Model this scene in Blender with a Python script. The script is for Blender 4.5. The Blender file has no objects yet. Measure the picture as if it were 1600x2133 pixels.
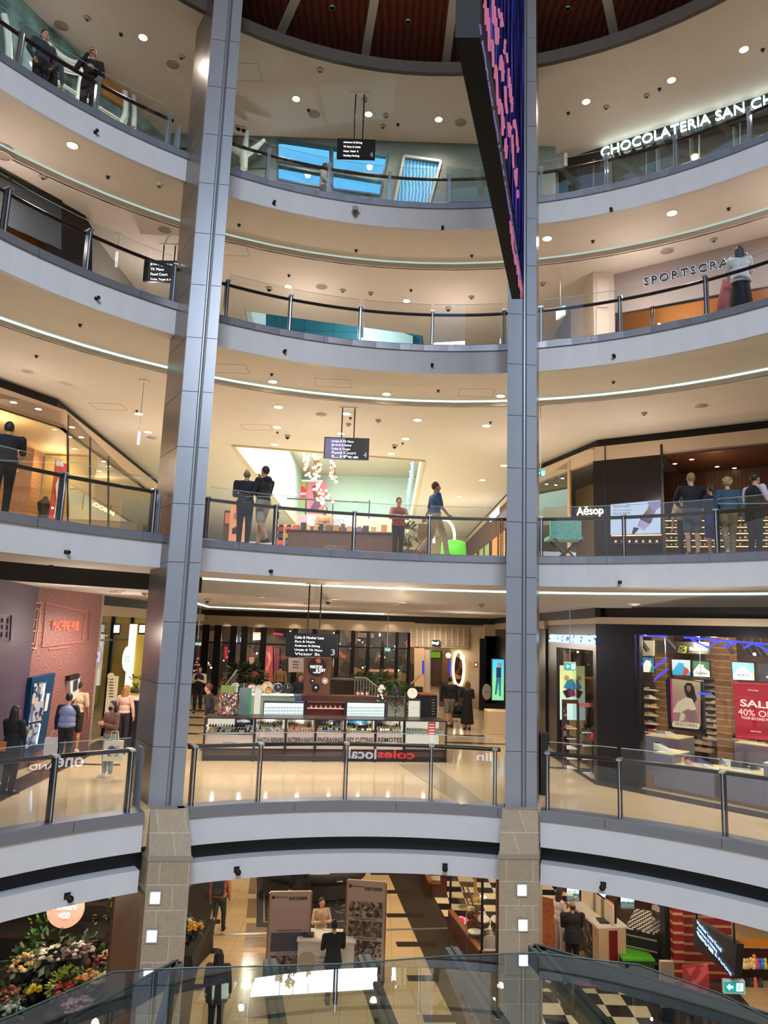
import bpy,bmesh,math,random
from math import sin,cos,tan,pi,radians,atan2,hypot,sqrt
from mathutils import Vector,Matrix,Euler
random.seed(7)
# ------------------------------------------------------------------ camera, world, exposure, big lights
CAMZ = 8.34
FPX = 1504.4; PITCH = radians(9.338); ROLL = radians(1.946)
sc = bpy.context.scene
COL = sc.collection
cam_d = bpy.data.cameras.new('camera'); cam_d.sensor_fit = 'VERTICAL'; cam_d.sensor_height = 36.0
cam_d.lens = 36.0*FPX/2133.0; cam_d.clip_end = 300
cam = bpy.data.objects.new('camera',cam_d); COL.objects.link(cam)
cam.matrix_world = Matrix.Translation((0,0,CAMZ)) @ Matrix.Rotation(radians(90)+PITCH,4,'X') @ Matrix.Rotation(ROLL,4,'Z')
sc.camera = cam
sc.view_settings.view_transform = 'Standard'; sc.view_settings.look = 'None'
sc.view_settings.exposure = -0.13; sc.view_settings.gamma = 1.0; sc.view_settings.use_curve_mapping = False
cy = sc.cycles
cy.max_bounces = 6; cy.diffuse_bounces = 3; cy.glossy_bounces = 3; cy.transmission_bounces = 4; cy.transparent_max_bounces = 10
cy.caustics_reflective = False; cy.caustics_refractive = False; cy.sample_clamp_indirect = 4.0; cy.use_denoising = True
cy.use_adaptive_sampling = True; cy.adaptive_threshold = 0.03
world = bpy.data.worlds.new('world'); sc.world = world; world.use_nodes = True
wn = world.node_tree; wb = wn.nodes['Background']
tc = wn.nodes.new('ShaderNodeTexCoord'); sx = wn.nodes.new('ShaderNodeSeparateXYZ'); mr = wn.nodes.new('ShaderNodeMapRange')
rp = wn.nodes.new('ShaderNodeValToRGB')
wn.links.new(tc.outputs['Generated'],sx.inputs[0]); wn.links.new(sx.outputs['Z'],mr.inputs['Value'])
mr.inputs['From Min'].default_value = -0.5; mr.inputs['From Max'].default_value = 1.0
wn.links.new(mr.outputs[0],rp.inputs[0]); wn.links.new(rp.outputs[0],wb.inputs[0])
rp.color_ramp.elements[0].position = 0.25; rp.color_ramp.elements[0].color = (0.085,0.065,0.05,1)
rp.color_ramp.elements[1].position = 0.82; rp.color_ramp.elements[1].color = (0.62,0.82,1.0,1)
e = rp.color_ramp.elements.new(0.62); e.color = (0.16,0.52,1.0,1)
e = rp.color_ramp.elements.new(0.42); e.color = (0.62,0.60,0.64,1)
wb.inputs[1].default_value = 1.15

def area_light(name,loc,size,energy,color,rot=(0,0,0),sy=None):
    d = bpy.data.lights.new(name,'AREA'); d.energy = energy; d.color = color; d.size = size
    if sy: d.shape = 'RECTANGLE'; d.size_y = sy
    o = bpy.data.objects.new(name,d); COL.objects.link(o); o.location = loc; o.rotation_euler = rot
    return o
# the atrium skylight high above the void
area_light('skylight_light',(0.2,-7.5,CAMZ+14.4),7.0,5800,(0.86,0.93,1.0),(radians(28),0,0))

# ------------------------------------------------------------------ pixel -> place
def ray(u,v):
    u -= 800.0; v -= 1066.5
    c,s = cos(ROLL),sin(ROLL)
    a = c*u+s*v; b = -s*u+c*v
    c,s = cos(PITCH),sin(PITCH)
    return Vector((a/FPX,c+s*b/FPX,s-c*b/FPX))
def P(u,v,z=None,y=None,wall=None,d=None):
    """point seen at photo pixel (u,v) on: a horizontal plane (camera-relative z), a depth y, a vertical wall through two plan points"""
    r = ray(u,v)
    if z is not None: t = z/r.z
    elif y is not None: t = y/r.y
    else:
        (ax,ay),(bx,by) = wall
        nx,ny = by-ay,ax-bx
        t = (nx*ax+ny*ay)/(nx*r.x+ny*r.y)
    return Vector((r.x*t,r.y*t,r.z*t+CAMZ))

# ------------------------------------------------------------------ materials
_m = {}
def lin(h):
    if isinstance(h,str):
        h = h.lstrip('#'); c = [int(h[i:i+2],16)/255 for i in (0,2,4)]
        return tuple((x/12.92 if x <= .04045 else ((x+.055)/1.055)**2.4) for x in c)
    return tuple(h)
def mat(key,col='#888888',rough=.5,metal=0,emit=0,ecol=None,noise=0,nscale=8,col2=None,bump=0,spec=None,alpha=None):
    if key in _m: return _m[key]
    m = bpy.data.materials.new(key); m.use_nodes = True; nt = m.node_tree; b = nt.nodes['Principled BSDF']
    c = lin(col); b.inputs['Base Color'].default_value = (*c,1)
    b.inputs['Roughness'].default_value = rough; b.inputs['Metallic'].default_value = metal
    if spec is not None: b.inputs['Specular IOR Level'].default_value = spec
    if emit:
        b.inputs['Emission Color'].default_value = (*lin(ecol or col),1); b.inputs['Emission Strength'].default_value = emit
    if noise or bump:
        t = nt.nodes.new('ShaderNodeTexCoord'); n = nt.nodes.new('ShaderNodeTexNoise'); n.inputs['Scale'].default_value = nscale; n.inputs['Detail'].default_value = 4
        nt.links.new(t.outputs['Object'],n.inputs['Vector'])
        if noise:
            r = nt.nodes.new('ShaderNodeValToRGB'); k = lin(col2) if col2 else tuple(x*(1-noise) for x in c)
            r.color_ramp.elements[0].color = (*k,1); r.color_ramp.elements[1].color = (*c,1)
            r.color_ramp.elements[0].position = .35; r.color_ramp.elements[1].position = .62
            nt.links.new(n.outputs['Fac'],r.inputs[0]); nt.links.new(r.outputs[0],b.inputs['Base Color'])
        if bump:
            u = nt.nodes.new('ShaderNodeBump'); u.inputs['Strength'].default_value = bump; u.inputs['Distance'].default_value = .02
            nt.links.new(n.outputs['Fac'],u.inputs['Height']); nt.links.new(u.outputs[0],b.inputs['Normal'])
    _m[key] = m; return m
def glow(key,col='#ffffff',s=1):
    if key in _m: return _m[key]
    m = bpy.data.materials.new(key); m.use_nodes = True; nt = m.node_tree; nt.nodes.clear()
    e = nt.nodes.new('ShaderNodeEmission'); o = nt.nodes.new('ShaderNodeOutputMaterial')
    e.inputs[0].default_value = (*lin(col),1); e.inputs[1].default_value = s; nt.links.new(e.outputs[0],o.inputs[0])
    _m[key] = m; return m
def glassm(key,tint=(.93,.97,.955),ior=1.5,boost=1.0,rough=0.0):
    if key in _m: return _m[key]
    m = bpy.data.materials.new(key); m.use_nodes = True; nt = m.node_tree; nt.nodes.clear()
    tr = nt.nodes.new('ShaderNodeBsdfTransparent'); tr.inputs[0].default_value = (*tint,1)
    gl = nt.nodes.new('ShaderNodeBsdfGlossy'); gl.inputs['Roughness'].default_value = rough
    g = nt.nodes.new('ShaderNodeNewGeometry'); mx = nt.nodes.new('ShaderNodeMixShader'); o = nt.nodes.new('ShaderNodeOutputMaterial')
    def M(op,a,bb=None):
        n = nt.nodes.new('ShaderNodeMath'); n.operation = op; n.use_clamp = op == 'MULTIPLY_ADD'
        for k,x in enumerate((a,bb)):
            if x is None: continue
            if isinstance(x,(int,float)): n.inputs[k].default_value = x
            else: nt.links.new(x,n.inputs[k])
        return n
    dp = nt.nodes.new('ShaderNodeVectorMath'); dp.operation = 'DOT_PRODUCT'; nt.links.new(g.outputs['Normal'],dp.inputs[0]); nt.links.new(g.outputs['Incoming'],dp.inputs[1])
    c = M('ABSOLUTE',dp.outputs['Value']).outputs[0]; c = M('SUBTRACT',1.0,c).outputs[0]; c = M('POWER',c,4.0).outputs[0]
    f = M('MULTIPLY_ADD',c,.9*boost); f.inputs[2].default_value = .075*boost
    nt.links.new(f.outputs[0],mx.inputs[0])
    nt.links.new(tr.outputs[0],mx.inputs[1]); nt.links.new(gl.outputs[0],mx.inputs[2]); nt.links.new(mx.outputs[0],o.inputs[0])
    _m[key] = m; return m
def nodes_mat(key):
    m = bpy.data.materials.new(key); m.use_nodes = True; _m[key] = m
    return m,m.node_tree,m.node_tree.nodes['Principled BSDF']
def ramp(nt,stops,interp='CONSTANT'):
    r = nt.nodes.new('ShaderNodeValToRGB'); r.color_ramp.interpolation = interp
    els = r.color_ramp.elements
    while len(els) > 1: els.remove(els[-1])
    els[0].position = stops[0][0]; els[0].color = (*lin(stops[0][1]),1)
    for p,c in stops[1:]:
        e = els.new(p); e.color = (*lin(c),1)
    return r
def tile_mat(key,c1,c2,grout,w,h,rough=.15,off=.5,gs=.006,noise=.1,coord='Object',swap=None,nscale=30):
    m,nt,b = nodes_mat(key)
    t = nt.nodes.new('ShaderNodeTexCoord'); br = nt.nodes.new('ShaderNodeTexBrick')
    src = t.outputs[coord]
    if swap:
        s = nt.nodes.new('ShaderNodeSeparateXYZ'); cb = nt.nodes.new('ShaderNodeCombineXYZ'); nt.links.new(src,s.inputs[0])
        if swap == 'wall':   # along-wall distance, height
            a = nt.nodes.new('ShaderNodeMath'); a.operation = 'ADD'; nt.links.new(s.outputs[0],a.inputs[0]); nt.links.new(s.outputs[1],a.inputs[1])
            nt.links.new(a.outputs[0],cb.inputs[0])
        else: nt.links.new(s.outputs[0],cb.inputs[0])
        nt.links.new(s.outputs[2],cb.inputs[1]); src = cb.outputs[0]
    nt.links.new(src,br.inputs['Vector'])
    br.inputs['Color1'].default_value = (*lin(c1),1); br.inputs['Color2'].default_value = (*lin(c2),1); br.inputs['Mortar'].default_value = (*lin(grout),1)
    br.inputs['Scale'].default_value = 1.0; br.inputs['Mortar Size'].default_value = gs; br.inputs['Brick Width'].default_value = w; br.inputs['Row Height'].default_value = h
    br.offset = off
    n = nt.nodes.new('ShaderNodeTexNoise'); n.inputs['Scale'].default_value = nscale; nt.links.new(t.outputs['Object'],n.inputs['Vector'])
    mx = nt.nodes.new('ShaderNodeMix'); mx.data_type = 'RGBA'; mx.blend_type = 'MULTIPLY'; mx.inputs[0].default_value = 1
    r = ramp(nt,[(.3,(1-noise,)*3),(.7,(1,1,1))],'LINEAR'); nt.links.new(n.outputs['Fac'],r.inputs[0])
    nt.links.new(br.outputs['Color'],mx.inputs[6]); nt.links.new(r.outputs[0],mx.inputs[7]); nt.links.new(mx.outputs[2],b.inputs['Base Color'])
    b.inputs['Roughness'].default_value = rough
    return m
def wave_mat(key,c1,c2,scale,axis='X',rough=.5,dist=0,detail=0,coord='Object',emit=0,stops=None):
    m,nt,b = nodes_mat(key)
    t = nt.nodes.new('ShaderNodeTexCoord'); w = nt.nodes.new('ShaderNodeTexWave'); w.bands_direction = axis
    w.inputs['Scale'].default_value = scale; w.inputs['Distortion'].default_value = dist; w.inputs['Detail'].default_value = detail
    nt.links.new(t.outputs[coord],w.inputs['Vector'])
    r = ramp(nt,stops or [(.0,c1),(1,c2)],'LINEAR'); nt.links.new(w.outputs['Fac'],r.inputs[0]); nt.links.new(r.outputs[0],b.inputs['Base Color'])
    b.inputs['Roughness'].default_value = rough
    if emit:
        nt.links.new(r.outputs[0],b.inputs['Emission Color']); b.inputs['Emission Strength'].default_value = emit
    return m
def checker_mat(key,c1,c2,s,rough=.2):
    m,nt,b = nodes_mat(key)
    t = nt.nodes.new('ShaderNodeTexCoord'); k = nt.nodes.new('ShaderNodeTexChecker'); k.inputs['Scale'].default_value = 1/s
    mp = nt.nodes.new('ShaderNodeMapping'); mp.inputs['Location'].default_value = (0,0,.05)
    nt.links.new(t.outputs['Object'],mp.inputs[0]); nt.links.new(mp.outputs[0],k.inputs['Vector'])
    k.inputs['Color1'].default_value = (*lin(c1),1); k.inputs['Color2'].default_value = (*lin(c2),1)
    nt.links.new(k.outputs['Color'],b.inputs['Base Color']); b.inputs['Roughness'].default_value = rough
    return m
def vor_mat(key,stops=None,scale=5,rough=.6,emit=0):
    if key in _m: return _m[key]
    """patchwork of many small colours: printed pictures, crowded stock"""
    m,nt,b = nodes_mat(key)
    t = nt.nodes.new('ShaderNodeTexCoord'); v = nt.nodes.new('ShaderNodeTexVoronoi'); v.inputs['Scale'].default_value = scale
    nt.links.new(t.outputs['Object'],v.inputs['Vector'])
    s = nt.nodes.new('ShaderNodeSeparateColor'); nt.links.new(v.outputs['Color'],s.inputs[0])
    r = ramp(nt,stops); nt.links.new(s.outputs[0],r.inputs[0]); nt.links.new(r.outputs[0],b.inputs['Base Color']); b.inputs['Roughness'].default_value = rough
    if emit: nt.links.new(r.outputs[0],b.inputs['Emission Color']); b.inputs['Emission Strength'].default_value = emit
    return m
def grad_mat(key,stops,axis=2,lo=-1,hi=1,rough=.5,emit=0,streak=0,dist=0):
    """printed artwork: bands of colour across a panel with soft edges"""
    m,nt,b = nodes_mat(key)
    t = nt.nodes.new('ShaderNodeTexCoord'); s = nt.nodes.new('ShaderNodeSeparateXYZ'); nt.links.new(t.outputs['Object'],s.inputs[0])
    mr = nt.nodes.new('ShaderNodeMapRange'); mr.inputs['From Min'].default_value = lo; mr.inputs['From Max'].default_value = hi
    nt.links.new(s.outputs[axis],mr.inputs['Value']); src = mr.outputs[0]
    if dist:
        n = nt.nodes.new('ShaderNodeTexNoise'); n.inputs['Scale'].default_value = streak or 3; nt.links.new(t.outputs['Object'],n.inputs['Vector'])
        a = nt.nodes.new('ShaderNodeMath'); a.operation = 'MULTIPLY_ADD'; nt.links.new(n.outputs['Fac'],a.inputs[0]); a.inputs[1].default_value = dist; nt.links.new(src,a.inputs[2]); src = a.outputs[0]
    r = ramp(nt,stops,'LINEAR'); nt.links.new(src,r.inputs[0]); nt.links.new(r.outputs[0],b.inputs['Base Color']); b.inputs['Roughness'].default_value = rough
    if emit: nt.links.new(r.outputs[0],b.inputs['Emission Color']); b.inputs['Emission Strength'].default_value = emit
    return m

# ------------------------------------------------------------------ mesh builder
class B:
    def __init__(s): s.v = []; s.f = []; s.mi = []; s.cur = 0; s.sm = []
    def add(s,vs,fs,smooth=False):
        n = len(s.v); s.v += [tuple(v) for v in vs]
        for f in fs: s.f.append([n+i for i in f]); s.mi.append(s.cur); s.sm.append(smooth)
        return s
    def box(s,c,d,rz=0,M=None):
        hx,hy,hz = d[0]/2,d[1]/2,d[2]/2; c = Vector(c)
        R = M or Matrix.Rotation(rz,3,'Z')
        vs = [c+R@Vector((x*hx,y*hy,z*hz)) for z in (-1,1) for y in (-1,1) for x in (-1,1)]
        return s.add(vs,[(0,2,3,1),(4,5,7,6),(0,1,5,4),(2,6,7,3),(0,4,6,2),(1,3,7,5)])
    def bar(s,a,b,w,h,up=(0,0,1)):
        a,b = Vector(a),Vector(b); d = b-a; L = d.length
        if L < 1e-6: return s
        d.normalize(); u = Vector(up)
        if abs(d.dot(u)) > .99: u = Vector((0,1,0))
        x = d.cross(u).normalized(); z = x.cross(d)
        M = Matrix((x,d,z)).transposed()
        return s.box((a+b)/2,(w,L,h),M=M)
    def prism(s,poly,z0,z1):
        n = len(poly)
        ar = sum(poly[i][0]*poly[(i+1) % n][1]-poly[(i+1) % n][0]*poly[i][1] for i in range(n))
        if ar < 0: poly = poly[::-1]
        vs = [(x,y,z0) for x,y in poly]+[(x,y,z1) for x,y in poly]
        fs = [tuple(range(n-1,-1,-1)),tuple(range(n,2*n))]+[(i,(i+1) % n,n+(i+1) % n,n+i) for i in range(n)]
        return s.add(vs,fs)
    def tube(s,pts,r,seg=8,caps=True):
        pts = [Vector(p) for p in pts]; n = len(pts); vs = []; rr = r if isinstance(r,(list,tuple)) else [r]*n
        prev = None
        for i,p in enumerate(pts):
            d = (pts[min(i+1,n-1)]-pts[max(i-1,0)]).normalized()
            u = Vector((0,0,1)) if abs(d.z) < .95 else Vector((0,1,0))
            if prev is not None: u = prev
            x = d.cross(u).normalized(); u = x.cross(d).normalized(); prev = u
            for k in range(seg):
                a = 2*pi*k/seg; vs.append(p+(x*cos(a)+u*sin(a))*rr[i])
        fs = [(i*seg+k,i*seg+(k+1) % seg,(i+1)*seg+(k+1) % seg,(i+1)*seg+k) for i in range(n-1) for k in range(seg)]
        s.add(vs,fs,True)
        if caps: s.add(vs[:seg],[tuple(range(seg-1,-1,-1))]); s.add(vs[-seg:],[tuple(range(seg))])
        return s
    def cyl(s,c,r,z0,z1,seg=16,r2=None):
        r2 = r if r2 is None else r2
        return s.lathe(c,[(0,z0),(r,z0),(r2,z1),(0,z1)],seg,False)
    def lathe(s,c,prof,seg=16,smooth=True,M=None):
        vs = []; n = len(prof)
        for r,z in prof:
            for k in range(seg):
                a = 2*pi*k/seg; p = Vector((r*cos(a),r*sin(a),z)); p = M@p if M else p; vs.append(Vector(c)+p)
        fs = [(i*seg+k,i*seg+(k+1) % seg,(i+1)*seg+(k+1) % seg,(i+1)*seg+k) for i in range(n-1) for k in range(seg)]
        return s.add(vs,fs,smooth)
    def ball(s,c,r,seg=10,rings=7,sc=(1,1,1),M=None):
        prof = [(max(1e-4,sin(pi*i/rings))*r,-cos(pi*i/rings)*r) for i in range(rings+1)]
        vs = []
        for q,z in prof:
            for k in range(seg):
                a = 2*pi*k/seg; p = Vector((q*cos(a)*sc[0],q*sin(a)*sc[1],z*sc[2])); p = M@p if M else p; vs.append(Vector(c)+p)
        fs = [(i*seg+k,i*seg+(k+1) % seg,(i+1)*seg+(k+1) % seg,(i+1)*seg+k) for i in range(rings) for k in range(seg)]
        return s.add(vs,fs,True)
    def build(s,name,m,parent=None,world=True,**kw):
        me = bpy.data.meshes.new(name)
        off = Vector((0,0,0)); loc = None
        if parent is not None and world: off = wl(parent)
        if parent is None and s.v and kw.get('center',True):   # origin of a lone mesh at its base
            xs = [v[0] for v in s.v]; ys = [v[1] for v in s.v]; zs = [v[2] for v in s.v]
            off = Vector(((min(xs)+max(xs))/2,(min(ys)+max(ys))/2,min(zs))); loc = off
        me.from_pydata([(v[0]-off.x,v[1]-off.y,v[2]-off.z) for v in s.v],[],s.f)
        for mm in (m if isinstance(m,(list,tuple)) else [m]): me.materials.append(mm)
        me.polygons.foreach_set('material_index',s.mi); me.polygons.foreach_set('use_smooth',s.sm); me.update()
        o = bpy.data.objects.new(name,me); COL.objects.link(o)
        if loc is not None: o.location = loc
        if parent is not None: o.parent = parent
        return o
def wl(o):
    v = Vector((0,0,0))
    while o is not None: v = v+o.location; o = o.parent
    return v
def tag(o,label=None,cat=None,group=None,kind=None):
    if label: o['label'] = label
    if cat: o['category'] = cat
    if group: o['group'] = group
    if kind: o['kind'] = kind
    return o
def thing(name,loc,label,cat,group=None,rz=0):
    o = bpy.data.objects.new(name,None); COL.objects.link(o); o.location = loc; o.rotation_euler = (0,0,rz); o.empty_display_size = .1
    return tag(o,label,cat,group)
def struct(o): o['kind'] = 'structure'; return o
KIDS = {}
def copy_tree(o,parent=None,label=None):
    c = o.copy(); COL.objects.link(c)
    if parent is not None: c.parent = parent
    if label: c['label'] = label
    for ch in list(o.children): copy_tree(ch,c)
    return c
TEXTS = []
def text(name,s,center,right,m,w=None,h=.3,ext=.01,bold=0,parent=None,up=(0,0,1),spacing=1,shear=0):
    cu = bpy.data.curves.new(name,'FONT'); cu.body = s; cu.align_x = 'CENTER'; cu.align_y = 'CENTER'; cu.size = 1
    cu.extrude = ext/max(h,.01)/1.4; cu.offset = bold; cu.space_character = spacing; cu.resolution_u = 3; cu.shear = shear
    cu.materials.append(m)
    o = bpy.data.objects.new(name,cu); COL.objects.link(o)
    x = Vector(right).normalized(); z = Vector(up); n = x.cross(z).normalized(); z = n.cross(x).normalized()
    R = Matrix((x,z,n)).transposed()
    off = wl(parent) if parent is not None else Vector((0,0,0))
    if parent is not None: o.parent = parent
    o.rotation_mode = 'QUATERNION'; o.rotation_quaternion = R.to_quaternion(); o.location = Vector(center)-off
    TEXTS.append((o,w,h)); return o
def fit_texts():
    bpy.context.view_layer.update()
    for o,w,h in TEXTS:
        d = o.dimensions; dx,dy = max(d.x,1e-3),max(d.y,1e-3)
        if w is None: k = h/dy; o.scale = (k,k,h)
        else: o.scale = (w/dx,h/dy,h)
    dg = bpy.context.evaluated_depsgraph_get()
    for o,w,h in TEXTS:      # lettering becomes plain mesh
        me = bpy.data.meshes.new_from_object(o.evaluated_get(dg)); n = o.name; me.name = n
        q = bpy.data.objects.new(n,me); COL.objects.link(q); q.parent = o.parent
        q.rotation_mode = 'QUATERNION'; q.location = o.location; q.rotation_quaternion = o.rotation_quaternion; q.scale = o.scale
        for k in o.keys():
            if k in ('label','category','group','kind'): q[k] = o[k]
        bpy.data.objects.remove(o); q.name = n
def solid_poly(name,outer,holes,z0,z1,m,parent=None):
    """flat slab with holes, between z0 and z1"""
    bm = bmesh.new(); loops = []
    for poly in [outer]+holes:
        vs = [bm.verts.new((x,y,z0)) for x,y in poly]
        loops.append([bm.edges.new((vs[i],vs[(i+1) % len(vs)])) for i in range(len(vs))])
    bmesh.ops.triangle_fill(bm,use_beauty=True,use_dissolve=False,edges=[e for l in loops for e in l])
    r = bmesh.ops.extrude_face_region(bm,geom=bm.faces[:])
    for g in r['geom']:
        if isinstance(g,bmesh.types.BMVert): g.co.z = z1
    bmesh.ops.recalc_face_normals(bm,faces=bm.faces[:])
    me = bpy.data.meshes.new(name); bm.to_mesh(me); bm.free(); me.materials.append(m)
    o = bpy.data.objects.new(name,me); COL.objects.link(o)
    return o

# ------------------------------------------------------------------ atrium rings
# level: centre x, y, radius, trim top, fascia bottom, soffit width, ceiling height above the gallery (all z above the bottom floor)
KS = .964
LV = {3: dict(c=(.737,6.59),R=8.606,zt=CAMZ-3.343,zb=CAMZ-4.028),
      4: dict(c=(1.183,7.763),R=8.875,zt=CAMZ+1.79,zb=CAMZ+1.105),
      5: dict(c=(.846,7.651),R=9.149,zt=CAMZ+6.95,zb=CAMZ+6.214),
      6: dict(c=(.763*KS,6.845*KS),R=10.515*KS,zt=CAMZ+11.1*KS,zb=CAMZ+10.355*KS)}
ZC3 = CAMZ+.74; ZC4 = CAMZ+6.06; ZC5 = CAMZ+9.80; ZC6 = CAMZ+14.0
def rp_(L,r,th):
    (cx,cyy) = LV[L]['c']; return (cx+r*sin(th),cyy+r*cos(th))
def theta(L,u,v):
    p = P(u,v,z=LV[L]['zt']-CAMZ); cx,cyy = LV[L]['c']; return atan2(p.x-cx,p.y-cyy)
def sweep(L,prof,t0,t1,n=64,bld=None):
    b = bld or B(); k = len(prof); vs = []
    for i in range(n+1):
        th = t0+(t1-t0)*i/n
        for r,z in prof:
            x,y = rp_(L,r,th); vs.append((x,y,z))
    fs = [(i*k+j,i*k+(j+1) % k,(i+1)*k+(j+1) % k,(i+1)*k+j) for i in range(n) for j in range(k)]
    fs += [tuple(range(k-1,-1,-1)),tuple(n*k+j for j in range(k))]
    return b.add(vs,fs)
T0,T1 = radians(-118),radians(118)
WHITE = mat('fascia white paint','#c4c4ca',.55,noise=.03,nscale=3)
CEIL = mat('ceiling plaster','#d4cbc4',.8,noise=.03,nscale=2)
TRIM = mat('grey metal edge trim','#83858f',.38,.55)
STEEL = mat('brushed steel','#c3ccd4',.28,.9)
DARKM = mat('dark bronze metal','#2a2527',.35,.6)
BLACK = mat('black recess','#0b0b0d',.6)
BLK = mat('matte black','#151416',.5)
COVE = glow('cool cove led','#c8fff0',2.6)
GL = glassm('balustrade glass',(.95,.975,.965),1.5,1.25)
WARM = (1.0,.85,.73)
# ================================================================== STRUCTURE
# ---- slab edges: trim, fascia, soffit, cove
SEG3 = [(T0,theta(3,300,1690)),(theta(3,373,1684),theta(3,1053,1682)),(theta(3,1126,1686),T1)]
SOF = {4: 2.0,5: 2.05,6: 1.65}
for L in (3,4,5,6):
    d = LV[L]; R = d['R']; zt = d['zt']; zb = d['zb']
    h = .19 if L == 3 else .17
    for (ta,tb) in (SEG3 if L == 3 else [(T0,T1)]):
        struct(sweep(L,[(R-.05,zt-h),(R-.05,zt-.02),(R-.03,zt),(R+.3,zt),(R+.3,zt-.05),(R+.02,zt-h)],ta,tb).build('trim_level_%d' % L,TRIM,center=False))
    for k in range(-8,9):   # joints between the trim lengths
        pass
    for (ta,tb) in (SEG3 if L == 3 else [(T0,T1)]): struct(sweep(L,[(R,zb),(R,zt-h+.02),(R+.12,zt-h+.02),(R+.12,zb)],ta,tb).build('slab_fascia',WHITE,center=False))
    if L > 3:
        rs = SOF[L]
        struct(sweep(L,[(R+.12,zb),(R+rs,zb),(R+rs,zb+.05),(R+.12,zb+.05)],T0,T1).build('soffit',CEIL,center=False))
# level 3 edge: black shadow gap and the second white band
d = LV[3]; R = d['R']
struct(sweep(3,[(R+.35,d['zb']-.36),(R+.35,d['zb']+.05),(R+.12,d['zb']+.05),(R+.12,d['zb']),(R+.3,d['zb']),(R+.3,d['zb']-.36)],T0,T1).build('slab_shadow_gap',BLACK,center=False))
ZB2 = CAMZ-4.701
for (ta,tb) in SEG3: struct(sweep(3,[(R,ZB2),(R,CAMZ-4.335),(R+.5,CAMZ-4.335),(R+.5,ZB2)],ta,tb).build('slab_fascia_lower',WHITE,center=False))
# coves
def cove(L,zc,t0,t1,m):
    d = LV[L]; r = d['R']+SOF[L]; zb = d['zb']
    struct(sweep(L,[(r+.005,zb-.045),(r+.005,zb+.03),(r+.05,zb+.03),(r+.05,zb-.045)],t0,t1,48).build('cove_led_trim',m,center=False))
    struct(sweep(L,[(r+.01,zc),(r+.01,zb-.045),(r+.09,zb-.045),(r+.09,zc)],t0,t1,48).build('cove_lip_trim',CEIL,center=False))
cove(6,ZC5,T0,T1,glow('cool cove led soft','#cfe9dc',.85))
cove(5,ZC4,T0,T1,COVE)
TH = radians
cove(4,ZC3,TH(-30),T1,glow('cool cove led bright','#c8fff4',3.2))
r = LV[4]['R']+2.0
struct(sweep(4,[(r,ZC3),(r,LV[4]['zb']+.02),(r+.1,LV[4]['zb']+.02),(r+.1,ZC3)],T0,TH(-30),48).build('ceiling_shadow_gap',BLACK,center=False))
# ---- ceilings above each gallery and floors of each level
def arc(L,r,t0,t1,n=56): return [rp_(L,r,t0+(t1-t0)*i/n) for i in range(n+1)]
def deck(name,L,r,z0,z1,m,holes=(),yend=52,x=26):
    a = arc(L,r,T0,T1)
    o = solid_poly(name,a+[(x,a[-1][1]),(x,yend),(-x,yend),(-x,a[0][1])],list(holes),z0,z1,m)
    return struct(o)
VOID = [(-5.2,23.9),(1.35,25.2),(1.6,44.0),(-5.2,44.0)]
_q = [P(505,647,z=ZC5-CAMZ),P(880,699,z=ZC5-CAMZ)]
VOID5 = [(_q[0].x,_q[0].y),(_q[1].x,_q[1].y),(_q[1].x+1.5,34.0),(-5.5,34.0)]
deck('ceiling_level_3',4,LV[4]['R']+2.05,ZC3,ZC3+.08,CEIL)
deck('ceiling_level_4',5,LV[5]['R']+2.1,ZC4,ZC4+.08,CEIL,[VOID])
deck('ceiling_level_5',6,LV[6]['R']+1.7,ZC5,ZC5+.08,CEIL,[VOID5])
FLOOR3 = tile_mat('level 3 polished stone tiles','#d6bd97','#cfb48c','#a98d68',1.2,1.2,rough=.09,gs=.004,noise=.12)
FLOORX = mat('pale stone floor','#d9c7a8',.3,noise=.06)
FLOOR2 = tile_mat('bottom floor cream tiles','#dcc093','#d4b684','#b1935f',.6,.6,rough=.14,off=0,gs=.006,noise=.1)
deck('floor_level_3',3,LV[3]['R']+.12,LV[3]['zb'],LV[3]['zt']-.005,FLOOR3)
deck('floor_level_4',4,LV[4]['R']+.12,LV[4]['zb']+.1,LV[4]['zt']-.01,FLOORX)
deck('floor_level_5',5,LV[5]['R']+.12,LV[5]['zb']+.1,LV[5]['zt']-.01,FLOORX,[VOID])
deck('floor_level_6',6,LV[6]['R']+.12,LV[6]['zb']+.1,LV[6]['zt']-.01,FLOORX,[VOID5])
struct(B().box((0,20,-.1),(70,76,.2)).build('floor_level_2',FLOOR2,center=False))
deck('ceiling_level_2',3,LV[3]['R']+.5,ZB2+.02,ZB2+.1,CEIL)
# ---- level 6 ceiling and the timber roof over the void
RC = 9.4; C6 = (.763,6.845)
def arc6(r,n=64,t0=T0,t1=T1): return [(C6[0]+r*sin(t0+(t1-t0)*i/n),C6[1]+r*cos(t0+(t1-t0)*i/n)) for i in range(n+1)]
a = arc6(RC)
struct(solid_poly('ceiling_level_6',a+[(26,a[-1][1]),(26,52),(-26,52),(-26,a[0][1])],[[(-6.5,19.2),(4.4,19.2),(4.4,50),(-6.5,50)]],ZC6,ZC6+.1,CEIL))
def sweep6(name,prof,m):
    b = B(); n = 64; k = len(prof); vs = []
    for i in range(n+1):
        th = T0+(T1-T0)*i/n
        for r,z in prof: vs.append((C6[0]+r*sin(th),C6[1]+r*cos(th),z))
    b.add(vs,[(i*k+j,i*k+(j+1) % k,(i+1)*k+(j+1) % k,(i+1)*k+j) for i in range(n) for j in range(k)])
    return struct(b.build(name,m,center=False))
sweep6('trim_roof_edge',[(RC-.02,ZC6-.03),(RC-.02,ZC6+.28),(RC+.1,ZC6+.28),(RC+.1,ZC6-.03)],mat('dark roof edge','#4b4541',.6))
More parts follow.
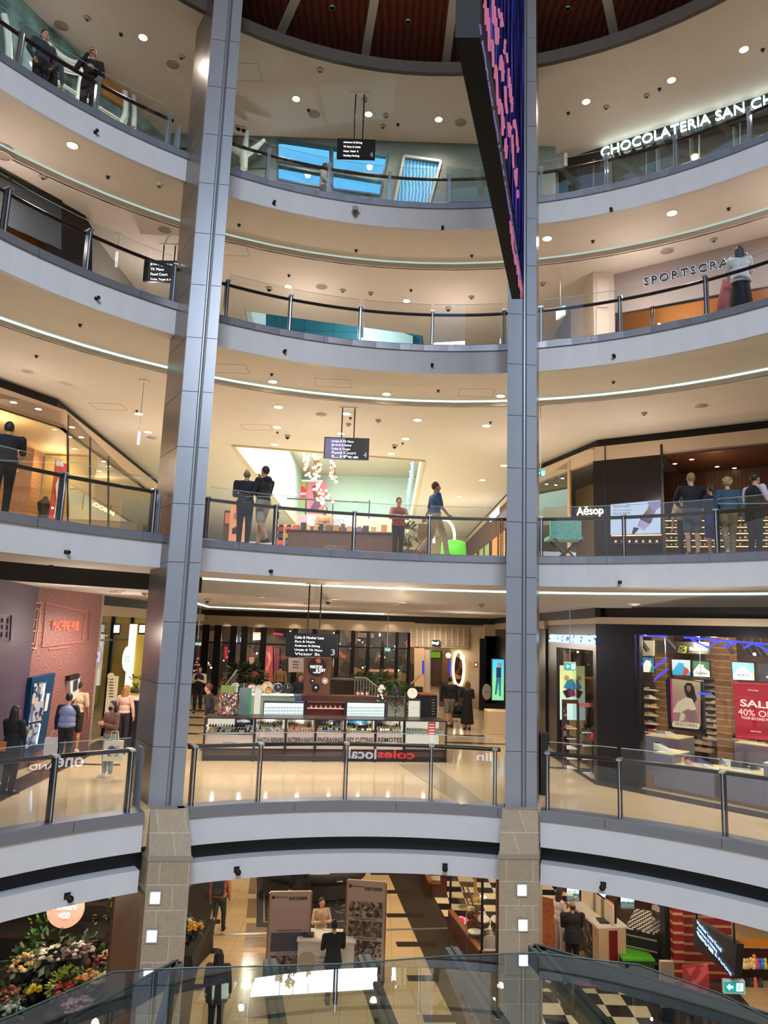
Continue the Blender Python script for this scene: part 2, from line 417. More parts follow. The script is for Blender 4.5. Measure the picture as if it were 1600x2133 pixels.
WOOD = wave_mat('timber roof panels','#854538','#5f2e24',1.6,'X',.5,2.5,3)
ZW = ZC6+1.55
sweep6('roof_timber_ceiling',[(RC+2.5,ZW),(RC-6.0,ZW),(RC-6.0,ZW+.1),(RC+2.5,ZW+.1)],WOOD)
sweep6('roof_side',[(RC+2.4,ZC6+.1),(RC+2.5,ZC6+.1),(RC+2.5,ZW),(RC+2.4,ZW)],mat('dark roof edge'))
RIB = mat('roof rib grey','#efe8e0',.7)
ths_ = []
for u1,v1,u2,v2 in [(615,0,580,80),(780,0,760,120),(945,0,928,140),(1265,0,1282,85)]:
    p = P(u1,v1,z=ZW-CAMZ); q = P(u2,v2,z=ZW-CAMZ); d = (q-p).normalized()
    struct(B().bar(p-d*6,q+d*2.0,.22,.05).build('roof_rib',RIB)); ths_.append(p)
for x in (-5.6,8.2): struct(B().bar((x*.55,8,ZW),(x*1.15,17.5,ZW),.22,.05).build('roof_rib',RIB))
for u,v in [(692,16),(850,45),(1183,18)]:
    p = P(u,v,z=ZW-CAMZ); t = thing('recessed_downlight',(p.x,p.y,p.z),'small unlit round downlight in the dark timber roof','ceiling light','unlit downlights in the timber roof')
    B().lathe((p.x,p.y,p.z),[(.05,-.02),(.085,-.02),(.085,.1),(.05,.1)],12).build('ring',STEEL,t)
    B().cyl((p.x,p.y,p.z),.05,0,.05,12).build('lens',BLK,t)

# ---- the two tall clad columns with stone feet
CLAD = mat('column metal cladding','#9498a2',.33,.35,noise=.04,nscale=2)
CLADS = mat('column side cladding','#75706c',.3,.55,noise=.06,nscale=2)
STONE = tile_mat('sandstone column tiles','#a3927c','#988772','#c2b7a6',.55,.42,rough=.6,swap='wall',gs=.006,noise=.15,nscale=18)
def column(name,y,rl,rr,depth,sh):
    """rl, rr: x/y ratios of the front's left and right edge; depth runs radially"""
    a = Vector((rl*y,y,0)); bq = Vector((rr*y,y+(.06 if rl < 0 else .05),0))
    f = (bq-a).normalized(); w = (bq-a).length; n = Vector((-f.y,f.x,0))   # n points away from the atrium
    if n.y < 0: n = -n
    n = Vector((sh[0],sh[1],0)).normalized()
    root = bpy.data.objects.new(name,None); COL.objects.link(root); root.location = (a.x,a.y,0); root['kind'] = 'structure'
    z0 = LV[3]['zt']-.1; z1 = ZC6+4.5
    def quadbox(s0,s1,d0,d1,za,zb_,m,nm):
        poly = [(a+f*s0+n*d0),(a+f*s1+n*d0),(a+f*s1+n*d1),(a+f*s0+n*d1)]
        return B().prism([(p.x,p.y) for p in poly],za,zb_).build(nm,m,root)
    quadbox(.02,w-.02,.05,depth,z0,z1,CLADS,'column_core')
    # cladding trays between dark joints
    zz = z0; th = 1.16; i = 0
    pan = B(); pan2 = B()
    while zz < z1:
        zt = min(zz+th-.012,z1)
        for s0,s1 in ((0,w*.5),(w*.66,w)):
            poly = [(a+f*s0),(a+f*s1),(a+f*s1+n*.06),(a+f*s0+n*.06)]
            pan.prism([(p.x,p.y) for p in poly],zz,zt)
        poly = [a+f*0+n*.06,a+f*.02+n*.06,a+f*.02+n*(depth+.01),a+f*0+n*(depth+.01)]
        pan2.prism([(p.x,p.y) for p in poly],zz,zt)
        poly = [a+f*(w-.02)+n*.06,a+f*w+n*.06,a+f*w+n*(depth+.01),a+f*(w-.02)+n*(depth+.01)]
        pan2.prism([(p.x,p.y) for p in poly],zz,zt)
        zz += th
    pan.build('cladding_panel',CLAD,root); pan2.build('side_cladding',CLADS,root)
    pts = a+f*(w*.58)+n*.06
    B().tube([(pts.x,pts.y,z0),(pts.x,pts.y,z1)],w*.07,10).build('corner_groove',mat('groove metal','#8d939d',.3,.5),root)
    # stone foot
    zf = z0-.02
    P4 = lambda s0,s1,d0,d1,z: [Vector((q.x,q.y,z)) for q in (a+f*s0+n*d0,a+f*s1+n*d0,a+f*s1+n*d1,a+f*s0+n*d1)]
    b = B(); up = P4(-.03,w+.03,-.27,depth,z0+.10); lo = P4(-.06,w+.06,-.52,depth,zf-.62)
    b.add(up+lo,[(0,1,2,3),(7,6,5,4),(0,4,5,1),(1,5,6,2),(2,6,7,3),(3,7,4,0)]); b.build('stone_haunch',STONE,root)
    b = B(); q = P4(-.06,w+.06,-.52,depth,0); b.prism([(p.x,p.y) for p in q],0,zf-.62); b.build('stone_shaft',STONE,root)
    q = P4(-.08,w+.08,-.54,depth,0); B().prism([(p.x,p.y) for p in q],zf-.70,zf-.62).build('stone_ledge',mat('stone ledge','#8b8073',.6),root)
    return root,a,f,n,w
colL = column('column',14.1,-.2965,-.2525,1.3,(-.53,.85))
_r,_a,_f,_n,_w = colL
q = [_a+_f*s+_n*d for s,d in ((-.12,-.5),(-.065,-.5),(-.065,1.35),(-.12,1.35))]
B().prism([(p.x,p.y) for p in q],0,ZB2-.02).build('timber_side',mat('brown timber side','#6b4a35',.5,noise=.15,nscale=5),_r)
colR = column('column',14.98,.1722,.2150,1.35,(.25,.97))
# square lamps on the stone shafts
LAMP = glow('cool square lamp','#eef4ff',9)
def sqlamp(c,u,v,lab):
    root,a,f,n,w = c
    fn = Vector((f.y,-f.x,0))
    o = a+n*(-.54); p = P(u,v,wall=((o.x,o.y),(o.x+f.x,o.y+f.y)))
    t = thing('square_wall_lamp',tuple(p),lab,'wall lamp','lit square lamps on the stone columns')
    M = Matrix((f,n,Vector((0,0,1)))).transposed()
    B().box(p,(.2,.03,.22),M=M).build('housing',STEEL,t)
    B().box(p-n*.02,(.15,.02,.17),M=M).build('diffuser',LAMP,t)
for u,v,s in [(322,1870,'upper'),(315,1950,'middle'),(308,2030,'lower')]: sqlamp(colL,u,v,'%s of three glowing square lamps on the wider stone column near flowers' % s)
for u,v,s in [(1088,1854,'upper'),(1090,1927,'middle'),(1091,2000,'lower')]: sqlamp(colR,u,v,'%s of three glowing square lamps on the stone column beside checkered floor shop' % s)

# ---- glass railings
HR = {3: (1.06,1.28),4: (.90,1.14),5: (.90,1.10),6: (.82,1.02)}
POSTPX = {
 3: [[(105,1715),(265,1692)],[(400,1680),(540,1672),(720,1668),(897,1672),(1030,1680)],[(1140,1688),(1290,1708),(1505,1745)]],
 4: [[(130,1085),(320,1110)],[(432,1122),(575,1135),(735,1148),(893,1155),(1045,1160)],[(1128,1160),(1300,1158),(1487,1150)]],
 5: [[(5,488),(190,560),(366,625)],[(470,662),(603,690),(750,708),(900,719),(1050,718)],[(1127,712),(1290,690),(1465,650)]],
 6: [[(56,127),(214,219),(358,292)],[(478,342),(561,368),(686,398),(811,416),(935,424),(1045,424)],[(1127,410),(1262,385),(1405,346),(1559,292)]]}
SIDE = ['left of the left column','between the two tall columns','right of the right column']
LVN = {3: 'watch kiosk',4: 'second gallery up',5: 'third gallery up',6: 'topmost gallery'}
DARKRAIL = mat('dark bronze handrail','#1c1417',.3,.3); POSTM = mat('dark steel post','#3a3c42',.3,.6)
for L in (3,4,5,6):
    d = LV[L]; R = d['R']; zt = d['zt']; hr,hg = HR[L]
    for si,seg in enumerate(POSTPX[L]):
        ths = [theta(L,u,v) for u,v in seg]
        st = radians(9.2)
        if si == 0:
            while ths[0] > radians(-95): ths.insert(0,ths[0]-st)
        if si == 2:
            while ths[-1] < radians(95): ths.append(ths[-1]+st)
        mid = rp_(L,R+.14,(ths[0]+ths[-1])/2)
        t = thing('glass_railing',(mid[0],mid[1],zt),'curved glass railing on the %s, %s' % ('level of the watch kiosk' if L == 3 else LVN[L],SIDE[si]),'railing','atrium glass railings')
        t0,t1 = ths[0]-.012,ths[-1]+.012
        n = max(8,int((t1-t0)/radians(2)))
        for i in range(len(ths)-1):
            a,b_ = ths[i]+.004,ths[i+1]-.004
            # flat pane leaning nowhere: two straight sheets per bay follow the curve
            bb = B(); k = 1
            for j in range(k):
                p0 = rp_(L,R+.10,a+(b_-a)*j/k); p1 = rp_(L,R+.10,a+(b_-a)*(j+1)/k)
                vs = [(p0[0],p0[1],zt+.01),(p1[0],p1[1],zt+.01),(p1[0],p1[1],zt+hg),(p0[0],p0[1],zt+hg)]
                bb.add(vs,[(0,1,2,3)])
            bb.build('glass_panel',GL,t)
            e = B(); e.tube([(*rp_(L,R+.10,a+(b_-a)*j/6),zt+hg) for j in range(7)],.006,4); e.build('glass_edge',mat('pale glass edge','#b9c9bd',.2),t)
        for th in ths:
            b = B()
            for s in (-.028,.028):
                q0 = rp_(L,R+.06,th+s/R); q1 = rp_(L,R+.20,th+s/R)
                b.bar((q0[0],q0[1],zt+hr/2),(q1[0],q1[1],zt+hr/2),.016,hr)
            b.build('post',STEEL if L == 6 else POSTM,t)
            q0 = rp_(L,R+.055,th); B().box((q0[0],q0[1],zt+hr/2),(.02,.02,hr)).build('post_edge',STEEL,t)
            q0 = rp_(L,R+.02,th); q1 = rp_(L,R+.3,th)
            B().bar((q0[0],q0[1],zt+hr+.005),(q1[0],q1[1],zt+hr+.005),.1,.035).build('post_cap',STEEL,t)
        m_ = 40
        B().tube([(*rp_(L,R+.22,t0+(t1-t0)*j/m_),zt+hr-.02) for j in range(m_+1)],.04,8).build('handrail',DARKRAIL,t)
        # return panels beside the columns
        for th,sg in ((ths[0],1),(ths[-1],-1)):
            if abs(th) > radians(50): continue
            b = B()
            for kk in range(3):
                q = rp_(L,R+.3+kk*.14,th-sg*.03); b.bar((q[0],q[1],zt),(q[0],q[1],zt+hr),.05,.09,up=(q[0],q[1],0))
            b.build('end_post',mat('dull steel','#6d7078',.4,.6),t)
# trim joints: fine dark lines every few metres
for L in (3,4,5,6):
    d = LV[L]
    for k in range(-6,7):
        th = radians(-2+k*13.5); q = rp_(L,d['R']-.055,th)
        q2 = rp_(L,d['R']-.045,th)
        struct(B().bar((q[0],q[1],d['zt']-.1),(q2[0],q2[1],d['zt']-.1),.008,.16).build('trim_joint',BLK))
# ================================================================== WALLS OF THE GALLERIES
def wallp(name,line,z0,z1,m,th=.12,side=1,parent=None):
    """vertical wall along a plan polyline; thickness grows to the left (side=1) of its direction"""
    b = B()
    for (ax,ay),(bx,by) in zip(line[:-1],line[1:]):
        d = Vector((bx-ax,by-ay)).normalized(); n = Vector((-d.y,d.x))*side*th
        b.prism([(ax,ay),(bx,by),(bx+n.x,by+n.y),(ax+n.x,ay+n.y)],z0,z1)
    o = b.build(name,m,parent,center=False)
    if parent is None: struct(o)
    return o
Z3 = LV[3]['zt']; Z4 = LV[4]['zt']; Z5 = LV[5]['zt']; Z6 = LV[6]['zt']
CREAM = mat('cream painted wall','#d8c4a3',.6)
GREYW = mat('warm grey wall','#a49a92',.6)
DKWALL = mat('dark charcoal shopfront','#1c1a1f',.3,.2)
MULL = mat('black mullion','#17161a',.3,.4)
SHOPGL = glassm('shopfront glass',(.93,.95,.94),1.5,.8)
def seigaiha(key,c1,c2):
    m,nt,b = nodes_mat(key)
    t = nt.nodes.new('ShaderNodeTexCoord'); s = nt.nodes.new('ShaderNodeSeparateXYZ'); nt.links.new(t.outputs['Object'],s.inputs[0])
    def M(op,a,bb=None):
        n = nt.nodes.new('ShaderNodeMath'); n.operation = op
        for i,x in enumerate((a,bb)):
            if x is None: continue
            if isinstance(x,(int,float)): n.inputs[i].default_value = x
            else: nt.links.new(x,n.inputs[i])
        return n.outputs[0]
    W = .72; H = .27
    row = M('FLOOR',M('DIVIDE',s.outputs[2],H)); off = M('MULTIPLY',M('FRACT',M('MULTIPLY',row,.5)),W)
    u = M('SUBTRACT',M('FRACT',M('DIVIDE',M('ADD',s.outputs[1],off),W)),.5); u = M('MULTIPLY',u,W)
    v = M('MULTIPLY',M('FRACT',M('DIVIDE',s.outputs[2],H)),H)
    rr = M('SQRT',M('ADD',M('MULTIPLY',u,u),M('MULTIPLY',v,v)))
    f = M('FRACT',M('DIVIDE',rr,.09)); k = M('LESS_THAN',f,.38)
    mx = nt.nodes.new('ShaderNodeMix'); mx.data_type = 'RGBA'; nt.links.new(k,mx.inputs[0])
    mx.inputs[6].default_value = (*lin(c1),1); mx.inputs[7].default_value = (*lin(c2),1); nt.links.new(mx.outputs[2],b.inputs['Base Color']); b.inputs['Roughness'].default_value = .5
    return m
# ---- level 3
PL = [(-7.0,12.2),(-8.0,17.0)]; PK = [(-8.0,17.0),(-7.75,20.4)]
wallp('wall_left',PL,Z3,ZC3,seigaiha('purple wave mural','#4a3a52','#33263c'))
wallp('wall_left',PK,Z3,ZC3,seigaiha('pink wave mural','#8a5f5a','#6b4644'))
wallp('wall_left',[(-7.75,20.4),(-9.6,20.5)],Z3,ZC3,GREYW)
BY = 36.0
zdb = P(600,1287,y=BY).z; zbt = P(600,1309,y=BY).z
wallp('wall_back',[(-12,BY+4.5),(9,BY+4.5)],Z3,ZC3,vor_mat('busy dim shop interior',[(0,'#2b2320'),(.4,'#4a3a2e'),(.6,'#6a5038'),(.75,'#2a2c30'),(.88,'#8a6a4a'),(.96,'#a8482e')],1.6))
wallp('wall_bulkhead',[(-9,BY),(1.7,BY)],zbt,zdb,CREAM,.2)
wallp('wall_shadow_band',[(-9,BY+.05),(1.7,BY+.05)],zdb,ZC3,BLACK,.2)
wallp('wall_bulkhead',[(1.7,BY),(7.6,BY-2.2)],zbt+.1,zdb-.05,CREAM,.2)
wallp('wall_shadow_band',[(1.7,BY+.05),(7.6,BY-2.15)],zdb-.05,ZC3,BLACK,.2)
SK0 = (5.31,18.0); SKD = Vector((2.56,-2.8)).normalized(); SKN = Vector((-SKD.y,SKD.x))
SKF = [SK0,(SK0[0]+SKD.x*10,SK0[1]+SKD.y*10)]
def off(line,d,n=SKN): return [(p[0]+n.x*d,p[1]+n.y*d) for p in line]
wallp('wall_right',[(5.25,33.4),(5.25,23.2)],Z3,ZC3-.5,DKWALL,.15)
wallp('wall_right_bulkhead',[(5.22,33.4),(5.22,23.2)],ZC3-.5,ZC3-.25,mat('beige bulkhead','#b8a48f',.6),.18)
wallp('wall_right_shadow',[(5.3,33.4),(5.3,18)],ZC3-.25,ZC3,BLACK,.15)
# ---- level 4 : left shop, right shop
K4 = [(-10.6,16.0),(-8.95,19.4),(-9.6,31.0)]
A4 = [(5.35,25.0),(6.35,21.55),(10.35,18.95),(13.5,16.9)]
GY4 = 46.0
wallp('wall_far',[(-5.6,GY4),(9.5,GY4)],Z4,ZC4,CREAM)
wallp('wall_far_upper',[(-5.6,GY4-.3),(2,GY4-.3)],Z5-.2,ZC5,mat('bright mint wall','#d9efe6',.6))
wallp('wall_side',[(5.3,45.9),(5.3,25.1)],Z4,ZC4-.35,mat('brown timber shopfronts','#5a3423',.5),.1)
wallp('wall_side_bulkhead',[(5.25,45.9),(5.25,25.1)],ZC4-.35,ZC4-.15,CREAM)
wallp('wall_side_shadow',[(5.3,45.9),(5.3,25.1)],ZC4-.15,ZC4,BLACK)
# edge of the opening seen through the level 4 ceiling
b = B()
for (ax,ay),(bx,by) in zip(VOID,VOID[1:]+VOID[:1]): b.bar((ax,ay,ZC4+.25),(bx,by,ZC4+.25),.12,.6)
struct(b.build('trim_void_edge',mat('void edge cream','#cdbf9f',.6),center=False))
# cool light that falls down this opening
area_light('void_skylight',(-1.8,34.0,ZC5-.25),6.0,3300,(.84,.98,.95),(0,0,0),14)
wallp('wall_void_left',[(-5.3,24),(-5.3,45.5)],Z5,ZC5,mat('mint wall','#c9ddd2',.6),.1)
for k in range(10):
    y = 25.6+k*1.75; x = 1.22+.012*(k)
    p = thing('steel_post',(x,y,Z5),'grey steel balustrade post in the row along the opening above the coffee counter','post','posts along the upper opening')
    B().box((x,y,Z5+.55),(.09,.12,1.1)).build('shaft',mat('grey steel paint','#8b9aa0',.4,.4),p)
    B().box((x,y,Z5+1.12),(.16,.2,.04)).build('cap',STEEL,p)
for k in range(5):
    y = 27+k*3.6; struct(B().box((-1.8,y,ZC5+.6),(7.2,.25,.5)).build('beam',mat('pale beam','#bcd3cc',.5)))
# ---- level 5
S5 = [(5.4,20.5),(5.45,18.25),(6.05,18.35),(9.15,16.2),(12.6,13.8)]
L5L = [(-9.9,12.6),(-8.65,14.8),(-7.75,16.1),(-7.55,20.5),(-8.2,30)]
wallp('wall_right',S5[:3],Z5,ZC5,mat('pale panelled wall','#cbbcad',.55))
wallp('wall_far',[(-9,45.9),(9,45.9)],Z5,ZC5,mat('bright mint wall'))
wallp('wall_right_far',[(5.5,40),(5.4,20.4)],Z5,ZC5,mat('yellow cream wall'),.1)
wallp('wall_left_far',[(-7.6,20.5),(-8.2,40)],Z5,ZC5,mat('yellow cream wall'),.1)
# ---- level 6
S6 = [(4.6,22.5),(4.75,19.6),(9.55,16.55),(14,13.7)]

zt6 = ZC6
# ================================================================== CEILING FITTINGS
DL = glow('warm downlight lens','#ffe6b8',14)
DLR = mat('white downlight ring','#d8d2c8',.5)
dl_proto = None
def downlight(u,v,z,where,r=.1,watt=260,cone=150):
    global dl_proto
    p = P(u,v,z=z)
    if dl_proto is None:
        dl_proto = thing('recessed_downlight',tuple(p),'x','ceiling light')
        b = B(); b.lathe((p.x,p.y,p.z),[(.1,-.005),(.125,-.012),(.125,.02),(.1,.02)],20); b.build('trim_ring',DLR,dl_proto)
        b = B(); b.cyl((p.x,p.y,p.z),.1,-.004,.015,20); b.build('lens',DL,dl_proto)
        t = dl_proto
    else:
        t = copy_tree(dl_proto)
    t.location = p; t.scale = (r/.1,)*3
    t['label'] = 'warm lit round downlight in the ceiling %s' % where; t['group'] = 'round downlights %s' % where
    if watt:
        d = bpy.data.lights.new('downlight_lamp','SPOT'); d.energy = watt; d.color = WARM; d.spot_size = radians(cone); d.spot_blend = .6; d.shadow_soft_size = .09
        o = bpy.data.objects.new('downlight_lamp',d); COL.objects.link(o); o.location = (p.x,p.y,p.z-.05)
    return t
for u,v in [(298,78),(617,206),(768,238),(914,249),(1221,212),(1399,167),(1550,103)]:
    downlight(u,v,ZC6-CAMZ,'over the topmost gallery',.1,125,160)
for u,v in [(151,303),(1140,497),(1400,444)]: downlight(u,v,LV[6]['zb']-CAMZ,'in the soffit below the topmost gallery',.11,160)
for u,v in [(600,597),(847,627)]: downlight(u,v,ZC5-CAMZ,'over the third gallery up',.1,180)
for u,v in [(568,795),(805,821),(1043,825)]: downlight(u,v,LV[5]['zb']-CAMZ,'in the soffit beside the cove strip',.11,260)
for i,(u,v) in enumerate([(580,848),(722,862),(870,875),(1013,887),(577,890),(710,903),(845,914),(572,926),(815,945),(1050,970),(1005,1000),(957,1035),(289,862),(308,900)]):
    downlight(u,v,ZC4-CAMZ,'over the second gallery up',.12,240 if i % 2 == 0 else 150)
for u,v in [(10,1174),(600,1220),(840,1228),(1022,1234),(1370,1240)]: downlight(u,v,LV[4]['zb']-CAMZ,'in the soffit over the watch kiosk gallery',.13,330)
for u,v in [(545,1244),(695,1248),(842,1255),(826,1259),(240,1234),(330,1236)]: downlight(u,v,ZC3-CAMZ-.02,'deep over the watch kiosk',.12,300)
for x,y in [(-2.2,22),(-6,23),(3.4,23.5),(-5,28),(0.5,28),(4,29),(-6.5,33),(-2,33),(2,33.5),(-6.3,17.5),(5.4,15.5),(8.5,13.2)]:
    t = copy_tree(dl_proto); t.location = (x,y,ZC3-.01); t['label'] = 'warm lit round downlight in the ceiling deep over the watch kiosk'; t['group'] = 'round downlights deep over the watch kiosk'
    d = bpy.data.lights.new('downlight_lamp','SPOT'); d.energy = 240; d.color = WARM; d.spot_size = radians(150); d.spot_blend = .6; d.shadow_soft_size = .09
    o = bpy.data.objects.new('downlight_lamp',d); COL.objects.link(o); o.location = (x,y,ZC3-.07)
# warm fill lamps added in the galleries and shops, bare points without fittings
def lamp(x,y,z,w,col=WARM,r=.03):
    r = .03
    d = bpy.data.lights.new('fill_lamp','POINT'); d.energy = w; d.color = col; d.shadow_soft_size = r
    o = bpy.data.objects.new('fill_lamp',d); COL.objects.link(o); o.location = (x,y,z); return o
for x,y in [(-8,22),(-2,21),(4,22),(7,19.5),(-9.5,17),(-2,36),(3.5,33)]: lamp(x,y,Z4+2.2,75)
for x,y in [(-6.5,18.5),(-2.5,20),(2,20.3),(6.2,17),(-8.5,14.0),(9,14.5),(-3,30),(2,32)]: lamp(x,y,Z5+1.6,55,(1,.84,.74))
for x,y in [(-8,14.5),(-4,18.8),(1,19.5),(6,17.5),(9,14.8)]: lamp(x,y,Z6+1.7,16,(1,.87,.8))
for x,y in [(-6.5,15.5),(-6.5,19),(0,17.6),(6.3,14.7),(-3,24),(3,26),(0,33)]: lamp(x,y,Z3+3.1,60)
# lower level fill lamps added under its ceiling
for x,y in [(-6.5,17),(-2.5,20),(1.5,20),(6,18),(-4,26),(0,25),(4,25),(8,22),(-8,22),(9,16.5)]: lamp(x,y,3.1,150,(1,.84,.64),.12)
# ================================================================== SIGNS, SHOPS (upper levels)
def wnorm(wall):
    (ax,ay),(bx,by) = wall; d = Vector((bx-ax,by-ay,0)).normalized(); n = Vector((-d.y,d.x,0))
    m = Vector(((ax+bx)/2,(ay+by)/2,0))
    if n.dot(-m) < 0: n = -n
    if d.x < 0 and abs(d.x) > .01: d = -d
    if d.cross(Vector((0,0,1))).dot(n) < 0: d = -d     # right direction as seen from the atrium
    return d,n          # n points toward the viewer
def onw(wall,pts,out=0.0):
    d,n = wnorm(wall); w = [(p[0]+n.x*out,p[1]+n.y*out) for p in wall]
    return [P(u,v,wall=w) for u,v in pts]
def slab(wall,px,th,bld=None,out=0.0):
    """panel outline given in photo pixels, standing on a vertical wall plane, with thickness th behind its face"""
    d,n = wnorm(wall); q = onw(wall,px,out); b = bld or B(); k = len(q)
    area = sum((q[i]-q[0]).cross(q[(i+1) % k]-q[0]).dot(n) for i in range(1,k-1))
    if area < 0: q = q[::-1]
    b.add(q+[p-n*th for p in q],[tuple(range(k)),tuple(range(2*k-1,k-1,-1))]+[(i,k+i,k+(i+1) % k,(i+1) % k) for i in range(k)])
    return b
def R4(u0,v0,u1,v1): return [(u0,v0),(u1,v0),(u1,v1),(u0,v1)]
def rectw(wall,u0,v0,u1,v1,th,bld=None,out=0.0):
    """true upright rectangle on the wall: its opposite corners at the two pixels"""
    d,n = wnorm(wall); a,c = onw(wall,[(u0,v0),(u1,v1)],out)
    b = bld or B(); q = [a,Vector((c.x,c.y,a.z)),c,Vector((a.x,a.y,c.z))]
    area = (q[1]-q[0]).cross(q[2]-q[0]).dot(n)
    if area < 0: q = q[::-1]
    return b.add(q+[p-n*th for p in q],[(0,1,2,3),(7,6,5,4)]+[(i,4+i,4+(i+1) % 4,(i+1) % 4) for i in range(4)])
def ctr(wall,px,out=0.0):
    q = onw(wall,px,out); return sum(q,Vector())/len(q)
def wtext(name,s,wall,ul,vl,ur,vr,hpx,m,parent=None,out=.05,ext=.02,bold=0,shear=0,spacing=1):
    d,n = wnorm(wall); a,c = onw(wall,[(ul,vl),(ur,vr)],out)
    um,vm = (ul+ur)/2,(vl+vr)/2
    t,bt = onw(wall,[(um,vm-hpx/2),(um,vm+hpx/2)],out)
    return text(name,s,(a+c)/2,d,m,w=(a-c).length,h=abs(t.z-bt.z),ext=ext,bold=bold,parent=parent,shear=shear,spacing=spacing)
def yw(y): return [(-10,y),(10,y)]
NEON = glow('white neon','#e6fff6',5)
WTXT = glow('white lit lettering','#ffffff',2.2)
BTXT = mat('black lettering','#151515',.5)
SCRN = mat('black screen glass','#0a0a10',.45,spec=.3)

# ---- hanging wayfinding signs
def waysign(u0,v0,u1,v1,y,rods,rodtop,ztop,lines,num,label,purple=False,tl=0,wall=None):
    wall = wall or yw(y); c = ctr(wall,[(u0,v0),(u1,v1)])
    t = thing('hanging_direction_sign',tuple(c),label,'sign')
    px = [(u0,v0),(u1,v0+tl),(u1,v1),(u0,v1-tl)]
    b = rectw(wall,u0,v0,u1,v1,.09); sb = b.build('sign_box',SCRN,t)
    if purple:
        rectw(wall,u0+2,v0+2,u0+(u1-u0)*.45,v1-2,.004,out=.004).build('purple_field',mat('purple screen field','#3d2f63',.3,emit=.25,ecol='#3d2f63'),sb)
    H = v1-v0; n = len(lines)
    for i,(s,k) in enumerate(lines):
        v = v0+H*(.17+.66*i/max(1,n-1)) if n > 1 else (v0+v1)/2
        um = u0+(u1-u0)*.16
        wtext('lettering',s,wall,um,v+tl*.3,um+(u1-u0)*k,v+tl*.3+(u1-u0)*k*.034,H*.11,WTXT,sb,.012,.003)
    if num: wtext('level_number',num,wall,u1-(u1-u0)*.12,v1-H*.2,u1-(u1-u0)*.04,v1-H*.2,H*.24,mat('grey lit number','#8a8a92',.5,emit=.6),sb,.012,.003)
    b = B()
    for uu in rods:
        top = P(uu,rodtop,wall=wall); bot = P(uu,v0+2,wall=wall)
        off = -wnorm(wall)[1]*.045
        b = B(); b.tube([bot+off,Vector((bot.x+off.x,bot.y+off.y,ztop))],.018,6); b.build('hanging_rod',DARKM,t)
    q = P((rods[0]+rods[1])/2,v0,wall=wall); B().box((q.x,q.y+.05,ztop-.01),(.5,.12,.02)).build('ceiling_plate',DLR,t)
y6 = P(745,192,z=ZC6-CAMZ).y
waysign(703,288,781,330,y6,(737,755),192,ZC6,[('Anderson St Dining',.5),('TK Maxx & Uniqlo',.46),('Hoyts  Rebel  K',.4),('Rooftop Parking',.42)],'6','black hanging direction sign before the blue windows of the topmost gallery',tl=3)
y4 = P(725,848,z=ZC4-CAMZ).y
waysign(676,910,768,958,y4,(711,737),848,ZC4,[('Uniqlo & TK Maxx',.5),('JB Hi-Fi & Rebel',.45),('Coles & Target',.42),('Food Court',.55),('Lifts',.6)],'4','purple and black hanging direction sign numbered 4 beside the globe chandelier',purple=True,tl=2)
y3 = P(653,1216,z=LV[4]['zb']-CAMZ).y
waysign(597,1318,702,1370,y3,(640,665),1216,LV[4]['zb'],[('Coles & Hawker Lane',.58),('Zara & Hoyts',.4),('Anderson St Dining',.5),('Uniqlo & TK Maxx',.55),('Victor St',.5)],'3','black hanging direction sign numbered 3 above the watch kiosk',tl=2)
p5 = P(345,508,z=ZC5-CAMZ)
waysign(301,541,379,588,p5.y,(338,362),508,ZC5,[('JB Hi-Fi, Rebel & Uniqlo',.7),('TK Maxx',.36),('Food Court',.45),('Coles, Target & Aldi',.62)],'','black hanging direction sign on the third gallery beside the left column',tl=4)

# ---- the big hanging screen
q0 = Vector((.80,6.35,0)); q1 = Vector((2.34,12.0,0)); a0 = Vector((.55,6.36,0)); a1 = Vector((2.14,12.02,0))
zb_ = CAMZ+5.88; zt_ = CAMZ+14.0
t = thing('hanging_video_screen',(1.4,9.2,zb_),'tall black framed video screen hanging in the atrium before the right column','screen')
b = B(); b.prism([(q0.x,q0.y),(q1.x,q1.y),(a1.x,a1.y),(a0.x,a0.y)],zb_,zt_); b.build('casing',mat('screen casing black','#050508',.7,spec=.2),t)
m,nt,bs = nodes_mat('screen picture')
tcn = nt.nodes.new('ShaderNodeTexCoord'); mp = nt.nodes.new('ShaderNodeMapping'); nt.links.new(tcn.outputs['Object'],mp.inputs[0])
mp.inputs['Scale'].default_value = (.0,6.0,.35)
nz = nt.nodes.new('ShaderNodeTexNoise'); nz.inputs['Scale'].default_value = 1.6; nz.inputs['Detail'].default_value = 5; nt.links.new(mp.outputs[0],nz.inputs['Vector'])
rr = ramp(nt,[(.0,'#030308'),(.47,'#0a0818'),(.56,'#1a1c50'),(.62,'#2f3f96'),(.68,'#6a3a8c'),(.78,'#c8506a')],'LINEAR'); nt.links.new(nz.outputs['Fac'],rr.inputs[0])
em = nt.nodes.new('ShaderNodeEmission'); nt.links.new(rr.outputs[0],em.inputs[0]); em.inputs[1].default_value = 1.2
nt.links.new(em.outputs[0],nt.nodes['Material Output'].inputs[0])
f = (q1-q0).normalized(); nrm = Vector((f.y,-f.x,0))
def spt(s,z,o=.012): p = q0+(q1-q0)*s+nrm*o; return Vector((p.x,p.y,z))
b = B(); b.add([spt(.03,zb_+.55),spt(.985,zb_+.22),spt(.985,zt_),spt(.03,zt_)],[(0,1,2,3)]); b.build('display',m,t)
PINK = glow('pink script stroke','#d67c9c',.8)
random.seed(3)
swl = [(q0.x,q0.y),(q1.x,q1.y)]; nn = nrm*.03
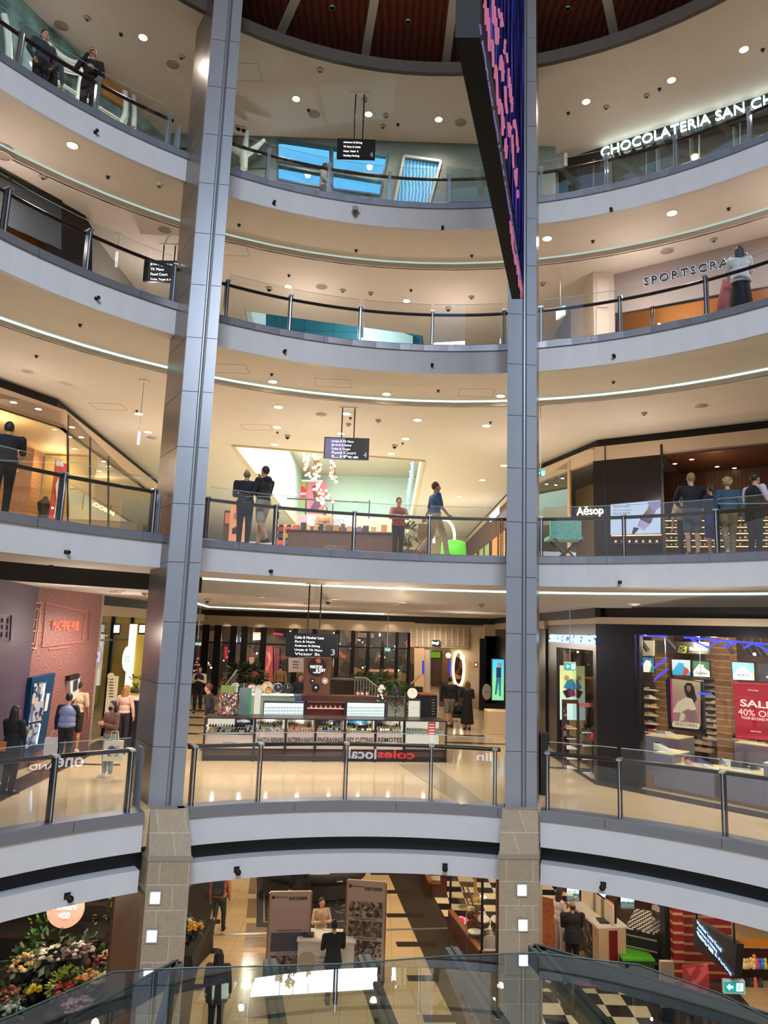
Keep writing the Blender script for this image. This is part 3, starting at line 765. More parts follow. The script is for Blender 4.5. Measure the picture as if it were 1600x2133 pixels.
def srow(pa,pb,hgt,m,r,step,gap):
    a,c = P(*pa,wall=swl),P(*pb,wall=swl); c.z = a.z; L = (c-a).length; x = 0; b = B(); pts = []
    while x < L:
        p = a.lerp(c,x/L)+nn; pts.append(p+Vector((0,0,hgt*random.choice((-.5,-.2,.3,.5))))); x += step*random.uniform(.5,1.4)
        if random.random() < gap and len(pts) > 2: b.tube(pts,r,4); pts = []; x += step*1.6
    if len(pts) > 2: b.tube(pts,r,4)
    b.build('script_line',m,t)
srow((1003,5),(1052,330),.30,PINK,.016,.06,.14); srow((1020,0),(1078,470),.34,PINK,.018,.07,.14); srow((1034,0),(1076,350),.26,PINK,.015,.06,.16); srow((1058,470),(1084,575),.2,PINK,.014,.06,.1)
srow((993,55),(1082,560),.06,glow('violet fine print','#8a76c8',.8),.007,.03,.1)
for s in (.2,.8):
    p = spt(s,zt_,-.1); B().tube([p,(p.x,p.y,zt_+4)],.015,6).build('hanging_cable',STEEL,t)

# ---- level 6, right: chocolate shop
W6 = [S6[1],(9.55,16.55)]
zc = ZC6
struct(slab(W6,[(1175,318),(1740,148),(1740,205),(1175,345)],.2).build('wall_shop_sign_band',mat('dark sign band','#15191b',.35),center=False))
b = B(); s6b = [S6[0],S6[1]]
struct(slab([S6[0],S6[1]],[(1140,335),(1175,318),(1175,345),(1140,370)],.1).build('wall_shop_return',mat('pale shop return','#b5aba0',.5),center=False))
t = thing('shop_lettering',tuple(ctr(W6,[(1425,270)])),'white glowing capital letters on the dark sign band of the topmost gallery','sign')
wtext('letters','CHOCOLATERIA SAN CHURRO',W6,1252,320,1712,172,20,NEON,t,.08,.04)
struct(slab([(p[0]+.3*.54,p[1]+.3*.84) for p in W6],[(1150,350),(1640,215),(1640,320),(1150,420)],.05).build('wall_shop_interior',mat('dim teal grey interior','#454b4b',.5),center=False))
t = thing('shop_window',tuple(ctr(W6,[(1400,330)])),'dark glass shop window under the white glowing chocolate shop letters','shop window')
slab(W6,[(1178,345),(1640,232),(1640,320),(1178,418)],.01).build('glass_panel',SHOPGL,t)
for u in (1235,1345,1455,1540):
    v = 345-(u-1178)*.245; slab(W6,[(u,v),(u+3,v),(u+3,v+80),(u,v+80)],.05,out=.02).build('mullion',mat('grey mullion','#6a706e',.4,.4),t)
# white reflections in the window glass, built as pale posts inside the shop
for u in (1270,1370,1440,1530):
    v = 350-(u-1178)*.245; p = P(u,v,wall=[(q[0]+.2*.54,q[1]+.2*.84) for q in W6])
    tt = thing('reflection_post',(p.x,p.y,Z6),'slim pale post standing for a reflection in the chocolate shop window','post','pale posts standing for window reflections')
    B().box((p.x,p.y,(Z6+p.z)/2),(.14,.05,p.z-Z6),rz=.57).build('shaft',mat('pale grey post','#8d9690',.5),tt)
struct(wallp('wall_side',[(4.5,34),(4.75,19.6)],Z6,ZC6,mat('grey shop side','#77746f',.5)))

# ---- level 6, centre: blue windows
def wall_holes(name,y,outer,holes,th,m):
    o = solid_poly(name,outer,holes,0,th,m)
    for v in o.data.vertices: v.co = Vector((v.co.x,y+v.co.z,v.co.y))
    return struct(o)
WY = 18.9
def xz(u,v,y=WY): p = P(u,v,y=y); return (p.x,p.z)
wins = [[(579,293),(688,309),(688,357),(579,338)],[(579,346),(670,363),(667,392),(579,376)],
        [(693,310),(808,327),(798,368),(693,356)],[(693,363),(797,380),(792,409),(693,396)],[(842,330),(918,341),(893,432),(822,428)]]
zlo = Z6
wall_holes('wall_back_level_6',WY,[(-6.6,zlo),(4.6,zlo),(4.6,ZC6+.05),(-6.6,ZC6+.05)],[[xz(u,v) for u,v in w] for w in wins],.12,mat('grey green window wall','#68756f',.5))
SKYG = glassm('blue tinted sky glass',(.35,.85,1.0),1.4,.4)
for i,w in enumerate(wins[:4]):
    b = B(); q = [P(u,v,y=WY+.04) for u,v in w]; b.add(q,[(0,1,2,3)]); o = b.build('window_%d' % (i+1),SKYG); struct(o)
    b = B()
    for j in range(4):
        b.bar(q[j]-Vector((0,.06,0)),q[(j+1) % 4]-Vector((0,.06,0)),.05,.05,up=(0,1,0))
    fr = b.build('window_frame',mat('window frame steel','#50606a',.4,.4),o)
b = B(); q = [P(u,v,y=WY+.03) for u,v in wins[4]]
b.add(q,[(0,1,2,3)]); t = thing('blue_curtain',tuple(q[3]),'light blue draped curtain in the slanted window right of the blue panes','curtain')
b.build('drape',wave_mat('blue drape','#2f7fb0','#7fc3e8',3.2,'X',.6,4,2,emit=.35),t)
b = B()
for j in range(4): b.bar(q[j]-Vector((0,.1,0)),q[(j+1) % 4]-Vector((0,.1,0)),.07,.07,up=(0,1,0))
b.build('curtain_frame',mat('pale curtain frame','#b8bdb6',.4),t)
for (u0,v0,u1,v1) in [(930,345,1020,420),(492,285,560,350)]:
    q = [P(u,v,y=WY-.05) for u,v in [(u0,v0),(u1,v0+14),(u1,v1),(u0,v1)]]
    struct(B().add(q,[(0,1,2,3)]).build('window_panel',mat('grey teal glass panel','#5d6f6e',.1)))
# white branching tree shaped column
def branch_col(u,v0,v1,y,lab):
    a = P(u,v1,y=y); c = P(u,v0,y=y)
    t = thing('branching_column',(a.x,a.y,a.z),lab,'column')
    mm = mat('white branching paint','#d8ece2',.5)
    B().tube([a,a.lerp(c,.6)],[.1,.13],8).build('trunk',mm,t)
    for dx,dz in ((-.6,.45),(.55,.5),(.05,.75)):
        k = a.lerp(c,.55); B().tube([k,k+Vector((dx*.5,0,dz*.4)),k+Vector((dx,0,dz))],[.11,.09,.05],8).build('branch',mm,t)
branch_col(508,300,352,18.3,'white branching column on the topmost gallery just right of the left column')
# ---- level 6, left: white fronted shop
W6L = [(-8.9,14.0),(-6.6,19.5)]
struct(slab(W6L,[(-40,-95),(60,0),(290,178),(365,215),(365,300),(-40,120)],.12).build('wall_left_level_6',mat('pale teal shopfront','#86aaa6',.3,noise=.35,nscale=1.3,col2='#3e5a5e'),center=False))
random.seed(5)
mm = mat('white ribbon form','#e6f2ea',.45)  # ribbons stand in for white reflections in the shop glass
t = thing('ribbon_reflections',tuple(ctr(W6L,[(150,150)])),'pale ribbons standing for glass reflections behind the far left railing of the topmost gallery','display')
for (a,bq,c,w) in [((8,30),(22,80),(18,150),.22),((75,105),(120,150),(170,150),.12),((100,90),(165,160),(195,110),.16),((175,120),(165,170),(160,220),.16),((200,130),(208,170),(195,225),.2),((260,190),(268,240),(250,260),.22),((272,175),(285,215),(278,265),.2),((60,130),(150,190),(250,250),.1)]:
    q = onw(W6L,[a,bq,c],.3)
    pts = [q[0]*(1-s)**2+q[1]*2*s*(1-s)+q[2]*s*s for s in [i/8 for i in range(9)]]
    b = B(); vs = []
    for p in pts: vs += [p+Vector((-.3*w,0,w*.5)),p+Vector((.3*w,.05,-w*.5))]
    b.add(vs,[(2*i,2*i+1,2*i+3,2*i+2) for i in range(8)],True); b.tube(pts,w*.35,6); b.build('ribbon',mm,t)
struct(slab(W6L,[(215,160),(262,190),(262,225),(215,195)],.1,out=.1).build('wall_poster_panel',mat('tan poster panel','#a8763f',.5,emit=.15,ecol='#a8763f'),center=False))
p = P(385,250,y=18.6)
t = thing('dark_display_panel',(p.x,p.y,Z6),'tall dark green panel beside the left column on the topmost gallery','panel')
b = B(); b.box((p.x,p.y,Z6+1.3),(.6,.15,2.6)); b.build('board',mat('dark teal board','#16282c',.3),t)
B().box((p.x,p.y-.06,Z6+.04),(.7,.3,.08)).build('foot',BLK,t)

# ---- level 5, right: clothing shop with backlit letters
W5 = [S5[2],S5[3]]
BULK = mat('grey mauve bulkhead','#9c8f8c',.6)
struct(slab(W5,[(1275,568),(1660,476),(1660,585),(1275,655)],.15).build('wall_shop_bulkhead',BULK,center=False))
t = thing('shop_lettering',tuple(ctr(W5,[(1449,563)])),'black capital letters with white halo light on the grey bulkhead of the third gallery','sign')
wtext('letters','SPORTSCRAFT',W5,1341,588,1556,538,17,BTXT,t,.07,.03,bold=.006,spacing=1.3)
wtext('halo','SPORTSCRAFT',W5,1340,588,1557,538,19,glow('halo light','#dfe6ff',2.2),t,.03,.005,bold=.03,spacing=1.3)
IN5 = mat('orange lit interior','#c99a6c',.6)
W5i = [(p[0]+.6*1.8,p[1]+.8*1.8) for p in W5]
struct(slab(W5i,[(1240,560),(1700,470),(1700,660),(1240,740)],.1).build('wall_shop_interior',IN5,center=False))
t = thing('shop_window',tuple(ctr(W5,[(1450,650)])),'tall glass shop window under the letters with white halo, orange inside','shop window')
slab(W5,[(1278,652),(1660,583),(1660,640),(1278,705)],.01).build('glass_panel',SHOPGL,t)
for u in (1282,1355,1360,1540):
    v = 652-(u-1278)*.18; slab(W5,[(u,v),(u+3,v),(u+3,v+75),(u,v+75)],.04,out=.02).build('mullion',MULL,t)
slab(W5,[(1360,639),(1500,612),(1500,615),(1360,642)],.04,out=.02).build('door_rail',MULL,t)
lp = ctr(W5i,[(1420,640)]); lamp(lp.x-.5,lp.y-.8,Z5+2.0,50,(1,.62,.36)); lamp(lp.x+2,lp.y-2.4,Z5+2.0,45,(1,.62,.36))
# panelled pier
PW = [S5[1],S5[2]]
t = thing('moulded_pier_panels',tuple(ctr([S5[0],S5[1]],[(1232,620)])),'pale moulded panels on the pier beside the backlit shop letters','wall panel')
for (v0,v1) in ((585,640),(650,700)):
    slab(PW,[(1243,v0-6),(1268,v0),(1268,v1),(1243,v1)],.03,out=.03).build('raised_panel',mat('pale moulding','#d5c7b8',.5),t)
# ---- level 5, left: dark shop with blinds
W5L = [L5L[1],L5L[2]]; W5La = [L5L[0],L5L[1]]
wall = [L5L[1],L5L[2]]
wallp('wall_left',L5L[1:3],Z5+2.35,ZC5,mat('dark grey blind box','#3b3c42',.5),.1)
wallp('wall_left_header',[L5L[0],L5L[1]],Z5+2.35,ZC5,mat('dark grey blind box'),.1)
t = thing('roller_blinds',tuple(ctr(W5L,[(60,420)])),'grey slatted roller blind across the shop at the far left of the third gallery','blind')
wl_ = [(L5L[0][0],L5L[0][1]),(L5L[2][0],L5L[2][1])]
BLIND = wave_mat('slatted blind','#2c2f35','#5e636b',9,'Z',.5)
slab(wl_,[(-30,352),(128,425),(128,520),(-30,450)],.03,out=.05).build('blind_cloth',BLIND,t)
slab(wl_,[(-30,344),(130,418),(130,427),(-30,353)],.1,out=.08).build('blind_box',BLK,t)
t = thing('shopfront_panel',tuple(ctr(wl_,[(150,480)])),'black chamfered shopfront panel right of the grey slatted blind','panel')
slab(wl_,[(128,423),(175,445),(192,475),(192,580),(95,560),(95,420)],.12,out=.03).build('board',mat('glossy black board','#17171b',.15),t)
wallp('wall_left_interior',[(-11.5,12.5),(-9.3,17.5),(-8.4,20.4)],Z5,ZC5,mat('tan interior wall','#b07a45',.6))
struct(wallp('wall_left',[(-7.75,16.1),(-7.6,20.5)],Z5,ZC5,mat('yellow cream wall')))

# ---- level 5, centre: teal wall across the opening
TY = 25.5
struct(B().box((-1,TY+.1,Z5+2.6),(10.5,.2,5.2)).build('wall_teal',tile_mat('teal wall panels','#2f6f7d','#2b6a78','#1f4b56',1.1,4.0,rough=.35,off=0,swap='x',gs=.012)))
struct(slab(yw(TY-.15),[(508,640),(553,648),(553,690),(508,690)],.1).build('window_side',mat('bright pale pane','#d4efe9',.3,emit=.35,ecol='#d4efe9'),center=False))
struct(slab(yw(TY-.2),[(757,672),(800,680),(860,700),(860,725),(757,720)],.1).build('wall_pale_stair_side',mat('pale blue white wall','#b9cfd0',.4),center=False))
lamp(-1,23.8,Z5+3.8,220,(.8,.97,1))
# ---- exit signs
GREEN = mat('exit sign green','#0e8f86',.4,emit=.7)
def exit_sign(u,v,w,h,y,ztop,lab,faced=True):
    wall = yw(y); c = ctr(wall,[(u,v)])
    t = thing('exit_sign',tuple(c),lab,'exit sign')
    rectw(wall,u-w/2,v-h/2,u+w/2,v+h/2,.06).build('sign_box',mat('exit sign housing','#c9cdc9',.5),t)
    rectw(wall,u-w*.46,v-h*.36,u+w*.46,v+h*.42,.01,out=.008).build('green_face',GREEN,t)
    b = slab(wall,[(u-w*.35,v),(u-w*.2,v-h*.22),(u-w*.2,v-h*.07),(u-w*.05,v-h*.07),(u-w*.05,v+h*.1),(u-w*.2,v+h*.1),(u-w*.2,v+h*.25)],.004,out=.014)
    b.build('arrow',WTXT,t)
    b = slab(wall,[(u+w*.1,v-h*.25),(u+w*.4,v-h*.25),(u+w*.4,v+h*.3),(u+w*.1,v+h*.3)],.004,out=.014); b.build('door_pictogram',WTXT,t)
    b = B(); cx_,s = u+w*.25,h
    for seg in ([(cx_-.02*s,v-.12*s),(cx_-.06*s,v+.06*s)],[(cx_-.06*s,v+.06*s),(cx_-.18*s,v+.2*s)],[(cx_-.06*s,v+.06*s),(cx_+.08*s,v+.24*s)],[(cx_-.03*s,v-.06*s),(cx_+.13*s,v-.01*s)]):
        q = onw(wall,seg,.022); b.tube(q,.008*y/17,5)
    q = onw(wall,[(cx_,v-.19*s)],.022)[0]; b.ball(q,.014*y/17,8,5); b.build('running_figure',GREEN,t)
    q = onw(wall,[(u,v-h/2)],-.03)[0]; B().tube([q,(q.x,q.y,ztop)],.012,6).build('hanging_rod',STEEL,t)
    B().box((q.x,q.y,ztop-.01),(.2,.1,.02)).build('ceiling_plate',DLR,t)
exit_sign(1126,985,22,18,18.5,ZC4,'green exit sign beside the right column above the black skincare shopfront')
exit_sign(1188,1388,24,19,17.6,ZC3,'green exit sign on a rod before the lit poster under the blue white shop logo')
exit_sign(412,1341,13,8,28,ZC3,'small green exit sign just right of the left column above the walkway')
exit_sign(807,1353,12,8,30,ZC3,'small green exit sign above the leafy planters behind the watch kiosk')
for (u,v,vt,y,z,lab) in [(243,540,440,17.2,ZC5,'edge-on white exit sign hanging on the third gallery near the black panel'),(289,913,790,17.6,ZC4,'edge-on white exit sign hanging on the second gallery beside the left column'),(1168,652,565,18.2,ZC5,'edge-on exit sign hanging beside the pale panelled pier')]:
    p = P(u,v,y=y); t = thing('exit_sign',tuple(p),lab,'exit sign')
    B().box(p,(.06,.36,.26),rz=.35).build('sign_box',mat('lit white sign box','#e8efef',.4,emit=.5),t)
    B().tube([(p.x,p.y,p.z+.1),(p.x,p.y,z)],.01,6).build('hanging_rod',STEEL,t)
    B().box((p.x,p.y,z-.01),(.2,.2,.02)).build('ceiling_plate',DLR,t)
# ================================================================== LEVEL 4 SHOPS
BEIGE = mat('beige shop header','#c9b49c',.55)
def header(line,zt,zb_,zs,mband=BEIGE,black=True,name='wall_shop_header',side=1):
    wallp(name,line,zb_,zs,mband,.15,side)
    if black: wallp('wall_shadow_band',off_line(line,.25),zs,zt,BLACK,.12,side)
def off_line(line,d):
    out = []
    for i,p in enumerate(line):
        a = line[max(0,i-1)]; c = line[min(len(line)-1,i+1)]; t = Vector((c[0]-a[0],c[1]-a[1])).normalized(); n = Vector((-t.y,t.x))
        if n.dot(Vector((p[0],p[1]-5))) < 0: n = -n
        out.append((p[0]+n.x*d,p[1]+n.y*d))
    return out
# ---- right: dark skincare shop
header(A4,ZC4,Z4+3.55,ZC4-.28)
wallp('wall_right',A4[1:3],Z4,Z4+3.55,mat('dark brown metal panels','#231d1b',.25,.4),.1)
WA = [A4[1],A4[2]]; WA0 = [A4[0],A4[1]]
# cut: the open part to the right shows the timber interior
WAo = off_line(A4,.14)
struct(bpy.data.objects['wall_right.00%d' % 0]) if False else None
for o in list(bpy.data.objects):
    if o.name.startswith('wall_right') and o.get('kind') == 'structure' and o.data and o.data.materials and o.data.materials[0].name == 'dark brown metal panels':
        bpy.data.objects.remove(o)
pa = P(1382,1000,wall=WA)
wallp('wall_right',[A4[1],(pa.x,pa.y)],Z4,Z4+3.55,mat('dark brown metal panels','#231d1b',.25,.4),.1)
TIMB = wave_mat('dark timber boards','#3a1d10','#54301d',3.5,'X',.5,2,2)
dA,nA = wnorm(WA)
inn = [(p[0]-nA.x*2.6,p[1]-nA.y*2.6) for p in (A4[1],A4[2],A4[3])]
wallp('wall_shop_interior',[(inn[0][0],inn[0][1]),inn[1],inn[2]],Z4,Z4+3.6,TIMB)
struct(B().prism([(pa.x,pa.y),A4[2],A4[3],inn[2],inn[1],(pa.x-nA.x*2.6,pa.y-nA.y*2.6)],Z4+3.5,Z4+3.6).build('ceiling_shop',TIMB))
WAi = [inn[0],inn[1]]
for u in (1262,1381):
    rectw(WA,u-1,925,u+1,1160,.02,out=.02).build('wall_panel_joint',BLK,None)['kind'] = 'structure'
t = thing('shop_lettering',tuple(ctr(WA,[(1229,1064)])),'white glowing shop name on the dark metal front of the second gallery','sign')
wtext('letters','Aēsop',WA,1202,1067,1257,1062,23,glow('warm white lettering','#fff3dd',4),t,.06,.03,bold=.004)
t = thing('shop_number',tuple(ctr(WA,[(1231,934)])),'small black unit number on the beige header above the dark metal shopfront','sign')
wtext('digits','433A',WA,1222,935,1239,933,5,BTXT,t,.03,.005)
# advertising screen
t = thing('advertising_screen',tuple(ctr(WA,[(1324,1078)])),'bright pale blue advertising screen showing a hand balm tube, right of the glowing shop name','screen')
slab(WA,[(1270,1049),(1378,1040),(1378,1113),(1270,1117)],.08,out=.08).build('casing',BLK,t)
slab(WA,[(1272,1051),(1376,1042),(1376,1111),(1272,1114)],.01,out=.09).build('display',glow('pale blue display','#b9cbe6',1.25),t)
slab(WA,[(1352,1050),(1369,1056),(1357,1088),(1340,1104),(1329,1096),(1334,1080),(1349,1060)],.004,out=.095).build('tube_picture',mat('dark violet print','#2c2338',.4),t)
slab(WA,[(1334,1082),(1355,1092),(1341,1105),(1330,1097)],.004,out=.10).build('tube_label',glow('tube label','#bdb6d8',.9),t)
slab(WA,[(1348,1046),(1376,1043),(1376,1056),(1362,1066),(1352,1052)],.004,out=.098).build('tube_cap',glow('lilac print','#a99cd0',.9),t)
slab(WA,[(1320,1098),(1332,1100),(1322,1112),(1316,1112)],.004,out=.095).build('drop_picture',mat('dark violet print'),t)
for s,v,k in (('New Eleos',1056,34),('Aromatique',1063,38),('Hand Balm',1070,35)):
    wtext('caption',s,WA,1278,v,1278+k,v-2,5,mat('grey caption','#4c5560',.5),t,.1,.002)
# little brown bottles under the screen
bot = None
AMBER = mat('amber bottle','#2a1408',.2); LABEL = mat('cream label','#e8dfc6',.5)
def bottle(p,s=1.0,lab='small dark bottle standing in the row under the advertising screen',grp='bottles under the advertising screen'):
    global bot
    if bot is None:
        bot = thing('bottle',(0,0,0),'x','bottle')
        B().lathe((0,0,0),[(0,0),(.035,0),(.035,.11),(.015,.13),(.015,.15),(.02,.15),(.02,.17),(0,.17)],10).build('body',AMBER,bot)
        B().lathe((0,0,0),[(.036,.025),(.036,.09)],10).build('label_band',LABEL,bot)
        c = bot
    else: c = copy_tree(bot)
    c.location = p; c.scale = (s,s,s); c['label'] = lab; c['group'] = grp; return c
shp = ctr(WA,[(1283,1133)],.12)
b = B(); q = onw(WA,[(1274,1134),(1378,1132)],.12)
t = thing('display_shelf',tuple(q[0]),'dark shelf with lit underside below the advertising screen','shelf')
b.bar(q[0],q[1],.22,.03); b.build('board',mat('dark shelf timber','#2b1a12',.4),t)
g = onw(WA,[(1274,1116),(1378,1114)],.1); B().bar(g[0],g[1],.03,.025).build('light_strip',glow('amber strip','#ffb36b',4),t)
for i in range(7):
    p = onw(WA,[(1283+i*14.3,1133)],.12)[0]; bottle((p.x,p.y,p.z+.015),.95)
# back-lit shelves inside
random.seed(11)
for k,v in enumerate([1083,1097,1110,1124,1137]):
    q = onw(WAi,[(1384,v+1),(1478,v+.5)],.2)+onw(WAi,[(1478,v+.5),(1660,v)],.2)
    t = thing('lit_shelf',tuple(q[0]),'amber lit bottle shelf inside the dark timber shop, %s counted from the top' % ['first','second','third','fourth','fifth'][k],'shelf')
    b = B(); b.bar(q[0],q[3],.26,.025); b.build('board',mat('dark shelf timber'),t)
    B().bar(q[0]+nA*.12+Vector((0,0,-.03)),q[3]+nA*.12+Vector((0,0,-.03)),.02,.02).build('light_strip',glow('amber strip'),t)
    L = (q[3]-q[0]).length; n = 26
    for i in range(n):
        if random.random() < .15: continue
        s = (i+.5)/n; p = q[0].lerp(q[3],s)
        bottle((p.x,p.y,p.z+.013),random.uniform(.7,1.1),'small amber bottle on the lit shelves inside the dark timber shop','bottles on the lit timber shop shelves')
lamp(9.5,20.3,Z4+2.8,25,(1,.6,.3)); 
for (u,v) in [(1406,966),(1441,957),(1494,972),(1530,975)]:
    p = P(u,v,z=Z4+3.5-CAMZ); t = copy_tree(dl_proto); t.location = p; t.scale = (.6,)*3; t['label'] = 'small spotlight in the dark timber shop ceiling'; t['group'] = 'spotlights in the dark timber shop'
# glass front of the neighbouring shop, next to the right column
wallp('wall_shop_interior',[(7.0,26.0),(7.8,22.9),(7.2,22.2)],Z4,Z4+3.55,mat('ribbed tan interior','#8d7a5e',.6))
t = thing('shop_window',tuple(ctr(WA0,[(1150,1090)])),'narrow glass shop window beside the right column, left of the dark metal front','shop window')
slab(WA0,[(1120,1000),(1184,962),(1184,1162),(1120,1162)],.01).build('glass_panel',SHOPGL,t)
slab(WA0,[(1182,960),(1187,958),(1187,1162),(1182,1162)],.06,out=.02).build('mullion',mat('cream post','#b89c72',.5),t)
for i,(u,v) in enumerate([(1139,1008),(1158,1010),(1172,996)]):
    p = P(u,v,wall=[(q[0]+.6,q[1]+.4) for q in WA0]); t = thing('track_spotlight',tuple(p),'black cylinder spotlight hanging inside the narrow shop window by the right column','spotlight','spotlights inside the narrow window')
    B().tube([p+Vector((0,0,.28)),p],.06,10).build('housing',BLK,t); B().cyl(p-Vector((0,0,.01)),.05,-.005,.005,10).build('lens',DL,t)
# reflection in the shop glass, built as a trolley with quilted teal pad
p = P(1160,1130,wall=WA0); p = Vector((5.15,20.6,Z4))
t = thing('reflection_trolley',tuple(p),'black framed trolley chair standing for a glass reflection beside the right column','trolley')
m1 = mat('trolley black tube','#121214',.3,.4); m2 = mat('teal padded fabric','#5a9a93',.5,noise=.3,nscale=14)
b = B()
for y in (-.3,.3):
    b.tube([p+Vector((-.45,y,.12)),p+Vector((.55,y,1.0))],.025); b.tube([p+Vector((.65,y,.1)),p+Vector((-.3,y,.95))],.025)
b.tube([p+Vector((-.3,-.3,.95)),p+Vector((-.3,.3,.95))],.025); b.tube([p+Vector((.55,-.3,1.0)),p+Vector((.55,.3,1.0))],.025)
b.build('frame',m1,t)
B().box(p+Vector((.05,0,.98)),(1.0,.62,.09)).build('seat',m2,t)
B().box(p+Vector((.1,0,1.28)),(.9,.1,.5)).build('backrest',m2,t)
for dx in (-.45,.65): B().lathe(p+Vector((dx,-.3,.09)),[(0,-.02),(.09,-.02),(.09,.02),(0,.02)],12,False,Matrix.Rotation(pi/2,3,'X')).build('wheel',BLK,t)

# ---- left: timber slatted fashion shop
header(K4,ZC4,Z4+3.45,ZC4-.3,mat('pale pink header','#cdb3a0',.5))
WK = [K4[0],K4[1]]; WK1 = [K4[1],K4[2]]
SLAT = wave_mat('oak cladding','#b9834f','#a8713f',2.2,'Z',.5,3,2)
ki = [(-12.6,17.0),(-10.9,21.0),(-11.4,31)]
wallp('wall_shop_interior',ki,Z4,Z4+3.5,SLAT)
struct(B().prism([K4[0],K4[1],K4[2],ki[2],ki[1],ki[0]],Z4+3.45,Z4+3.55).build('ceiling_shop',mat('shop ceiling tan','#d9b98c',.6)))
for u0,u1 in [(-30,128)]:
    t = thing('shop_window',tuple(ctr(WK,[(60,1000)])),'large glass shop window behind the man leaning on the rail, far left','shop window')
    slab(WK,[(-60,800),(128,858),(128,1085),(-60,1062)],.01).build('glass_panel',SHOPGL,t)
t = thing('shop_window',tuple(ctr(WK1,[(230,1050)])),'glass shop window in front of the glowing yellow shop name','shop window')
slab(WK1,[(142,862),(318,1038),(318,1112),(142,1085)],.01).build('glass_panel',SHOPGL,t)
for u,v in ((142,862),(188,910),(226,950)): slab(WK1,[(u,v),(u+2,v+2),(u+2,1110),(u,1110)],.04,out=.01).build('mullion',MULL,t)
kiw = [ki[0],ki[1]]
for i in range(14):
    s = i/13; x = ki[0][0]+(ki[1][0]-ki[0][0])*s; y = ki[0][1]+(ki[1][1]-ki[0][1])*s
    t = thing('timber_fin',(x+.3,y-.12,Z4),'tall upright timber fin on the back wall of the oak lined shop','timber fin','upright timber fins in the oak lined shop')
    B().box((x+.3,y-.12,Z4+1.6),(.36,.09,3.2),rz=1.17).build('board',mat('oak fin','#a86f42',.5,noise=.15,nscale=5),t)
t = thing('shop_lettering',tuple(ctr(WK1,[(211,1058)],-1.0)),'small glowing yellow capital letters inside the oak lined shop','sign')
wtext('letters','KOOKAI',WK1,185,1057,238,1060,9,glow('yellow neon lettering','#ffe58a',4),t,-.5,.02,bold=.01)
wallp('wall_shop_partition',[(-10.9,22.6),(-9.3,22.6)],Z4,Z4+3.4,mat('lit olive partition','#b89a58',.6))
t = thing('fashion_poster',tuple(ctr(WK,[(121,1020)],-.3)),'tall red and white fashion poster panel in the oak lined shop window','poster')
slab(WK,[(118,956),(140,968),(131,1086),(103,1083)],.05,out=-.3).build('board',mat('red poster print','#c23a38',.5,emit=.3,ecol='#c23a38'),t)
slab(WK,[(118,956),(131,964),(133,972),(117,970)],.01,out=-.28).build('top_band',mat('white blue poster band','#cfd6dc',.5,emit=.3),t)
slab(WK,[(122,995),(131,1005),(133,1030),(125,1060),(120,1080),(112,1078),(118,1040),(116,1010)],.01,out=-.27).build('figure_print',mat('pale figure print','#e9dccb',.5,emit=.2),t)
p = P(60,1050,wall=WK); p = Vector((-10.2,18.3,Z4))
t = thing('display_plinth',tuple(p),'tan display plinth behind the man at the far left rail','plinth')
B().box(p+Vector((0,0,.45)),(.8,.7,.9)).build('body',mat('tan plinth','#d9b98a',.5),t)
t = thing('straw_hat',(p.x,p.y,p.z+.9),'pale straw hat resting on the tan plinth','hat')
B().lathe((p.x,p.y,p.z+.9),[(0,.16),(.1,.15),(.13,.03),(.26,.01),(.26,0),(0,0)],16).build('hat_body',mat('straw','#dcc48f',.8),t)
# dress form
p = Vector((-9.7,20.4,Z4))
t = thing('dress_form',tuple(p),'black headless dress form in the window left of the glowing yellow letters','mannequin')
B().lathe(p,[(0,.75),(.17,.78),(.2,.95),(.13,1.15),(.19,1.4),(.2,1.5),(.07,1.6),(.05,1.68),(0,1.68)],14).build('torso',BLK,t)
B().tube([p,p+Vector((0,0,.8))],.02).build('stand_pole',STEEL,t); B().cyl(p,.2,0,.02,16).build('stand_base',BLK,t)
for x,y in ((-10.2,18.6),(-10.3,22),(-10.4,26)): lamp(x,y,Z4+2.9,55,(1,.78,.5))
for (u,v) in [(28,838),(80,852),(150,890),(169,911),(216,961),(226,971),(206,981),(156,935)]:
    p = P(u,v,z=Z4+3.44-CAMZ); t = copy_tree(dl_proto); t.location = p; t.scale = (.7,)*3; t['label'] = 'small round downlight in the tan ceiling of the oak lined shop'; t['group'] = 'downlights in the oak lined shop'

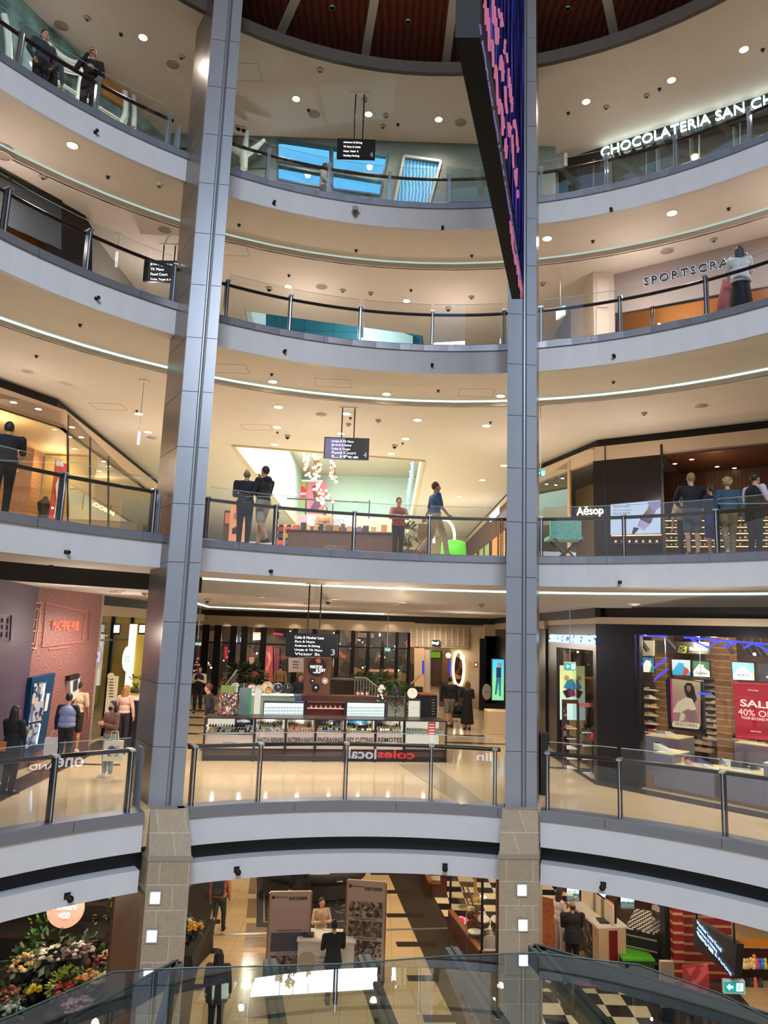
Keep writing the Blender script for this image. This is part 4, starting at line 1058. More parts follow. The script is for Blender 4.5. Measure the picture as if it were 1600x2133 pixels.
# ---- centre: coffee counter, chandelier, posters
KY = 20.4
kw = yw(KY)
ku = mat('walnut counter','#5b4030',.4,noise=.2,nscale=6)
t = thing('coffee_counter',tuple(P(715,1150,y=KY)),'long walnut coffee counter across the middle of the second gallery','counter')
a = P(600,1106,y=KY); c = P(832,1112,y=KY)
B().box(((a.x+c.x)/2,KY+.4,(Z4+a.z)/2),(c.x-a.x,.8,a.z-Z4)).build('body',ku,t)
B().box(((a.x+c.x)/2,KY+.38,a.z+.02),(c.x-a.x+.1,.9,.04)).build('top',mat('dark counter top','#3c332d',.2),t)
wtext('front_lettering','NESPRESSO',kw,676,1140,722,1141,8,mat('grey letters','#8b8378',.5),t,.02,.01)
for (u,col,w) in [(617,'#c9622f',13),(632,'#2c2f3a',12),(660,'#d8a062',14),(668,'#2a2422',10),(684,'#7a5f50',10),(700,'#c48a4f',15),(714,'#6e5a4a',10),(728,'#d2a36c',12),(748,'#8a6a8c',10),(762,'#3b3a40',14),(778,'#dcb583',13),(800,'#d88b45',14)]:
    p = P(u,1106,y=KY+.2); w_ = w*KY/FPX
    t = thing('gift_box',(p.x,p.y,a.z+.04),'small boxed coffee product standing on the walnut coffee counter','box','boxes on the walnut counter')
    h = .16+.1*random.random()
    B().box((p.x,p.y,a.z+.04+h/2),(w_*.9,.22,h)).build('carton',mat('carton '+col,col,.5,emit=.1),t)
    B().box((p.x,p.y,a.z+.04+h),(w_*.94,.23,.03)).build('lid',mat('carton lid','#d9c9b4',.5),t)
t = thing('brand_signboard',tuple(P(688,1086,y=22.0)),'wide white glowing signboard behind the barista at the coffee counter','sign')
rectw(yw(22.0),641,1076,737,1097,.1).build('board',glow('white sign box','#eef6f2',1.5),t)
wtext('lettering','NESPRESSO',yw(22.0),652,1085,716,1087,9,mat('grey letters'),t,.01,.003)
B().box((P(688,1100,y=22.1).x,22.1,(Z4+P(688,1097,y=22).z)/2),(2.2,.1,P(688,1097,y=22).z-Z4)).build('support',ku,t)
# pink standee
p = P(494,1130,y=19.6)
t = thing('standing_banner',(p.x,19.6,Z4),'orange pink standing banner beside the couple at the rail','banner')
rectw(yw(19.6),481,1047,508,1150,.05).build('board',mat('orange pink print','#d99a72',.5,emit=.15),t)
for i,s in enumerate(('FIRST','MONTH','FREE')): wtext('lettering',s,yw(19.6),487,1071+i*4.5,502,1071+i*4.5,3.4,BTXT,t,.01,.002)
for i in range(4): rectw(yw(19.6),484+i*5,1100-(i % 2)*3,488+i*5,1112,.006,out=.01).build('product_picture',BLK,t)
t = thing('dark_cabinet',(p.x-.35,20.2,Z4),'dark display cabinet left of the orange pink standing banner','cabinet')
rectw(yw(20.2),468,1063,481,1160,.4).build('body',mat('brown cabinet','#4a352a',.4),t); rectw(yw(20.2),470,1068,479,1090,.01,out=.01).build('lit_panel',mat('lit carton','#b56a4a',.5,emit=.3),t)
# stock shelves with coloured boxes
t = thing('stock_shelf',tuple(P(612,1130,y=21.4)),'open shelf of coloured cartons left of the walnut coffee counter','shelf')
sy = 21.4
rectw(yw(sy+.25),575,1092,640,1170,.05).build('back',ku,t)
for v in (1094,1108,1122,1136): rectw(yw(sy),575,v,640,v+1.5,.3).build('board',BLK,t)
for i,u in enumerate((576,592,608,624,640)): rectw(yw(sy-.01),u-1,1092,u+1,1170,.3).build('upright',mat('tan upright','#c9a877',.5),t)
cols = ['#7a1f1c','#c33a22','#2a4f8a','#23242e','#b8862f','#5b2b2b','#c9502b','#37597c']
for r_ in range(3):
    for c_ in range(4):
        p = P(577.5+16*c_+6.5,1107.5+14*r_,y=sy+.05)
        tt = thing('stock_carton',(p.x,p.y,p.z),'coloured carton on the open shelf left of the walnut counter','carton','cartons on the open stock shelf')
        B().box((p.x,p.y,p.z+.07),(.17,.2,.14)).build('box',mat('carton '+cols[(r_*3+c_) % 8],cols[(r_*3+c_) % 8],.5),tt)
# posters on the far wall
fy = GY4-1.0
t = thing('wall_poster',tuple(P(618,1034,y=fy)),'green poster with a red round logo behind the chandelier','poster')
rectw(yw(fy),600,1003,637,1071,.1).build('board',mat('lime green print','#8fa04a',.5,emit=.8),t)
rectw(yw(fy),600,998,672,1004,.1).build('top_bar',mat('poster bar','#dfe8e0',.5,emit=.6),t)
d_,n_ = wnorm(yw(fy)); p = P(624,1026,y=fy-.08); M = Matrix((Vector((1,0,0)),Vector((0,0,1)),Vector((0,-1,0)))).transposed()
B().lathe(p,[(0,0),(.44,0),(.44,.03),(0,.03)],28,False,M).build('round_logo',mat('red logo','#d6353f',.5,emit=.6),t)
wtext('logo_lettering','TK maxx',yw(fy),609,1027,638,1028,7,WTXT,t,.14,.01)
for s,v in (('Now',1046),('Open',1052)): wtext('lettering',s,yw(fy),602,v,620,v+1,5.5,mat('dark green letters','#3a5a2a',.5),t,.05,.01)
t = thing('wall_poster',tuple(P(656,1045,y=fy)),'pink poster with a dancing figure print beside the red round logo','poster')
rectw(yw(fy),638,1004,676,1073,.09).build('board',mat('pink print','#d0788c',.5,emit=.5),t)
slab(yw(fy),[(650,1015),(656,1010),(662,1030),(672,1050),(655,1068),(645,1062),(655,1045)],.02,out=.03).build('figure_print',mat('dark pink print','#7c3f4c',.5,emit=.3),t)
t = thing('wall_poster',tuple(P(632,1080,y=22.6)),'small pale pink standing poster behind the coffee counter','poster')
rectw(yw(22.6),622,1072,641,1094,.05).build('board',mat('pale pink print','#d59aa6',.5,emit=.2),t); rectw(yw(22.6),630,1094,633,1180,.05).build('stand_pole',BLK,t)
# far balustrade across the opening
t = thing('far_railing',tuple(P(680,1060,y=38)),'dark thin railing far behind the chandelier','railing')
q = [P(u,v,y=38) for u,v in ((560,1037),(640,1040),(770,1047))]
B().tube(q,.04,6).build('handrail',BLK,t)
for u in (582,638,694,770): pp = P(u,1042,y=38); B().tube([pp,(pp.x,pp.y,pp.z-1.0)],.03,6).build('post',BLK,t)
B().add([P(565,1040,y=38.1),P(765,1048,y=38.1),P(765,1075,y=38.1),P(565,1072,y=38.1)],[(0,1,2,3)]).build('glass_panel',SHOPGL,t)
# globe chandelier
t = thing('globe_chandelier',tuple(P(665,1000,y=26)),'cascading chandelier of warm glowing globes beside the numbered purple sign','chandelier')
BULB = glow('warm globe','#ffe9b8',4); brass = mat('brass','#a9772f',.3,.8)
random.seed(21); proto = None; nb = 0; br = B()
def seg(u0,v0,u1,v1,wdt,n):
    global proto,nb
    last = None
    for i in range(n):
        s = random.random(); u = u0+(u1-u0)*s+random.uniform(-wdt,wdt); v = v0+(v1-v0)*s+random.uniform(-4,4)
        p = P(u,v,y=26+random.uniform(-.3,.3))
        if last is not None and (p-last).length < 1.0: br.tube([last,p],.012,4)
        last = p
        if nb >= 98: continue
        if proto is None:
            me = B().ball((0,0,0),.052,10,7).build('globe',BULB,t,world=False); proto = me; me.location = p-t.location
        else:
            c = proto.copy(); COL.objects.link(c); c.parent = t; c.location = p-t.location
        nb += 1
seg(638,944,642,998,6,22); seg(660,942,660,998,8,22); seg(648,945,665,950,5,6); seg(690,960,697,1008,6,16); seg(650,995,665,1012,5,6); seg(660,1012,670,1052,9,20); seg(672,1008,690,1045,5,4); seg(672,1050,676,1064,4,4)
br.build('brass_stems',brass,t)
for u in (640,665,693): p = P(u,950,y=26); B().tube([p,(p.x,p.y,ZC5)],.008,4).build('hanging_cable',brass,t)
lamp(-2.4,25.3,Z4+2.6,60,(1,.85,.6))
# green glowing arch and plant, escalator side
def foliage(t,c,r,n,col,leaf=.16,seed=1,hr=1.0,name='foliage',col2=None):
    random.seed(seed); b = B()
    for i in range(n):
        d = Vector((random.gauss(0,1),random.gauss(0,1),random.gauss(.3,1))).normalized()
        p = Vector(c)+Vector((d.x*r,d.y*r,d.z*r*hr))*random.uniform(.45,1)
        a = random.uniform(0,2*pi); w = Vector((cos(a),sin(a),random.uniform(-.4,.4)))*leaf*.28
        tip = p+d*leaf+Vector((0,0,-leaf*.25)); mid = (p+tip)/2
        b.add([p,mid+w,tip,mid-w],[(0,1,2,3)])
    return b.build(name,mat('leaf '+col,col,.55,noise=.4,nscale=9,col2=col2),t)
def pot_plant(x,y,z,r,h,col,lab,leaf=.18,n=150,seed=1,potcol='#3a302a'):
    t = thing('potted_plant',(x,y,z),lab,'plant')
    B().lathe((x,y,z),[(0,0),(r*.5,0),(r*.62,h*.35),(r*.55,h*.35),(r*.5,h*.3),(0,h*.3)],14).build('pot',mat('pot '+potcol,potcol,.6),t)
    b = B()
    for k in range(5):
        a = k*1.26; b.tube([(x,y,z+h*.3),(x+cos(a)*r*.4,y+sin(a)*r*.4,z+h*.7)],.012,5)
    b.build('stems',mat('stem green','#3c4a25',.7),t)
    foliage(t,(x,y,z+h*.72),r,n,col,leaf,seed)
    return t
p = P(850,1135,y=19.6); pot_plant(p.x,19.6,Z4,.32,1.15,'#2f4a24','leafy potted plant between woman in red and man in blue, second gallery',.16,130,4)
pv = P(946,1115,y=24); t = thing('lit_arch_display',(pv.x,24,Z4),'glowing green arch display right of the man carrying a paper bag','display')
B().tube([P(925+22*cos(a),1118-36*sin(a),y=24) for a in [i*pi/14-1.2 for i in range(22)]],.05,6).build('light_tube',glow('pale green tube','#dfffc0',3),t)
B().lathe(P(945,1135,y=24.2),[(0,-.6),(.45,-.5),(.4,.1),(0,.2)],14).build('green_body',mat('vivid green','#4fc22b',.5,emit=.5),t)
b = B(); b.box((pv.x,24.2,Z4+.35),(.5,.5,.7)); b.build('base',BLK,t)
t = thing('escalator_side',tuple(P(880,1140,y=22.5)),'dark sloping escalator side behind the man with the paper bag','escalator')
b = slab(yw(22.5),[(860,1160),(892,1115),(895,1120),(895,1175),(860,1175)],1.0); b.build('side_panel',mat('brown escalator side','#5a4a3f',.3),t)
b = B(); b.tube([P(856,1160,y=22.45),P(893,1112,y=22.45)],.04,6); b.build('handrail',BLK,t)
# dark timber shop windows along the right of the far passage
for i,(y0,y1) in enumerate([(26,29.5),(30,34),(34.5,38.5),(39,43)]):
    t = thing('shop_window',(5.2,(y0+y1)/2,Z4),'warm lit shop window in the brown timber front of the far passage, %s from the column' % ['first','second','third','fourth'][i],'shop window')
    B().box((5.18,(y0+y1)/2,Z4+1.3),(.04,y1-y0,2.6)).build('glass_panel',mat('warm window %d' % i,['#7a4f33','#c98d52','#9fb06a','#c9ae78'][i],.1,emit=.5),t)
    for yy in (y0,(y0+y1)/2,y1): B().box((5.14,yy,Z4+1.3),(.06,.1,2.6)).build('mullion',mat('brown timber frame','#3c2217',.4),t)
t = thing('projecting_sign',tuple(P(1030,1072,wall=[(5.0,25),(5.0,45)])),'small glowing white shop sign on the timber front beyond the right column','sign')
B().box(P(1030,1072,wall=[(5.0,25),(5.0,45)]),(.06,2.4,.3)).build('lit_letters',glow('white lettering soft','#dff4ff',3),t)
# ================================================================== LEVEL 3 : KIOSK
KA = (-4.27,18.77); KB = (1.86,19.72); KW = [KA,KB]
dK,nK = wnorm(KW)
KFR = mat('dark walnut frame','#2b201c',.35,noise=.15,nscale=6); KBASE = mat('dark brown base panel','#3a2a24',.4,noise=.15,nscale=6)
SIGNP = mat('taupe sign panel','#c9b5ab',.5)
LITB = glow('lit display back','#fff6e2',.85)
ztop = onw(KW,[(640,1497)])[0].z
def kbox(u0,u1,z0,z1,d0,d1,m,name,t,out=0.0):
    a = onw(KW,[(u0,1530)])[0]; c = onw(KW,[(u1,1530)])[0]; n = -nK
    poly = [a+n*d0,c+n*d0,c+n*d1,a+n*d1]
    return B().prism([(p.x,p.y) for p in poly],z0,z1).build(name,m,t)
watch = None; random.seed(31)
WC = ['#d9b45a','#c8c8c8','#2a2a30','#e6d7b0','#8c6a3a']
watches = []
for i,c in enumerate(WC):
    t = thing('watch',(0,0,-20-i),'x','watch')
    B().lathe((0,0,0),[(0,0),(.02,0),(.02,.035),(0,.035)],8).build('stand',mat('cream watch cushion','#e8dfce',.6),t,world=False)
    M = Matrix.Rotation(radians(60),3,'X')
    B().lathe((0,-.018,.06),[(0,-.006),(.024,-.006),(.024,.006),(0,.006)],10,False,M).build('case',mat('watch metal '+c,c,.25,.8),t,world=False)
    B().tube([(0,.0,.03),(0,-.012,.06),(0,.01,.09),(0,.03,.05)],.011,5).build('strap',mat('watch strap '+c,c,.5),t,world=False)
    watches.append(t)
used_w = [0]*5
SPARE = watches
def put_watch(p,i,lab,grp,s=1.0):
    if used_w[i] == 0: c = watches[i]
    else: c = copy_tree(watches[i])
    used_w[i] += 1
    c.location = p; c.scale = (s,s,s); c['label'] = lab; c['group'] = grp
units = [(425,530,'CITIZEN','wide lit watch showcase at the left end of the kiosk, citizen letters below','low'),
 (530,595,'WATCH REPAIRS','showcase unit lettered watch repairs in the kiosk front','FOSSIL'),
 (595,657,'BATTERIES & BANDS','showcase unit lettered batteries and bands in the kiosk front','SKAGEN'),
 (657,718,'ENGRAVING','showcase unit lettered engraving in the kiosk front',''),
 (718,782,'KEY CUTTING','showcase unit lettered key cutting in the kiosk front',''),
 (782,842,'REMOTES','showcase unit lettered remotes in the kiosk front',''),
 (842,930,'','glass showcase with red notice at the right end of the kiosk front','end')]
zf = onw(KW,[(640,1560)])[0].z; zs1 = onw(KW,[(640,1526)])[0].z
for (u0,u1,s,lab,kind) in units:
    c = onw(KW,[((u0+u1)/2,1587)])[0]
    t = thing('display_counter',(c.x,c.y,Z3),lab,'display counter')
    zsb = onw(KW,[(470,1531)])[0].z if kind == 'low' else zs1
    kbox(u0,u1,Z3,zf-.02,.06,.75,KBASE,'base',t)
    kbox(u0+1,u1-1,Z3+.12,zf-.06,.05,.06,mat('base inset panel','#4a382f',.45),'base_panel',t)
    kbox(u0,u1,Z3+.02,Z3+.1,.04,.75,BLK,'plinth',t)
    if kind == 'end':
        kbox(u0+2,u1-3,zf-.02,zf+.0,.02,.72,KFR,'shelf',t); kbox(u0+2,u1-3,(zf+ztop)/2,(zf+ztop)/2+.012,.03,.7,mat('glass shelf edge','#cfe0d8',.1),'glass_shelf',t)
        kbox(u0+2,u1-3,zf,ztop-.03,.70,.72,glow('lit display back'),'lit_back',t)
    else:
        sp = kbox(u0+2,u1-2,zf,zsb,.0,.06,SIGNP,'sign_panel',t)
        kbox(u0+2,u1-2,zf,zsb-.01,.06,.72,KFR,'lower_box',t)
        a,bq = (onw(KW,[(u0+7,0)])[0],onw(KW,[(u1-7,0)])[0])
        vm = 1541.5 if kind != 'low' else 1550
        if s == 'CITIZEN':
            wtext('lettering',s,KW,464,1549,492,1550,6,BTXT,sp,.012,.004); wtext('small_lettering','BETTER STARTS NOW',KW,460,1556,496,1557,2,BTXT,sp,.012,.002)
        else: wtext('lettering',s,KW,u0+5,vm,u1-5,vm+1,10.5,BTXT,sp,.012,.004,bold=.012)
        kbox(u0+2,u1-2,zsb,ztop-.03,.66,.68,glow('lit display back'),'lit_back',t)
        if kind == 'low':
            kbox(486,526,zsb+.05,ztop-.05,.5,.52,mat('navy poster card','#23263a',.4),'poster_card',t)
            wtext('poster_lettering','CITIZEN',KW,494,1502,520,1503,4,WTXT,t,-.49,.003)
        elif kind in ('FOSSIL','SKAGEN'):
            wtext('brand_lettering',kind,KW,u0+12,1504,u1-12,1505,7,mat('dark grey letters','#3a3a3a',.5),t,-.4,.003)
            kbox(u0+6,u1-6,zsb+.1,ztop-.04,.46,.48,mat('white card','#efe9dc',.5),'brand_card',t)
        elif s == 'KEY CUTTING': kbox(u0+10,u1-12,zsb+.12,ztop-.05,.5,.52,mat('blue sea card','#2f8fc2',.4,emit=.3),'picture_card',t)
        elif s == 'ENGRAVING': kbox(u0+4,u1-4,zsb+.02,ztop-.05,.5,.52,mat('navy poster card'),'picture_card',t)
        else: kbox(u0+8,u1-22,zsb+.1,ztop-.05,.5,.52,mat('grey picture card','#5a6068',.4),'picture_card',t)
    # frame and glass
    b = B()
    for u in (u0+.8,u1-.8):
        a = onw(KW,[(u,1530)])[0]; b.box((a.x,a.y,(Z3+ztop)/2),(.045,.05,ztop-Z3),rz=atan2(dK.y,dK.x))
    b.build('corner_post',KFR,t)
    kbox(u0,u1,ztop-.03,ztop,-.02,.78,KFR,'counter_top',t)
    a,c2 = onw(KW,[(u0+2,1530),(u1-2,1530)],.02)
    B().add([Vector((a.x,a.y,zsb)),Vector((c2.x,c2.y,zsb)),Vector((c2.x,c2.y,ztop-.03)),Vector((a.x,a.y,ztop-.03))],[(0,1,2,3)]).build('front_glass',SHOPGL,t)
    # watches
    rows = [(.12,zsb+.01),(.26,zsb+.05),(.38,zsb+.10)]
    n = int((u1-u0)/6.3)
    for r_,(dd,zz) in enumerate(rows):
        for k in range(n):
            u = u0+6+(u1-u0-12)*(k+.5*(r_ % 2))/n; p = onw(KW,[(u,1530)],-dd)[0]
            zz2 = zz if kind != 'end' else ((zf+ztop)/2+.015 if r_ else zf)
            put_watch((p.x,p.y,zz2),random.choice([0,0,1,3,2] if kind not in ('low',) else [1,2,2,0,3]),'small wrist watch on a cushion inside the lit kiosk showcases','watches in the kiosk showcases',1.25)
t = thing('red_notice',tuple(onw(KW,[(899,1516)],-.05)[0]),'red price notice inside the glass showcase at the right end of the kiosk','notice')
rectw(KW,892,1504,907,1531,.01,out=-.06).build('board',mat('red notice','#c7474a',.5,emit=.3),t)
for v in (1508,1514,1520,1526): rectw(KW,894,v,905,v+2.4,.004,out=-.05).build('notice_line',mat('pale notice line','#f0d8d0',.5,emit=.3),t)
for u in (450,505,560,625,690,750,812,885):
    p = onw(KW,[(u,1530)],-.35)[0]; lamp(p.x,p.y,ztop-.08,3.0,(1,.93,.8),.04)
# second tier on the counter
def kthing(name,u0,u1,v0,v1,dep,lab,cat,thick=.3):
    p = onw(KW,[((u0+u1)/2,v1)],-dep)[0]; return thing(name,(p.x,p.y,ztop),lab,cat)
def kr(u0,v0,u1,v1,dep,th,m,name,t): return rectw(KW,u0,v0,u1,v1,th,out=-dep).build(name,m,t)
LBX = glow('cool light box','#dff6f2',1.5)
for (u0,u1,which) in [(549,633,'left'),(722,802,'right')]:
    t = kthing('watch_light_box',u0,u1,1461,1497,.9,'glowing pale light box of hanging watches on the counter, %s' % ('above the watch repairs unit' if which == 'left' else 'above the key cutting unit'),'light box')
    kr(u0,1461,u1,1499,.9,.25,BLK,'casing',t); kr(u0+2,1464,u1-2,1492,.88,.02,LBX,'light_panel',t)
    b = B()
    for r_ in range(3):
        for k in range(24):
            u = u0+4+(u1-u0-8)*k/23; q = onw(KW,[(u,1472+r_*6.5),(u,1476.5+r_*6.5)],-.84); b.bar(q[0],q[1],.014,.014)
    b.build('hanging_straps',mat('dark strap','#3b4146',.5),t)['kind'] = 'stuff'
t = kthing('glass_cabinet',637,720,1464,1497,1.0,'dark glass cabinet with reddish lights between the two glowing watch light boxes','cabinet')
kr(637,1463,720,1499,1.3,.05,mat('dark red cabinet back','#4a201c',.4,emit=.15,ecol='#8a3026'),'back',t); kr(637,1463,720,1465,.95,.4,KFR,'top',t)
kr(637,1463,639,1499,.95,.4,KFR,'side',t); kr(718,1463,720,1499,.95,.4,KFR,'side',t); kr(640,1476,718,1477,1.0,.25,mat('pink shelf light','#e0a090',.4,emit=1.0),'shelf',t)
for k in range(7):
    p = onw(KW,[(648+k*10,1484)],-1.1)[0]; put_watch((p.x,p.y,onw(KW,[(640,1476)],-1.0)[0].z+.01),3,'small wrist watch on a cushion inside the lit kiosk showcases','watches in the kiosk showcases',1.3)
# counter back box (green glass run)
t = kthing('inner_counter',520,850,1448,1497,1.9,'long inner glass counter of the kiosk with pale lit top, below the round clocks','counter')
kr(500,1450,612,1497,1.9,.45,mat('pale green counter glass','#7d9080',.15),'glass_box',t); kr(498,1446,612,1450,1.85,.5,mat('lit shelf top','#f3efe0',.4,emit=.6),'top_shelf',t)
kr(612,1448,800,1499,2.2,.5,mat('red brown counter','#4c2a20',.4),'rear_body',t)
# clocks
for i,(u,v,r,c,rim) in enumerate([(490,1433,10,'#ded9cf','#cfc8bc'),(508,1435,12,'#2b2b2e','#1a1a1c'),(525,1434,9.5,'#e8e2d4','#a63232'),(540,1437,10,'#dcd4c2','#8f8570'),(557,1432,12,'#e0c79a','#b9b1a2'),(560,1438,7,'#d9a25a','#6b4a2a'),(579,1433,10,'#26272b','#b8b8b8'),(599,1434,10.5,'#1f2024','#15151a')]):
    p = onw(KW,[(u,v)],-1.95+.03*i)[0]; R_ = r*21/FPX; M = Matrix((dK,Vector((0,0,1)),nK)).transposed()
    nm = ['pale plain','black ring','red rimmed','cream oval','wide grey rimmed','small amber','black faced silver rimmed','all black'][i]
    t = thing('wall_clock',(p.x,p.y,p.z-R_),'%s round clock standing in the clock row on the kiosk shelf' % nm,'clock')
    B().lathe(p,[(0,-.03),(R_,-.03),(R_,.03),(R_*.9,.035),(R_*.88,.01)],28,False,M).build('rim',mat('clock rim '+rim,rim,.4),t)
    B().lathe(p,[(0,.012),(R_*.88,.012)],28,False,M).build('dial',mat('clock dial '+c,c,.5),t)
    hc = '#f0f0f0' if sum(lin(c)) < .5 else '#151515'
    b = B(); n3 = nK*.02
    b.bar(p+n3,p+n3+dK*R_*.45+Vector((0,0,R_*.3)),.012,.006); b.bar(p+n3,p+n3+Vector((0,0,R_*.7)),.01,.006)
    for k in range(12):
        a = k*pi/6; q = p+n3*.8+dK*cos(a)*R_*.74+Vector((0,0,sin(a)*R_*.74)); b.bar(q,q+(dK*cos(a)+Vector((0,0,sin(a))))*R_*.1,.012,.004)
    b.build('hands_and_marks',mat('clock mark '+hc,hc,.5),t)
# key board rack on the left counter
t = kthing('revolving_rack',455,492,1450,1490,.7,'revolving rack crowded with small packets on the left end of the counter','rack')
p = onw(KW,[(474,1490)],-.6)[0]
B().lathe((p.x,p.y,ztop),[(0,0),(.27,0),(.27,.02),(.0,.02)],16).build('base',BLK,t)
B().lathe((p.x,p.y,ztop+.02),[(.24,0),(.24,.55),(0,.55)],16,False).build('packets',vor_mat('small packets',[(0,'#2a2320'),(.35,'#7c6a55'),(.55,'#a8443a'),(.7,'#c9bda5'),(.85,'#45505c')],22),t)
B().box((p.x,p.y-.1,ztop+.66),(.38,.03,.18),rz=.1).build('header_card',mat('green header card','#5f7a3f',.5),t)
t = kthing('glass_side_case',500,530,1452,1497,.8,'pale glass case with green edge right of the revolving rack','case')
p = onw(KW,[(508,1497)],-.8)[0]; B().box((p.x,p.y,ztop+.33),(.3,.4,.66),rz=.15).build('case_body',mat('teal grey case','#5f7272',.2),t); B().box((p.x+.16,p.y-.1,ztop+.33),(.05,.3,.66),rz=.15).build('green_edge',mat('bright green edge','#2e8a5a',.3),t)
p = onw(KW,[(534,1497)],-.8)[0]; B().box((p.x,p.y,ztop+.33),(.16,.3,.62),rz=.15).build('lit_column',glow('lit display back'),t)
# WATCH & KEY tower
t = kthing('sign_tower',635,686,1370,1458,2.6,'brown tower lettered watch and key behind the kiosk counter','sign tower')
kr(637,1369,686,1462,2.6,.5,mat('mid brown tower','#6b4630',.45,noise=.15,nscale=4),'tower_body',t)
M = Matrix((dK,Vector((0,0,1)),nK)).transposed(); p = onw(KW,[(661,1389)],-2.58)[0]
B().lathe(p,[(0,0),(.27,0),(.27,.01),(0,.01)],32,False,M).build('dark_disc',mat('dark disc','#241a18',.4),t)
slab(KW,[(657,1374),(663,1371),(668,1373),(668,1381),(661,1381)],.01,out=-2.56).build('logo_mark',mat('orange logo','#c4602c',.5,emit=.3),t)
wtext('lettering','WATCH',KW,646,1389,671,1390,6.5,WTXT,t,-2.55,.01,bold=.02); wtext('lettering','& KEY',KW,658,1396,678,1397,6,WTXT,t,-2.55,.01,bold=.02); wtext('small_lettering','WIZARD',KW,652,1401,668,1401.5,2.5,WTXT,t,-2.55,.01)
for (u,v,r,c) in [(658,1432,.11,'#1c1c20'),(677,1418,.1,'#c9b99a'),(651,1418,.07,'#33302f')]:
    pp = onw(KW,[(u,v)],-2.57)[0]
    tt = thing('wall_clock',tuple(pp),{'.11': 'black','.1': 'tan','.07': 'small dark'}[str(r).replace('0.','.')]+' round clock mounted on the brown watch and key tower','clock')
    B().lathe(pp,[(0,0),(r,0),(r,.03),(r*.9,.03),(r*.88,.015),(0,.015)],20,False,M).build('body',mat('clock dial '+c,c,.4),tt)
    B().lathe(pp,[(0,.02),(r*.25,.02)],10,False,M).build('bright_centre',WTXT,tt)
t = kthing('blue_box',603,628,1448,1458,2.0,'blue carton on the kiosk shelf left of the brown tower','box'); kr(604,1449,628,1460,2.0,.25,mat('blue carton','#2f4a8c',.5),'carton',t)
t = kthing('patterned_stand',787,805,1428,1462,2.0,'black and white patterned display stand right of the light box','stand')
kr(787,1432,805,1462,2.0,.15,vor_mat('black white pattern',[(0,'#141214'),(.5,'#d8d0c4'),(.75,'#b03a34'),(.85,'#1a1618')],16),'board',t)
p = onw(KW,[(795,1431)],-1.98)[0]; B().lathe(p,[(0,0),(.07,0),(.07,.02),(0,.02)],16,False,M).build('round_topper',mat('cream topper','#d9d0c0',.5),t)
for i,u in enumerate((745,754,764)):
    t = thing('glass_jar',tuple(onw(KW,[(u,1459)],-2.2)[0]),'small glass jar with red lid on the rear kiosk counter','jar','jars on the rear kiosk counter')
    p = onw(KW,[(u,1459)],-2.3)[0]; zc_ = onw(KW,[(u,1450)],-2.2)[0].z
    B().lathe((p.x,p.y,zc_),[(0,0),(.045,0),(.045,.1),(0,.1)],12).build('jar_body',mat('jar glass','#b8b0a8',.15),t); B().lathe((p.x,p.y,zc_+.1),[(0,0),(.048,0),(.048,.03),(0,.03)],12).build('lid',mat('red lid','#a5342c',.4),t)
# right end towers
t = kthing('glass_cabinet',805,850,1452,1497,.7,'pale glass cube cabinet holding a branch of hanging watches','cabinet')
kr(806,1453,845,1498,.95,.04,mat('pale cabinet back','#9aa093',.3),'back',t); kr(805,1452,846,1455,.55,.45,BLK,'top',t); kr(805,1452,807,1498,.55,.04,KFR,'post',t); kr(844,1452,846,1498,.55,.04,KFR,'post',t)
p = onw(KW,[(824,1495)],-.75)[0]; b = B(); random.seed(2)
for k in range(40):
    h = .05+.5*(k/40); r_ = .2*(1-k/55); a = k*2.4; q = Vector((p.x+cos(a)*r_,p.y+sin(a)*r_*.7,ztop+h)); b.ball(q,.022,6,4)
b.build('hanging_watches',mat('gold watches','#c8b26a',.3,.7),t)['kind'] = 'stuff'
B().tube([(p.x,p.y,ztop),(p.x,p.y,ztop+.6)],.012,5).build('stand_pole',BLK,t)
t = kthing('glass_cabinet',855,873,1452,1497,.7,'narrow lit glass cabinet between the cube cabinet and the dark cabinet','cabinet')
kr(852,1460,874,1497,.95,.04,LITB,'back',t); kr(851,1457,875,1460,.7,.3,BLK,'top',t); kr(851,1475,874,1476,.72,.22,mat('glass shelf edge'),'shelf',t)
for (u,v,c,nm) in [(826,1443,'#1b1c20','black'),(859,1444,'#d8cfbd','cream')]:
    pp = onw(KW,[(u,v)],-.8)[0]; tt = thing('wall_clock',tuple(pp),'%s round clock standing on the glass cabinets at the right end of the kiosk' % nm,'clock')
    B().lathe(pp,[(0,-.02),(.14,-.02),(.14,.02),(0,.02)],24,False,M).build('body',mat('clock dial '+c,c,.4),tt); B().bar(pp+nK*.025,pp+nK*.025+Vector((0,0,.1)),.01,.004).build('hand',mat('grey hand','#8a8a8a'),tt)
t = kthing('tall_cabinet',875,909,1447,1497,.8,'dark tall cabinet with red brown top at the right end of the kiosk','cabinet')
kr(877,1449,910,1498,.8,.5,mat('near black cabinet','#1d1a1c',.3),'body',t); kr(875,1446,911,1449,.76,.6,mat('red brown cabinet top','#6e3a2a',.4),'top',t)
for k in range(6): kr(900,1457+k*6,906,1458.5+k*6,.78,.02,STEEL,'hook',t)

